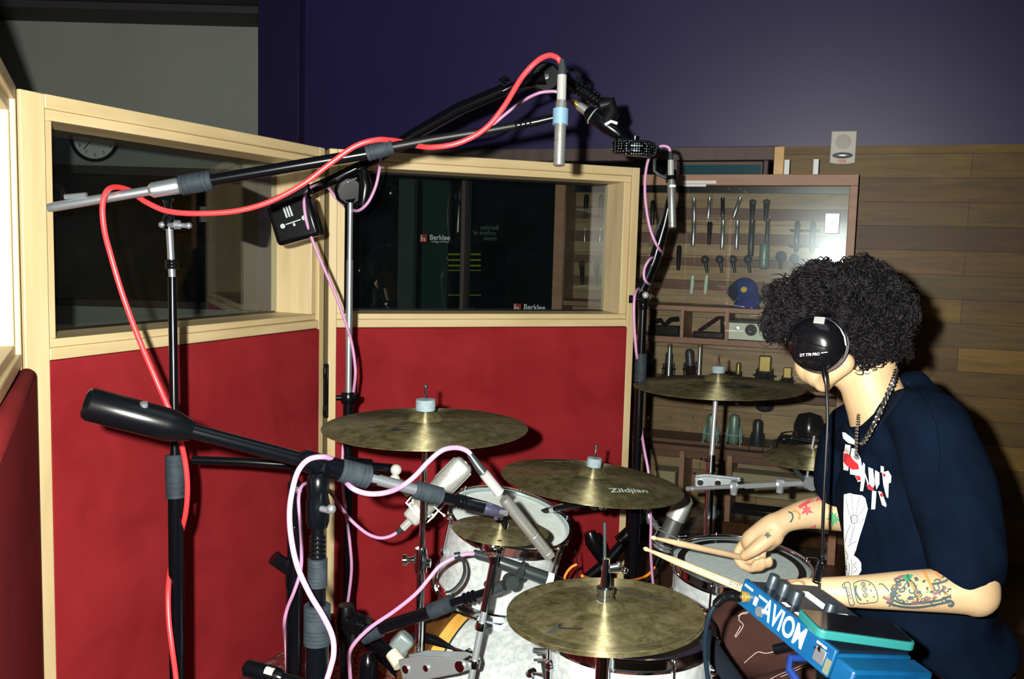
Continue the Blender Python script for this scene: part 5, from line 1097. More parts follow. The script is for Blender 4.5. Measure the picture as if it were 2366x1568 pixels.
cable('microphone_cable', [(1292, 213, 2.55), (1275, 211, 2.55), (1245, 215, 2.55), (1210, 232, 2.57), (1170, 262, 2.58), (1135, 290, 2.6), (1100, 305, 2.68), (1000, 320, 2.72), (945, 319, 2.73), (905, 335, 2.74), (882, 360, 2.66), (876, 395, 2.64), (868, 430, 2.64), (852, 465, 2.64), (833, 484, 2.65), (818, 486, 2.68), (800, 478, 2.74), (775, 455, 2.75), (755, 430, 2.72), (735, 427, 2.63), (712, 438, 2.59), (703, 462, 2.58), (707, 505, 2.58), (722, 555, 2.6), (748, 618, 2.62), (775, 680, 2.64), (797, 740, 2.66), (812, 790, 2.68), (820, 840, 2.69), (820, 880, 2.70), (808, 960, 2.76), (795, 1010, 2.74), (791, 1070, 2.72), (793, 1130, 2.70), (800, 1190, 2.68), (809, 1260, 2.68), (812, 1320, 2.69), (803, 1400, 2.72), (800, 1460, 2.8)], .0046, pinkc, 'pink cable wound around the stand in front of the middle screen', k=9)

# C: stand right of the middle screen with hanging pencil microphone
F = floor_below(P(1478, 900, 2.9)); stC = empty('boom_stand', F); tag(stC, 'dark boom stand between the middle screen and the cabinet, arm angled up', 'microphone stand')
xy = lambda z: V((F.x, F.y, z)); zat = lambda py: P(1478, py, 2.9).z
obj('lower_pole', rod(xy(.02), xy(zat(1180)), .021), blackm, stC); obj('middle_pole', rod(xy(zat(1190)), xy(zat(870)), .0135), blackm, stC)
obj('clutch', grip_mb(xy(zat(880)), xy(zat(815)), .019), grip, stC); obj('upper_pole', rod(xy(zat(822)), xy(zat(700)), .0125), blackm, stC)
obj('swivel', MB().lathe([(0, 0), (.012, 0), (.015, .01), (.011, .02), (.017, .03), (.018, .045), (.008, .058), (0, .06)], xy(zat(715)), (0, 0, 1), 24), blackm, stC)
obj('swivel_bolt', MB().tube([xy(zat(690)) + V((-.04, -.008, 0)), xy(zat(690)) + V((.012, -.008, 0))], .007, 10).tube([xy(zat(690)) + V((-.04, -.008, -.012)), xy(zat(690)) + V((-.04, -.008, .012))], .006, 8), blackm, stC)
obj('swivel_cap', MB().sph(xy(zat(680)) + V((.004, -.012, 0)), .011, 14), silver, stC)
obj('boom_tube', MB().tube([P(1483, 668, 2.9), P(1512, 600, 2.88), P(1535, 520, 2.86), P(1550, 455, 2.85), P(1556, 430, 2.84)], [.018, .017, .015, .012, .010], 14), blackm, stC)
obj('boom_edge', MB().tube([P(1500, 570, 2.87), P(1522, 520, 2.86), P(1536, 490, 2.85), P(1540, 470, 2.85)], .004, 8).tube([P(1487, 660, 2.88), P(1502, 625, 2.87), P(1512, 580, 2.87)], .003, 8), gunm, stC)
obj('arm_hook', MB().tube([P(1512, 370, 2.84), P(1520, 348, 2.84), P(1535, 338, 2.84), P(1548, 345, 2.84)], .0055, 8).tube([P(1512, 370, 2.84), P(1512, 395, 2.84), P(1525, 405, 2.84), P(1548, 412, 2.83)], .0055, 8), gunm, stC)
obj('microphone_clip', MB().tube([P(1551, 396, 2.84), P(1551, 420, 2.83)], .0165, 16), blackp, stC)
tripod(stC, F, .3, .28, 1.0)
m3 = empty('pencil_microphone', P(1553, 524, 2.82)); tag(m3, 'silver pencil microphone with a white ring hanging in front of the cabinet', 'microphone')
mic_body(m3, P(1551, 415, 2.82), P(1553.5, 525, 2.82), .0122, nickel)
obj('connector', rod(P(1550, 405, 2.82), P(1550, 370, 2.82), .0095), silver, m3); obj('cable_boot', MB().tube([P(1550, 372, 2.82), P(1549, 350, 2.82)], [.009, .006], 12), gunm, m3)
obj('white_ring', MB().tube([P(1552, 428, 2.82), P(1552, 433, 2.82)], .0128, 20), whitep, m3)
cable('microphone_cable', [(1549, 352, 2.82), (1545, 341, 2.82), (1532, 337, 2.82), (1518, 342, 2.82), (1503, 358, 2.82), (1494, 385, 2.82), (1490, 425, 2.82), (1492, 470, 2.82), (1500, 520, 2.82), (1512, 555, 2.82), (1523, 575, 2.84), (1530, 585, 2.9), (1520, 592, 2.93), (1503, 597, 2.85), (1490, 618, 2.84), (1488, 640, 2.84), (1494, 652, 2.85), (1500, 657, 2.9), (1485, 662, 2.93), (1470, 672, 2.86), (1465, 700, 2.84), (1466, 760, 2.85), (1471, 820, 2.87), (1478, 850, 2.93), (1480, 920, 2.97), (1482, 990, 2.93), (1489, 1040, 2.88), (1498, 1090, 2.86), (1501, 1150, 2.86), (1504, 1210, 2.86), (1503, 1260, 2.86), (1507, 1330, 2.88), (1512, 1370, 2.9)], .0045, pinkc, 'pink cable hanging down the stand right of the middle screen', k=9)

# G: low boom in front of the tom with clip microphone, from lower left
F = floor_below(P(800, 1400, 2.1)); stG = empty('boom_stand', F); tag(stG, 'low black boom stand reaching right towards the white tom drum', 'microphone stand')
xy = lambda z: V((F.x, F.y, z)); zj = P(800, 1428, 2.1)
obj('pole', rod(xy(.02), xy(zj.z - .03), .015), blackm, stG)
obj('swivel', MB().tube([xy(zj.z - .06), xy(zj.z), xy(zj.z + .03)], [.020, .026, .018], 14), blackp, stG)
obj('clutch', grip_mb(P(800, 1432, 2.1), P(848, 1448, 2.08), .024), blackp, stG)
obj('boom_tube', MB().tube([P(845, 1462, 2.08), P(880, 1450, 2.07), P(1000, 1412, 2.03)], .0145, 16), blackm, stG)
obj('sleeve', grip_mb(P(838, 1470, 2.08), P(880, 1452, 2.07), .0185), grip, stG)
obj('boom_clutch', grip_mb(P(995, 1412, 2.03), P(1045, 1392, 2.01), .0175), grip, stG)
rg = MB().tube([P(1040, 1394, 2.01), P(1140, 1362, 1.98)], .009, 14)
for t in (.35, .45, .55): rg.torus(P(1040, 1394, 2.01).lerp(P(1140, 1362, 1.98), t), P(1140, 1362, 1.98) - P(1040, 1394, 2.01), .0105, .003, 16, 6)
obj('threaded_tube', rg, blackm, stG)
obj('tip', MB().tube([P(1128, 1366, 1.98), P(1140, 1362, 1.98), P(1165, 1352, 1.97)], [.010, .013, .012], 14).lathe([(0, -.012), (.015, -.012), (.015, .012), (0, .012)], P(1180, 1342, 1.97), (.3, -1, 0), 20), gunm, stG)
tripod(stG, F, .3, .26, 3.8)
m4 = empty('clip_microphone', P(1150, 1300, 1.98)); tag(m4, 'dark tube microphone aimed at the tom drum beneath the splash cymbal', 'microphone')
A, B = P(1148, 1296, 2.02), P(1262, 1335, 2.03)
obj('body', MB().lathe([(0, 0), (.012, 0), (.0135, .01), (.0145, .10), (.0145, (B - A).length), (0, (B - A).length)], A, B - A, 24), mat('dark_satin', (.03, .04, .042), .3, .5), m4)
obj('nose_ring', MB().lathe([(0, 0), (.015, 0), (.015, .014), (0, .014)], B, B - A, 24), whitep, m4); obj('nose', MB().lathe([(0, 0), (.0142, 0), (.012, .022), (.004, .03), (0, .03)], B + (B - A).normalized() * .014, B - A, 20), blackp, m4)
obj('cradle', MB().tube([P(1180, 1342, 1.97), P(1200, 1330, 1.99), P(1205, 1318, 2.0)], .010, 10).torus(P(1205, 1316, 2.02), B - A, .0165, .004, 20, 6), gunm, m4)
obj('connector', MB().tube([P(1140, 1290, 2.02), P(1095, 1278, 2.01)], [.010, .009], 14), gunm, m4)
cable('microphone_cable', [(1098, 1279, 2.01), (1075, 1280, 2.0), (1045, 1290, 1.99), (1015, 1308, 1.98), (992, 1335, 1.97), (960, 1372, 1.97), (910, 1412, 1.98), (860, 1446, 1.99), (822, 1482, 2.0), (806, 1512, 2.02), (808, 1545, 2.05), (812, 1600, 2.1)], .0044, pinkc, 'pink cable slanting down from the tom microphone at the lower left', k=8)
tag(obj('cable_tie', MB().tube(spline([P(1058, 1282, 1.985), P(1070, 1295, 1.99), P(1074, 1320, 2.0), (P(1065, 1345, 2.0)), P(1045, 1365, 2.0), P(1030, 1370, 2.0)], 5), .0065, 8, squash=.5), gunm), 'loose dark cable tie dangling over the white tom drum', 'cable tie')
tag(obj('cable_tie', MB().tube([P(1050, 1284, 1.99), P(1064, 1282, 1.99)], .0075, 10), gunm), 'dark tie wrapped around the pink cable above the tom drum shell', 'cable tie')
# H: clamp of the tom and bass drum at lower left, vertical black holder and counterweight at the bottom edge
F = floor_below(P(850, 1540, 2.25)); e = empty('floor_microphone_stand', F); tag(e, 'short black stand with a glossy rounded top at the bottom edge', 'microphone stand')
z_ = P(838, 1505, 2.25).z
obj('pole', MB().tube([V((F.x, F.y, .02)), V((F.x, F.y, z_ - .03)), V((F.x, F.y, z_ - .015)), V((F.x, F.y, z_))], [.024, .024, .020, .010], 18), blackm, e); disc_base(e, F, .12)
e = empty('drum_clamp', P(930, 1480, 2.2)); tag(e, 'grey metal block and cream knob beside the bass drum hoop', 'clamp')
obj('block', MB().box(P(928, 1485, 2.25), (.045, .04, .05), Matrix.Rotation(.7, 3, 'Y')), mat('cast_grey', (.20, .25, .25), .5, .4), e, bevel=.008)
obj('knob', MB().tube([P(905, 1508, 2.2), P(925, 1535, 2.18)], [.016, .018], 12), mat('cream_knob', (.50, .50, .38), .4), e)
obj('arm', MB().tube([P(862, 1475, 2.25), P(908, 1515, 2.22)], .014, 12), blackm, e)
e = empty('boom_counterweight_stand', floor_below(P(640, 1600, 1.75))); tag(e, 'black counterweight rod poking in at the bottom left edge', 'microphone stand')
A, B = P(566, 1541, 1.75), P(700, 1580, 1.72)
obj('counterweight', MB().lathe([(0, 0), (.012, 0), (.0165, .005), (.0165, .07), (.012, .08), (0, .08)], A, B - A, 24), blackm, e); obj('boom_tube', MB().tube([A, B, P(760, 1600, 1.70)], .0105, 12), blackm, e)
obj('weight_label', MB().tube([A.lerp(B, .38) + V((0, -.006, .008)), A.lerp(B, .52) + V((0, -.006, .008))], .009, 10), mat('cream_label', (.42, .43, .36), .5), e)
f_ = floor_below(P(760, 1600, 1.70)); obj('pole', rod(f_ + V((0, 0, .02)), P(760, 1600, 1.70), .012), blackm, e); disc_base(e, f_, .12)
# ------------------------------------------------------------------ the drummer
def fuse(name, mb, vox, m, parent=None, smooth_it=4, disp=None, dec=None):
    "fuse overlapping volumes into one continuous skin"
    me = bpy.data.meshes.new('tmp'); me.from_pydata([tuple(v) for v in mb.v], [], mb.f); me.update()
    bm = bmesh.new(); bm.from_mesh(me); bmesh.ops.recalc_face_normals(bm, faces=bm.faces); bm.to_mesh(me); bm.free()
    o = bpy.data.objects.new('tmp', me); COL.objects.link(o)
    r = o.modifiers.new('r', 'REMESH'); r.mode = 'VOXEL'; r.voxel_size = vox; r.adaptivity = 0
    s_ = o.modifiers.new('s', 'SMOOTH'); s_.factor = .5; s_.iterations = smooth_it
    if dec: d_ = o.modifiers.new('d', 'DECIMATE'); d_.ratio = dec
    dg = bpy.context.evaluated_depsgraph_get(); m2 = bpy.data.meshes.new_from_object(o.evaluated_get(dg))
    out = MB(); out.v = [v.co.copy() for v in m2.vertices]; out.f = [tuple(p.vertices) for p in m2.polygons]
    if disp: 
        for k, v in enumerate(m2.vertices): out.v[k] = v.co + v.normal * disp(v.co)
    bpy.data.objects.remove(o); bpy.data.meshes.remove(me); bpy.data.meshes.remove(m2)
    return obj(name, out, m, parent, ang=180)
def limb(mb, pts, n=20, sub=6, squash=1.0, up=None):
    "pts: (px,py,d,radius_m)"
    c = spline([P(*p[:3]) if len(p) == 4 else p[0] for p in pts], sub); r = spline([V((p[-1], 0, 0)) for p in pts], sub)
    q = [x.x for x in r]
    mb.tube(c, q, n, squash=squash, up=up); mb.sph(c[0], q[0] * .98, n).sph(c[-1], q[-1] * .98, n); return mb
LS, RS = P(2142, 990, 1.74), P(1965, 1000, 2.10)
HIP = P(2120, 1560, 1.90); HIP.z = .60; HIP.x += .02
per = empty('person', V((HIP.x, HIP.y, 0))); tag(per, 'seated drummer in a dark t-shirt with curly black hair, tattooed forearms, holding drumsticks', 'person')
CR = P(1962, 742, 1.885)                                        # cranium centre
fwd = V((-.70, .34, -.60)).normalized(); lft = V((-fwd.y, fwd.x, 0)).normalized(); upv = fwd.cross(lft).normalized()
RH = Matrix((fwd, lft, upv)).transposed()
def H(f, l, u): return CR + RH @ V((f, l, u))
b = MB()
b.ell(CR, (.096, .074, .088), RH, 32, 20)                        # skull
b.ell(H(.045, 0, -.045), (.060, .060, .075), RH, 24, 16)         # face
b.ell(H(.050, 0, -.095), (.046, .048, .040), RH, 20, 12)         # jaw
b.ell(P(1903, 884, 1.875), (.020, .022, .019), RH)               # chin
limb(b, [(P(1902, 884, 1.87), .016), (P(1925, 862, 1.835), .018), (P(1950, 838, 1.82), .022)], 14)
b.ell(P(1900, 855, 1.89), (.040, .035, .038), RH, 20, 12); b.ell(P(1872, 850, 1.91), (.030, .030, .036), RH, 20, 12)
b.ell(H(.098, 0, -.045), (.018, .012, .020), RH).tube([H(.092, 0, -.01), H(.108, 0, -.045), H(.100, 0, -.055)], [.008, .012, .008], 10)   # nose
b.ell(H(.092, 0, -.078), (.012, .022, .007), RH).ell(H(.090, 0, -.088), (.011, .018, .007), RH)
b.ell(H(.085, 0, -.002), (.014, .05, .010), RH)                  # brow
for s_ in (-1, 1): b.ell(H(-.005, s_ * .075, -.03), (.016, .008, .03), RH); b.ell(H(.075, s_ * .036, -.045), (.018, .018, .014), RH)
NB = P(2010, 985, 1.90)
limb(b, [(P(2000, 800, 1.885), .056), (P(2008, 880, 1.88), .0575), (P(2032, 950, 1.88), .062), (P(2058, 1040, 1.89), .070)], 24)
# torso
def tors(mb, g=0.0):
    up0 = (LS - RS).normalized()
    ch = [(P(2045, 1010, 1.91), .075 + g, 1.6), (P(2085, 1080, 1.90), .108 + g, 1.55), (P(2105, 1200, 1.885), .118 + g, 1.35), (P(2115, 1330, 1.88), .115 + g, 1.25), (P(2120, 1450, 1.885), .125 + g, 1.3), (HIP + V((0, 0, .05)), .14 + g, 1.25)]
    ax = (LS - RS).normalized()
    c = spline([q[0] for q in ch], 5); r = [v.x for v in spline([V((q[1], 0, 0)) for q in ch], 5)]; s_ = [v.x for v in spline([V((q[2], 0, 0)) for q in ch], 5)]
    n = 32; i0 = len(mb.v)
    for k in range(len(c)):
        t = (c[min(k + 1, len(c) - 1)] - c[max(k - 1, 0)]).normalized(); x = (ax - t * ax.dot(t)).normalized(); y = t.cross(x)
        for j in range(n): a = 2 * math.pi * j / n; mb.v.append(c[k] + x * math.cos(a) * r[k] * s_[k] + y * math.sin(a) * r[k])
    for k in range(len(c) - 1):
        for j in range(n): a0 = i0 + k * n; mb.f.append((a0 + j, a0 + (j + 1) % n, a0 + n + (j + 1) % n, a0 + n + j))
    mb.f.append(tuple(i0 + j for j in reversed(range(n)))); mb.f.append(tuple(i0 + (len(c) - 1) * n + j for j in range(n)))
    mb.ell(c[0], ((r[0] * s_[0]), r[0], .05), Matrix((ax, V((0, 0, 1)).cross(ax), V((0, 0, 1)))).transposed())
    return mb
tors(b, -.008)
LE = P(2254, 1370, 1.60); RE = P(1968, 1188, 2.13)
limb(b, [(P(2085, 1000, 1.84), .045), (LS, .050), (P(2190, 1120, 1.67), .048), (P(2238, 1290, 1.61), .044), (LE, .041)], 20)
limb(b, [(P(2010, 990, 2.0), .05), (RS, .054), (P(1955, 1090, 2.13), .048), (RE, .043)], 20)
# left forearm and hand
limb(b, [(LE, .041), (P(2200, 1364, 1.61), .0415), (P(2100, 1364, 1.625), .0375), (P(2000, 1366, 1.64), .0315), (P(1915, 1366, 1.655), .0275), (P(1865, 1366, 1.665), .0255)], 22, squash=.92)
limb(b, [(P(1868, 1366, 1.665), .0245), (P(1835, 1364, 1.67), .026), (P(1800, 1366, 1.69), .0245)], 16, squash=.8)
def finger(mb, pts, r0, r1):
    n = len(pts) - 1; limb(mb, [(P(*p), r0 + (r1 - r0) * k / n) for k, p in enumerate(pts)], 12, 4)
finger(b, [(1810, 1352, 1.68), (1778, 1358, 1.70), (1762, 1380, 1.70), (1775, 1398, 1.68)], .0100, .0075)
finger(b, [(1812, 1360, 1.67), (1782, 1372, 1.685), (1772, 1396, 1.68), (1790, 1410, 1.66)], .0100, .0078)
finger(b, [(1816, 1370, 1.66), (1792, 1386, 1.67), (1786, 1408, 1.66), (1804, 1418, 1.65)], .0095, .0075)
finger(b, [(1822, 1380, 1.65), (1804, 1396, 1.655), (1800, 1414, 1.65), (1816, 1422, 1.64)], .0088, .0070)
finger(b, [(1845, 1356, 1.645), (1815, 1366, 1.65), (1785, 1378, 1.665)], .0125, .0090)
# right forearm and hand
limb(b, [(RE, .043), (P(1920, 1184, 2.145), .0425), (P(1870, 1186, 2.165), .037), (P(1830, 1196, 2.18), .0310), (P(1805, 1206, 2.19), .0285)], 22, squash=.95)
limb(b, [(P(1808, 1206, 2.19), .0280), (P(1790, 1216, 2.195), .033), (P(1768, 1234, 2.205), .0350), (P(1740, 1250, 2.215), .0300)], 18, squash=.82, up=(P(1700, 1180, 2.2) - P(1740, 1260, 2.2)))
finger(b, [(1742, 1236, 2.235), (1714, 1258, 2.245), (1702, 1282, 2.24), (1712, 1304, 2.235), (1733, 1312, 2.22)], .0118, .0090)
finger(b, [(1750, 1248, 2.235), (1726, 1278, 2.245), (1722, 1306, 2.235), (1738, 1314, 2.215), (1747, 1298, 2.205)], .0112, .0086)
finger(b, [(1758, 1254, 2.235), (1742, 1286, 2.245), (1744, 1311, 2.225), (1760, 1309, 2.205), (1762, 1293, 2.198)], .0106, .0082)
finger(b, [(1768, 1256, 2.235), (1762, 1284, 2.235), (1768, 1303, 2.215), (1779, 1302, 2.202), (1778, 1291, 2.197)], .0095, .0075)
finger(b, [(1792, 1228, 2.185), (1768, 1250, 2.178), (1742, 1270, 2.178), (1720, 1284, 2.19)], .0215, .0120)
b.sph(P(1772, 1246, 2.20), .028).sph(P(1786, 1238, 2.19), .026)
# pelvis, legs, feet
b.ell(HIP, (.15, .18, .11), None)
LK, RK = V((.47, 1.62, .57)), P(1690, 1490, 2.12)
LA, RA = V((.36, 1.70, .10)), V((.36, 2.28, .10))
limb(b, [(HIP + V((-.02, -.09, 0)), .085), (LK.lerp(HIP, .5) + V((0, -.05, .01)), .075), (LK, .056), (LK.lerp(LA, .35), .052), (LA, .036)], 18)
limb(b, [(HIP + V((-.02, .09, 0)), .085), (RK.lerp(HIP, .5) + V((0, .03, .01)), .075), (RK, .056), (RK.lerp(RA, .35), .052), (RA, .036)], 18)
for A_ in (LA, RA): limb(b, [(A_ + V((.04, 0, -.05)), .036), (A_ + V((-.06, 0, -.06)), .034), (A_ + V((-.16, 0, -.072)), .024)], 14)
body = fuse('body', b, .0042, skinm, per, 4)
# t-shirt
def fold(co):
    a = noise.noise(V((co.x * 11, co.y * 8, co.z * 3.2)) + V((3, 1, 7))); c = noise.noise(V((co.x * 30 + co.z * 12, co.y * 22, co.z * 9)))
    return .011 * a + .004 * c
t = MB(); tors(t, .016)
limb(t, [(P(2078, 975, 1.86), .066), (P(2138, 975, 1.75), .068), (P(2178, 1080, 1.69), .070), (P(2214, 1200, 1.645), .068), (P(2234, 1300, 1.62), .064)], 24)
limb(t, [(P(2010, 985, 2.0), .058), (RS, .062), (P(1950, 1050, 2.12), .064), (P(1938, 1115, 2.13), .060)], 24)
t.ell(P(2112, 945, 1.88), (.066, .105, .058), None); t.ell(P(2060, 1010, 1.83), (.062, .07, .055), None); t.ell(P(2100, 905, 1.90), (.045, .06, .045), None)
t.ell(P(2165, 1180, 1.84), (.085, .115, .22), None)              # rounded back
t.ell(P(2185, 1400, 1.84), (.08, .12, .20), None)
shirt = fuse('t_shirt', t, .006, shirtm, per, 8, fold)
# collar ring
cr_ = [P(2078, 842, 1.88), P(2098, 870, 1.83), P(2075, 940, 1.79), P(2030, 990, 1.80), P(1988, 1010, 1.84), P(1950, 985, 1.93), P(1940, 930, 1.99), P(1990, 870, 1.99), P(2040, 845, 1.95)]
# trousers
def pfold(co): return .006 * noise.noise(V((co.x * 12, co.y * 12, co.z * 9)))
pz = MB(); pz.ell(HIP, (.165, .195, .12), None)
limb(pz, [(HIP + V((-.02, -.09, .01)), .105), (LK.lerp(HIP, .5) + V((0, -.05, .02)), .100), (LK + V((0, 0, .01)), .082), (LK.lerp(LA, .5), .072), (LA + V((0, 0, .05)), .06)], 20)
limb(pz, [(HIP + V((-.02, .09, .01)), .105), (RK.lerp(HIP, .5) + V((0, .03, .03)), .105), (RK + V((0, 0, .01)), .088), (RK.lerp(RA, .5), .072), (RA + V((0, 0, .05)), .06)], 20)
pants = fuse('trousers', pz, .007, pantsm, per, 6, pfold)
for A_ in (LA, RA):
    sh_ = MB().ell(A_ + V((-.06, 0, -.062)), (.125, .046, .036), None).ell(A_ + V((0.02, 0, -.03)), (.05, .042, .05), None); sh_.v = [V((v.x, v.y, max(v.z, .008))) for v in sh_.v]; obj('shoe', sh_, blackp, per)
# hair
hb = MB(); hair_spots = []
def hs(px, py, d, r):
    r = max(.022, r - .019); hair_spots.append((P(px, py, d), r)); hb.sph(P(px, py, d), r, 18)
for q in [(1985, 685, 1.88, .090), (2020, 715, 1.86, .082), (2030, 778, 1.86, .066), (1930, 690, 1.88, .080), (1960, 735, 1.80, .058), (1990, 790, 1.85, .066), (1975, 750, 1.84, .070), (2025, 805, 1.86, .046), (1900, 672, 1.88, .070), (1850, 700, 1.90, .052), (1815, 715, 1.92, .040), (1960, 720, 1.95, .085), (2010, 800, 1.92, .055), (1815, 680, 1.90, .040), (1805, 745, 1.94, .028), (1930, 750, 1.86, .072)]: hs(*q)
hairb = mat('hair_base', (.0015, .0013, .0015), .7, 0, .15)
hbase = fuse('hair', hb, 0.007, hairb, per, 3, lambda co: .006 * noise.noise(co * 45) + .005 * noise.noise(co * 22))
tree = BVHTree.FromPolygons([hbase.matrix_world @ v.co for v in hbase.data.vertices], [tuple(p.vertices) for p in hbase.data.polygons])
rnd = random.Random(5); cur = MB(); n_ = 0
polys = hbase.data.polygons; mw = per.matrix_world; cup_c = P(1886, 797, 1.775)
while n_ < 5200:
    p_ = polys[rnd.randrange(len(polys))]; c = mw @ p_.center; nn = p_.normal
    q = Q(c)
    if (c - cup_c).length < .052 or (q[1] > 810 and q[0] < 1965): continue
    n_ += 1
    # strands follow a smooth field so that neighbours clump, and curl at their ends
    fl = V((noise.noise(c * 14), noise.noise(c * 14 + V((9, 3, 1))), noise.noise(c * 14 + V((2, 8, 5)))))
    flow = V((-.25, 0, -.55)) + fl * 2.2 + V((rnd.uniform(-.15, .15), rnd.uniform(-.15, .15), rnd.uniform(-.15, .15)))
    if q[0] < 1900: flow += V((-.4, .1, 0))
    flow = (flow - nn * flow.dot(nn)).normalized(); side = nn.cross(flow); Lh = rnd.uniform(.024, .046) * (.6 if q[1] > 790 else 1)
    g_ = c * 26; rc = .0045 + .010 * abs(noise.noise(g_)); w_ = (1.3 + .9 * noise.noise(g_ + V((5, 5, 5)))) * 2 * math.pi; ph = 6 * noise.noise(c * 18 + V((1, 7, 3))) + rnd.uniform(-.4, .4); pts = []
    base = c - nn * .003; lift = rnd.uniform(.003, .013)
    for k in range(9):
        t_ = k / 8; e_ = min(1, t_ * 2.5); pts.append(base + flow * Lh * t_ + nn * (.002 + lift * math.sin(t_ * 2.4) + rc * math.sin(w_ * t_ + ph) * e_) + side * rc * 1.3 * math.cos(w_ * t_ + ph) * e_)
    r0 = rnd.uniform(.0008, .0016); cur.tube(pts, [r0, r0 * 1.1, r0 * 1.2, r0 * 1.2, r0 * 1.1, r0, r0 * .85, r0 * .6, r0 * .3], 4)
curls = obj('hair_curls', cur, hairm, hbase, ang=180); curls['kind'] = 'stuff'; 
# headphones
hp = empty('headphones', cup_c); tag(hp, 'large black closed headphones with grey ear pads on the drummer', 'headphones')
ho = (cup_c - H(-.005, 0, -.02)).normalized(); toC = (CAMP - cup_c).normalized(); ha = (lft * .9 + toC * .45 + V((-.22, 0, 0))).normalized()
cupm = MB().lathe([(0, .030), (.018, .0295), (.032, .026), (.043, .018), (.0505, .006), (.0525, -.004), (.0525, -.012), (.049, -.016), (0, -.016)], cup_c, ha, 48)
obj('ear_cup', cupm, mat('gloss_black', (.003, .003, .004), .16, 0, .5), hp)
obj('ear_pad', MB().lathe([(.03, -.036), (.045, -.038), (.0545, -.030), (.0555, -.022), (.052, -.014), (.03, -.014), (.03, -.036)], cup_c, ha, 48), noisy('velour', [(.3, (.10, .09, .11)), (.7, (.20, .18, .20))], ns=160, rough=.95), hp)
up_ = V((0, 0, 1)); ux = (up_ - ha * up_.dot(ha)).normalized(); sx = ha.cross(ux); side_c = H(-.005, -.085, -.015); 
obj('silver_tab', MB().box(cup_c + ux * .0475 + sx * -.006 + ha * .014, (.014, .020, .006), Matrix((ux, sx, ha)).transposed() @ Matrix.Rotation(.5, 3, 'Y')), silver, hp, bevel=.001)
obj('cup_edge', MB().tube([cup_c + ha * .0285 + sx * (-.030) - ux * .002, cup_c + ha * .0315 + ux * .004, cup_c + ha * .0255 + sx * .032 + ux * .012], .0011, 6), blackm, hp)
yk = MB(); ykp = [cup_c + ux * (math.cos(a) * .055) + sx * (math.sin(a) * .055) + ha * .002 for a in [-1.5 + .3 * k for k in range(11)]]; obj('yoke', yk.tube(ykp, .003, 8), blackm, hp)
arc = []
tp = H(-.01, 0, .125)
for k in range(17):
    a = math.pi * k / 16; cen = H(-.005, 0, -.01); arc.append(cen + lft * math.cos(a) * .098 + (tp - cen) * math.sin(a) * 1.05)
arc[0] = cup_c + ux * .055; obj('headband', MB().tube(arc, .0048, 8), blackm, hp)
c2 = H(-.005, -.092, -.025); obj('ear_cup', MB().lathe([(0, .03), (.032, .026), (.0505, .006), (.0525, -.012), (0, -.016)], c2, -lft, 40), mat('gloss_black', (0, 0, 0)), hp)
tx = textmb('DT 770 PRO', .0125, bold=.0002); Mt = Matrix((-sx, ux, ha)).transposed().to_4x4()
tx.v = [cup_c + (-sx) * v.x * 1 + ux * (v.y - .014) + (-sx) * -.006 + (-sx) * 0 + ha * (.0305 - 6.5 * (v.x + .0) ** 2 * .9 - .0012) for v in tx.v]
Rl = Matrix.Rotation(.16, 3, ha); tx.v = [cup_c + Rl @ (v - cup_c) for v in tx.v]
if tx.v:
    a_, b_ = Q(tx.v[0]), Q(tx.v[-1])
    bb = bvh_of([o for o in hp.children if o.name.startswith('ear_cup')][:1]); t2 = MB(); t0 = textmb('DT 770 PRO', 9, bold=.1); ok = True
    for v in t0.v:
        px, py = 1871 + v.x * .95, 819 - v.y - v.x * .07; h_ = hit(bb, px, py, .0006); ok = ok and h_ is not None; t2.v.append(h_ or cup_c)
    t2.f = t0.f; obj('lettering', t2, whitei, hp, smooth=False)
    t3 = MB(); decal_line(t3, [(1897, 815), (1912, 813)], 1.6, bb, .0006); 
    if t3.f: obj('small_print', t3, whitei, hp, smooth=False)
cb_ = [(1904, 848, 1.75), (1907, 870, 1.74), (1911, 920, 1.74), (1912, 980, 1.74), (1908, 1060, 1.74), (1904, 1140, 1.74), (1901, 1220, 1.74), (1899, 1290, 1.74)]
cbl = [P(*q) for q in cb_]; sp = spline(cbl, 8); A_ = sp[-1]; coil = []; end = P(1882, 1370, 1.56)
for k in range(120):
    t_ = k / 119; c = A_.lerp(P(1885, 1345, 1.60), t_) if t_ < 1 else end; a = t_ * 11 * 2 * math.pi; coil.append(c + V((math.cos(a) * .0055, math.sin(a) * .0055, 0)))
hc_ = obj('headphone_cable', MB().tube(sp, .0032, 8).tube(coil + [P(1888, 1362, 1.56), P(1884, 1385, 1.52)], .0016, 6).tube([P(1903, 846, 1.75), P(1905, 866, 1.743), P(1908, 885, 1.74)], [.0055, .005, .0035], 10), blackp); tag(hc_, 'black headphone cable hanging from the ear cup, coiled at its lower end', 'cable')
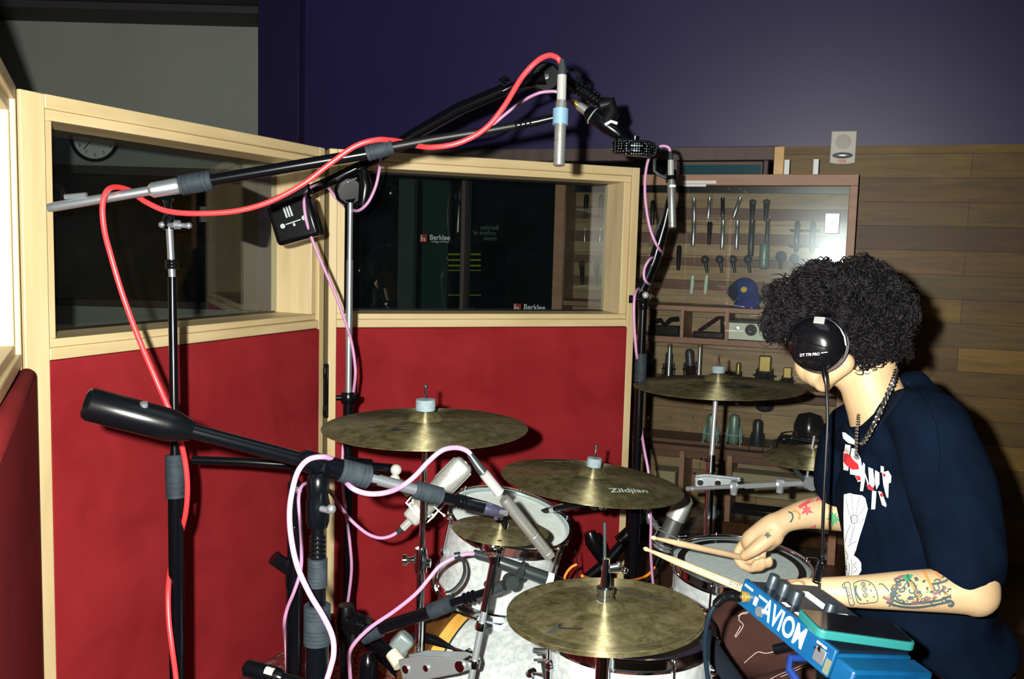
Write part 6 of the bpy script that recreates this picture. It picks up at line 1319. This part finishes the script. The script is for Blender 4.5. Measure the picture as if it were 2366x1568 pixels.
# necklaces
chain_m = mat('chain_silver', (.62, .60, .56), .2, 1.0)
def chain(name, pts, r, label, step):
    p3 = spline([P(*q) for q in pts], 10); mb = MB(); acc = 0; flip = 0; prev = p3[0]
    for p_ in p3[1:]:
        d_ = p_ - prev; l = d_.length; pos = 0
        while acc + (l - pos) >= step:
            pos += step - acc; acc = 0; c = prev + d_ * (pos / l); x, y, a_ = orth(d_); ax = x if flip else y; mb.torus(c, ax, r * 1.25, r * .5, 10, 5); flip ^= 1
        acc += l - pos; prev = p_
    return tag(obj(name, mb, chain_m), label, 'necklace')
chain('necklace', [(2073, 852, 1.80), (2062, 885, 1.755), (2045, 925, 1.735), (2030, 960, 1.73), (2012, 995, 1.745), (1997, 1020, 1.765), (1990, 1024, 1.78)], .0034, 'thick silver curb chain necklace around the drummer\'s neck', .0058)
chain('necklace', [(1984, 955, 1.84), (1981, 980, 1.81), (1979, 1010, 1.79), (1978, 1035, 1.775), (1977, 1060, 1.77)], .0022, 'thin silver chain hanging over the chest print', .0040)
# drumsticks
def stick(tip, butt, ln, label):
    tip, butt = V(tip), V(butt); d = (butt - tip).normalized(); l = ln
    o = tag(obj('drumstick', MB().lathe([(0, 0), (.0032, .001), (.0046, .005), (.0048, .009), (.0036, .014), (.0034, .018), (.0048, .05), (.0072, .095), (.0074, l - .01), (.006, l - .002), (0, l)], tip, d, 20), stickm), label, 'drumstick', 'pair of wooden drumsticks'); return o, d
st1, _ = stick(P(1506, 1241, 2.00), P(1700, 1284, 2.215), .385, 'upper wooden drumstick gripped by the right hand over the snare')
st2, _ = stick(P(1488, 1266, 1.96), P(1722, 1362, 1.715), .40, 'lower wooden drumstick with dark printing, its hand hidden behind the blue mixer')
bb = bvh_of([st2]); t0 = textmb('VIC FIRTH', 11, bold=.25); t2 = MB(); vs = []
ang_ = math.radians(22.3)
for v in t0.v:
    x_, y_ = v.x * .78, v.y; px, py = 1698 + x_ * math.cos(ang_) + y_ * math.sin(ang_), 1350.5 + x_ * math.sin(ang_) - y_ * math.cos(ang_); vs.append(hit(bb, px, py, .0004))
t2.v = [v or V((0, 0, 0)) for v in vs]; t2.f = [f_ for f_ in t0.f if all(vs[k] is not None for k in f_)]
if t2.f: obj('lettering', t2, ink_c, st2, smooth=False)
# shirt print, tattoos
bs = bvh_of([shirt]); bb = bvh_of([body])
wp = MB(); rp = MB(); lp = MB()
for poly in ([(1948, 999), (1955, 1000), (1976, 1014), (1978, 1026), (1962, 1022), (1950, 1012)], [(1955, 1025), (1967, 1027), (1965, 1050), (1962, 1087), (1951, 1085), (1950, 1050)], [(1969, 1033), (1983, 1036), (1984, 1070), (1980, 1098), (1966, 1095), (1966, 1065)],
             [(1983, 1045), (1991, 1060), (1994, 1085), (1992, 1112), (1984, 1114), (1978, 1100)], [(1996, 1068), (2000, 1072), (2000, 1110), (1996, 1134), (1989, 1134), (1992, 1105)], [(2008, 1079), (2019, 1083), (2023, 1120), (2019, 1127), (2010, 1118)], [(2024, 1086), (2034, 1092), (2034, 1118), (2027, 1131), (2023, 1110)],
             [(2037, 1076), (2044, 1078), (2044, 1090), (2037, 1092)], [(2040, 1092), (2054, 1088), (2061, 1100), (2060, 1115), (2055, 1116), (2054, 1150), (2050, 1148), (2043, 1120)], [(2017, 1132), (2027, 1135), (2024, 1176), (2015, 1176)], [(2031, 1134), (2039, 1136), (2050, 1165), (2049, 1171), (2040, 1166)]): decal_poly(wp, poly, bs, .0020)
decal_line(wp, [(1993, 1075), (2000, 1095), (2008, 1120)], 3, bs, .0022)
for poly in ([(1951, 1046), (1961, 1046), (1972, 1060), (1986, 1072), (1988, 1084), (1972, 1084), (1960, 1076), (1951, 1066)], [(1979, 1098), (1990, 1100), (1992, 1110), (1984, 1112)], [(2004, 1119), (2022, 1126), (2020, 1134), (2008, 1130)], [(2043, 1094), (2049, 1096), (2048, 1103), (2042, 1101)], [(2036, 1138), (2044, 1140), (2042, 1148), (2036, 1146)]): decal_poly(rp, poly, bs, .0028)
for poly in ([(1952, 1142), (1966, 1139), (1972, 1141), (1994, 1144), (2001, 1150), (2007, 1175), (1999, 1205), (1988, 1240), (1980, 1270), (1975, 1282), (1972, 1292), (1985, 1290), (1992, 1300), (1992, 1318), (1983, 1332), (1975, 1339), (1957, 1339), (1955, 1290), (1952, 1240), (1951, 1190)],): decal_poly(wp, poly, bs, .0020)
for l_ in ([(1957, 1150), (1962, 1175), (1968, 1195), (1970, 1206)], [(1970, 1143), (1973, 1170), (1974, 1190)], [(1990, 1146), (1984, 1168), (1980, 1190)], [(2002, 1170), (1990, 1185), (1982, 1194)], [(2004, 1195), (1992, 1202), (1984, 1208)], [(1968, 1210), (1960, 1230), (1956, 1250)], [(1978, 1212), (1972, 1235), (1966, 1255)], [(1962, 1262), (1972, 1254), (1982, 1250)], [(1956, 1272), (1962, 1282), (1960, 1292)], [(1982, 1298), (1976, 1306), (1983, 1314), (1974, 1324)], [(1965, 1300), (1966, 1318), (1962, 1334)], [(1970, 1292), (1972, 1310), (1970, 1332)]): decal_line(lp, l_, 1.1, bs, .0028)
decal_line(lp, [(1969, 1192), (1981, 1190), (1983, 1204), (1972, 1208)], 1.6, bs, .0028, closed=True); decal_line(lp, [(1974, 1196), (1979, 1196), (1979, 1202), (1974, 1202)], 1.0, bs, .0028, closed=True)
obj('chest_print', wp, whitei, shirt, smooth=False); obj('chest_print', rp, redi, shirt, smooth=False)['label'] = 'red drips of the chest print'; obj('print_outline', lp, mat('print_line', (.06, .07, .08), .7), shirt, smooth=False)
cl_ = MB(); decal_line(cl_, [(2100, 884), (2082, 915), (2060, 948), (2032, 982), (2005, 1008), (1985, 1014), (1966, 1000), (1950, 975)], 9, bs, .0025)
obj('collar', cl_, mat('collar_rib', (.0035, .008, .018), .9, 0, .05), shirt)
sm_ = MB(); decal_line(sm_, [(2110, 890), (2140, 930), (2162, 980), (2172, 1040), (2170, 1090)], 1.6, bs, .0012); obj('seam', sm_, mat('seam_thread', (.0005, .0012, .003), .9, 0, .05), shirt)
def leaf(mb, cx, cy, r, rot, n=7, k=.38):
    for j in range(n):
        a = rot + 2 * math.pi * j / n; rr = r * (1, .8, .95, .7, .9, .75, .85, .8, .7)[j % 9]; s_ = .9 * math.pi / n
        decal_poly(mb, [(cx, cy), (cx + math.cos(a - s_) * rr * .5, cy + math.sin(a - s_) * rr * .5), (cx + math.cos(a) * rr, cy + math.sin(a) * rr), (cx + math.cos(a + s_) * rr * .5, cy + math.sin(a + s_) * rr * .5)], bb, .0007)
tg = MB(); leaf(tg, 1926, 1197, 21, .3, 9, .45); trd = MB(); leaf(trd, 1879, 1222, 15, 1.0, 6); leaf(trd, 1864, 1178, 17, .4, 6); tb = MB(); leaf(tb, 1774, 1236, 11, .2, 9, .25)
leaf(trd, 1895, 1148, 16, .2, 6, .5)
tpu = MB(); to_ = MB(); decal_line(to_, [(1832, 1180), (1842, 1182), (1848, 1190), (1846, 1200)], 5, bb, .0007)
decal_line(tb, [(1822, 1182), (1830, 1186), (1832, 1196), (1826, 1206)], 4, bb, .0007)
decal_line(trd, [(1846, 1172), (1866, 1160), (1886, 1150), (1900, 1140)], 8, bb, .0007)
# left forearm: scroll, die and dragon tattoo
def ln(mb, pts, w_=1.6, closed=False): decal_line(mb, pts, w_ * 1.5, bb, .0008, closed)
ln(tb, [(1950, 1347), (1962, 1346), (1966, 1362), (1970, 1380), (1974, 1394), (1964, 1396), (1959, 1378), (1954, 1360)], 1.5, True); ln(tb, [(1950, 1348), (1946, 1352), (1949, 1358), (1955, 1356)], 1.5)
ln(tb, [(1972, 1348), (1986, 1342), (2002, 1342), (2020, 1354), (2028, 1386), (2008, 1392), (1984, 1392), (1976, 1372)], 1.5, True)
for x_, y_, r_ in ((1994, 1350, 5), (1997, 1361, 5.5), (1999, 1374, 5.5)):
    ln(tb, [(x_ - r_, y_), (x_, y_ - r_), (x_ + r_, y_), (x_, y_ + r_)], 1.4, True); ln(tb, [(x_ - 1, y_ - 2), (x_ + 2, y_), (x_ - 1, y_ + 2)], 1.2)
for x_, y_ in ((2009, 1350), (2013, 1364), (2019, 1378), (2004, 1387)): decal_poly(tb, [(x_ + 2.3 * math.cos(a), y_ + 2.3 * math.sin(a)) for a in (0, 1, 2.1, 3.1, 4.2, 5.2)], bb, .0008)
ln(tb, [(1978, 1352), (1977, 1366), (1984, 1380), (1990, 1386)], 3); ln(tb, [(2030, 1350), (2038, 1349), (2046, 1356), (2054, 1366)], 1.8)
tu = textmb('LUCKY', 9.5, bold=.25); an = math.radians(76)
vs = [hit(bb, 1960.5 + v.x * math.cos(an) * .95 + v.y * math.sin(an), 1370 + v.x * math.sin(an) * .95 - v.y * math.cos(an), .0008) for v in tu.v]
i0 = len(tb.v); tb.v += [v or V((0, 0, 0)) for v in vs]; tb.f += [tuple(i0 + k for k in f_) for f_ in tu.f if all(vs[k] is not None for k in f_)]
rr_ = random.Random(11)
for k in range(30):
    x_ = rr_.uniform(2052, 2196); t_ = (x_ - 2052) / 144; y0 = 1336 - t_ * 12; y1 = 1398 + t_ * 3; y_ = rr_.uniform(y0 + 8, y1 - 6); ph = rr_.uniform(0, 6)
    ln(tb, [(x_ + 9 * math.cos(ph + a) * (1 - a * .12), y_ + 8 * math.sin(ph + a) * (1 - a * .12)) for a in (0, .9, 1.8, 2.7, 3.6, 4.5)], rr_.uniform(1.5, 3))
for pts in ([(2048, 1390), (2080, 1400), (2120, 1402), (2160, 1396), (2200, 1388)], [(2060, 1384), (2090, 1394), (2130, 1392), (2170, 1386), (2196, 1376)], [(2064, 1362), (2076, 1344), (2094, 1340), (2100, 1356)], [(2150, 1350), (2172, 1346), (2188, 1340), (2198, 1326)], [(2120, 1368), (2112, 1350), (2100, 1338), (2096, 1328)]): ln(tb, pts, 3.6)
for pts in ([(2134, 1318), (2142, 1334), (2150, 1350), (2156, 1364)], [(2104, 1345), (2112, 1360), (2122, 1376), (2126, 1384)], [(2160, 1320), (2170, 1330), (2176, 1340)], [(2186, 1316), (2194, 1324), (2198, 1334)], [(2060, 1352), (2068, 1356)], [(2182, 1368), (2190, 1374)]): ln(to_, pts, 4.2)
for pts in ([(2040, 1378), (2052, 1384), (2064, 1390)], [(2106, 1392), (2130, 1390), (2150, 1380)], [(2066, 1340), (2084, 1332), (2100, 1332)], [(2156, 1372), (2172, 1366), (2186, 1356)]): ln(tpu, pts, 4.5)
for k in range(34):
    x_ = rr_.uniform(2050, 2198); t_ = (x_ - 2050) / 148; y_ = rr_.uniform(1344 - t_ * 18, 1400 + t_ * 2); r_ = rr_.uniform(2.5, 5.5); a0 = rr_.uniform(0, 3)
    decal_poly((tb, tb, tpu, tb, to_)[k % 5], [(x_ + r_ * (1.6 if q in (0, 3) else .7) * math.cos(a0 + q * 1.047), y_ + r_ * math.sin(a0 + q * 1.047)) for q in range(6)], bb, .0006)
tgd = MB(); decal_poly(tgd, [(2084, 1334), (2096, 1326), (2110, 1328), (2106, 1336), (2094, 1342)], bb, .0008); tgd.add(tg)
for mb_, m_, l_ in ((tb, inkd, 'dark tattoo lines'), (trd, inkr, 'red leaf tattoos'), (to_, inko, 'orange tattoo flames'), (tgd, inkg, 'green leaf tattoo'), (tpu, inkp, 'purple tattoo shading')):
    if mb_.f: obj('tattoo', mb_, m_, body, smooth=False)['label'] = l_
# trouser stitching
bp_ = bvh_of([pants]); stt = MB()
for pts in ([(1728, 1417), (1712, 1420), (1708, 1432), (1718, 1444), (1708, 1462), (1700, 1472)], [(1732, 1414), (1716, 1416), (1705, 1424)], [(1712, 1446), (1704, 1460), (1698, 1470)], [(1790, 1504), (1770, 1508), (1752, 1505), (1736, 1516), (1720, 1530)], [(1860, 1535), (1830, 1548), (1800, 1560), (1780, 1570)], [(1862, 1540), (1832, 1553), (1804, 1565)]): decal_line(stt, pts, 1.4, bp_, .0015)
if stt.f: obj('stitching', stt, mat('pale_thread', (.45, .36, .34), .8), pants, smooth=False)
# throne
th = empty('drum_throne', V((HIP.x + .03, HIP.y, 0))); tag(th, 'round black drum throne under the seated drummer', 'stool'); sz = .47
obj('seat', MB().lathe([(0, sz - .07), (.15, sz - .07), (.165, sz - .05), (.165, sz - .015), (.14, sz), (0, sz)], (HIP.x + .03, HIP.y, 0), (0, 0, 1), 36), blackp, th)
obj('post', rod((HIP.x + .03, HIP.y, .2), (HIP.x + .03, HIP.y, sz - .07), .014), chrome, th); tripod(th, V((HIP.x + .03, HIP.y, 0)), .28, .24, .5, chrome)

# ------------------------------------------------------------------ mixer, phone, mount
Np, Fp = P(1934, 1506, 1.20), P(1722, 1338, 1.37)
l_ = (Fp - Np).normalized(); Lg = (Fp - Np).length
best = None
for k in range(360):
    x, y, a_ = orth(l_); w_ = x * math.cos(math.radians(k)) + y * math.sin(math.radians(k)); e_ = Np + w_ * .133; q = Q(e_); c_ = (q[0] - 2118) ** 2 + (q[1] - 1516) ** 2
    if best is None or c_ < best[0]: best = (c_, w_)
wv = best[1]; nv = wv.cross(l_); nv = nv if nv.z > 0 else -nv
MX = Matrix((wv, l_, nv)).transposed().to_4x4(); MX.translation = Np       # x across, y along towards the far end, z out of the top
mxr = empty('personal_mixer', M=MX); tag(mxr, 'blue personal monitor mixer with white AVIOM lettering, mounted in the lower right foreground', 'mixer')
W_, TH = .143, .038
obj('case', MB().bx(0, W_, 0, Lg, -TH, -.004), bluem, mxr, local=True, bevel=.003)
obj('top_panel', MB().bx(.006, W_ - .004, .004, Lg - .004, -.004, 0), mat('mixer_top', (.004, .008, .016), .3), mxr, local=True, bevel=.001)
obj('front_lip', MB().bx(-.002, .006, 0, Lg, -TH, .002), bluem, mxr, local=True, bevel=.002)
for y_, x_ in ((.90, .034), (.78, .036), (.66, .038), (.50, .075)):
    k_ = obj('knob', MB().lathe([(.0085, 0), (.0080, .018), (.0070, .0195), (0, .0195)], (x_, Lg * y_, 0), (0, 0, 1), 24), mat('knob_plastic', (.008, .016, .022), .4), mxr, local=True)
for x0, y0, x1, y1 in ((.082, .60, .100, .86), (.095, .42, .118, .53), (.015, .60, .022, .66), (.015, .46, .022, .52)): obj('white_label', MB().bx(x0, x1, Lg * y0, Lg * y1, 0, .0006), paper, mxr, local=True, smooth=False)
tx = textmb('AVIOM', .043, ax=.66, bold=.0009); Ft = Matrix(((0, 0, -1, 0), (-1, 0, 0, 0), (0, 1, 0, 0), (0, 0, 0, 1)))
tx.v = [V((-.0026, -v.x + Lg * .50, v.y * .95 - .0165)) for v in tx.v]; obj('lettering', tx, whitei, mxr, local=True, smooth=False)
for y_, w2, z_ in ((.93, .05, -.004), (.76, .035, -.004), (.13, .05, -.003)): obj('small_label', MB().bx(-.0028, -.002, Lg * y_ - .010, Lg * y_ + .008, z_ - .003, z_), whitei, mxr, local=True, smooth=False)
obj('small_label', MB().bx(-.0028, -.002, Lg * .80, Lg * .835, -.022, -.010), whitei, mxr, local=True, smooth=False)
obj('jack_socket', MB().lathe([(0, 0), (.008, 0), (.008, .007), (.005, .009), (0, .009)], (-.002, Lg * .92, -.020), (-1, 0, 0), 20), goldm, mxr, local=True)
obj('jack_socket', MB().lathe([(0, 0), (.007, 0), (.007, .004), (0, .004)], (-.002, Lg * .74, -.024), (-1, 0, 0), 20), steel, mxr, local=True)
obj('network_port', MB().bx(-.0045, -.002, Lg * .06, Lg * .16, -.028, -.008), steel, mxr, local=True, bevel=.001)
obj('decal_patch', MB().bx(-.0032, -.002, Lg * .0, Lg * .05, -.034, -.014), mat('olive_patch', (.10, .11, .07), .6), mxr, local=True)
# blue end block nearest the viewer
obj('end_block', MB().bx(.0, W_ + .004, -.035, .0, -.075, -.006), bluem, mxr, local=True, bevel=.004)
obj('cable_bundle', MB().tube([(.03, .06, -.045), (-.004, .065, -.05), (-.014, .05, -.058), (-.010, .0, -.075), (0, -.03, -.11)], .0055, 10), bluec, mxr, local=True)
wl = obj('barcode_label', MB().bx(.058, .098, -.0358, -.035, -.050, -.030), paper, mxr, local=True, smooth=False)
# phone in teal case lying across the mixer
fl_, fr_, bl_ = P(1891, 1466, 1.215), P(2116, 1497, 1.235), P(1850, 1414, 1.285)
pa = (fr_ - fl_).normalized(); pb_ = bl_ - fl_; pb_ = (pb_ - pa * pb_.dot(pa)).normalized(); pn = pa.cross(pb_)
PM = Matrix((pa, pb_, pn)).transposed().to_4x4(); PM.translation = fl_ + pa * .071 + pb_ * .035 + pn * .0
ph_ = empty('smartphone', M=PM); tag(ph_, 'smartphone in a teal case lying face up on the blue mixer', 'phone')
PL, PW = .142, .070
def rrect(l, w, r, z, n=6):
    out = []
    for cx_, cy_, a0 in ((l/2 - r, w/2 - r, 0), (-l/2 + r, w/2 - r, 90), (-l/2 + r, -w/2 + r, 180), (l/2 - r, -w/2 + r, 270)):
        for k in range(n + 1): a = math.radians(a0 + 90 * k / n); out.append(V((cx_ + math.cos(a) * r, cy_ + math.sin(a) * r, z)))
    return out
obj('case', MB().poly(rrect(PL, PW, .012, -.006), (0, 0, .012)), tealm, ph_, local=True, bevel=.002)
obj('screen', MB().poly(rrect(PL - .008, PW - .008, .009, .0062), (0, 0, .0008)), screen, ph_, local=True)
# mount
e = empty('mixer_mount', floor_below(P(1900, 1560, 1.2))); tag(e, 'black pole and bracket carrying the blue mixer', 'stand')
mc_ = MX @ V((W_ / 2, Lg * .4, -TH)); F = V((mc_.x, mc_.y, 0))
obj('bracket', MB().box(mc_ - nv * .006, (.07, .08, .012), MX.to_3x3()), blackm, e); obj('pole', rod((F.x, F.y, .02), mc_ - nv * .01, .011), blackm, e); disc_base(e, F, .13)
obj('side_bar', MB().tube([P(1790, 1500, 1.30), P(1850, 1488, 1.28), P(1905, 1500, 1.22)], .0075, 12), blackm, e)
# jack plug and cable
e = empty('jack_cable', P(1715, 1388, 1.36)); tag(e, 'black jack cable plugged into the left end of the blue mixer', 'cable')
sk = MX @ V((-.010, Lg * .92, -.020)); s2_ = [sk, P(1700, 1378, 1.365), P(1672, 1380, 1.37), P(1655, 1395, 1.375)]
obj('plug', MB().tube([sk, sk.lerp(s2_[1], .5), s2_[1]], [.0055, .0075, .0075], 14), blackp, e)
rl = MB(); pp = spline([s2_[1], P(1685, 1376, 1.368), P(1668, 1382, 1.37), P(1652, 1398, 1.375)], 4)
for k_, p_ in enumerate(pp[:-1]): rl.torus(p_, pp[k_ + 1] - p_, .0062 - .0001 * k_, .0018, 14, 6)
obj('strain_relief', rl.tube(pp, .0052, 10), blackp, e)
obj('cord', MB().tube(spline([pp[-1], P(1638, 1425, 1.38), P(1630, 1470, 1.39), P(1630, 1520, 1.40), P(1640, 1600, 1.41)], 6), .0036, 10), mat('blue_black', (.003, .009, .017), .4), e)
tag(obj('fabric_strap', MB().tube(spline([P(1632, 1455, 1.66), P(1640, 1490, 1.65), P(1665, 1530, 1.64), P(1700, 1580, 1.62), P(1730, 1640, 1.6)], 5), [.010] * 3 + [.018] * 18, 14, squash=.45), mat('charcoal_cloth', (.003, .005, .008), .9, 0, .1)), 'charcoal fabric cable sleeve hanging right of the side drum', 'cable sleeve')
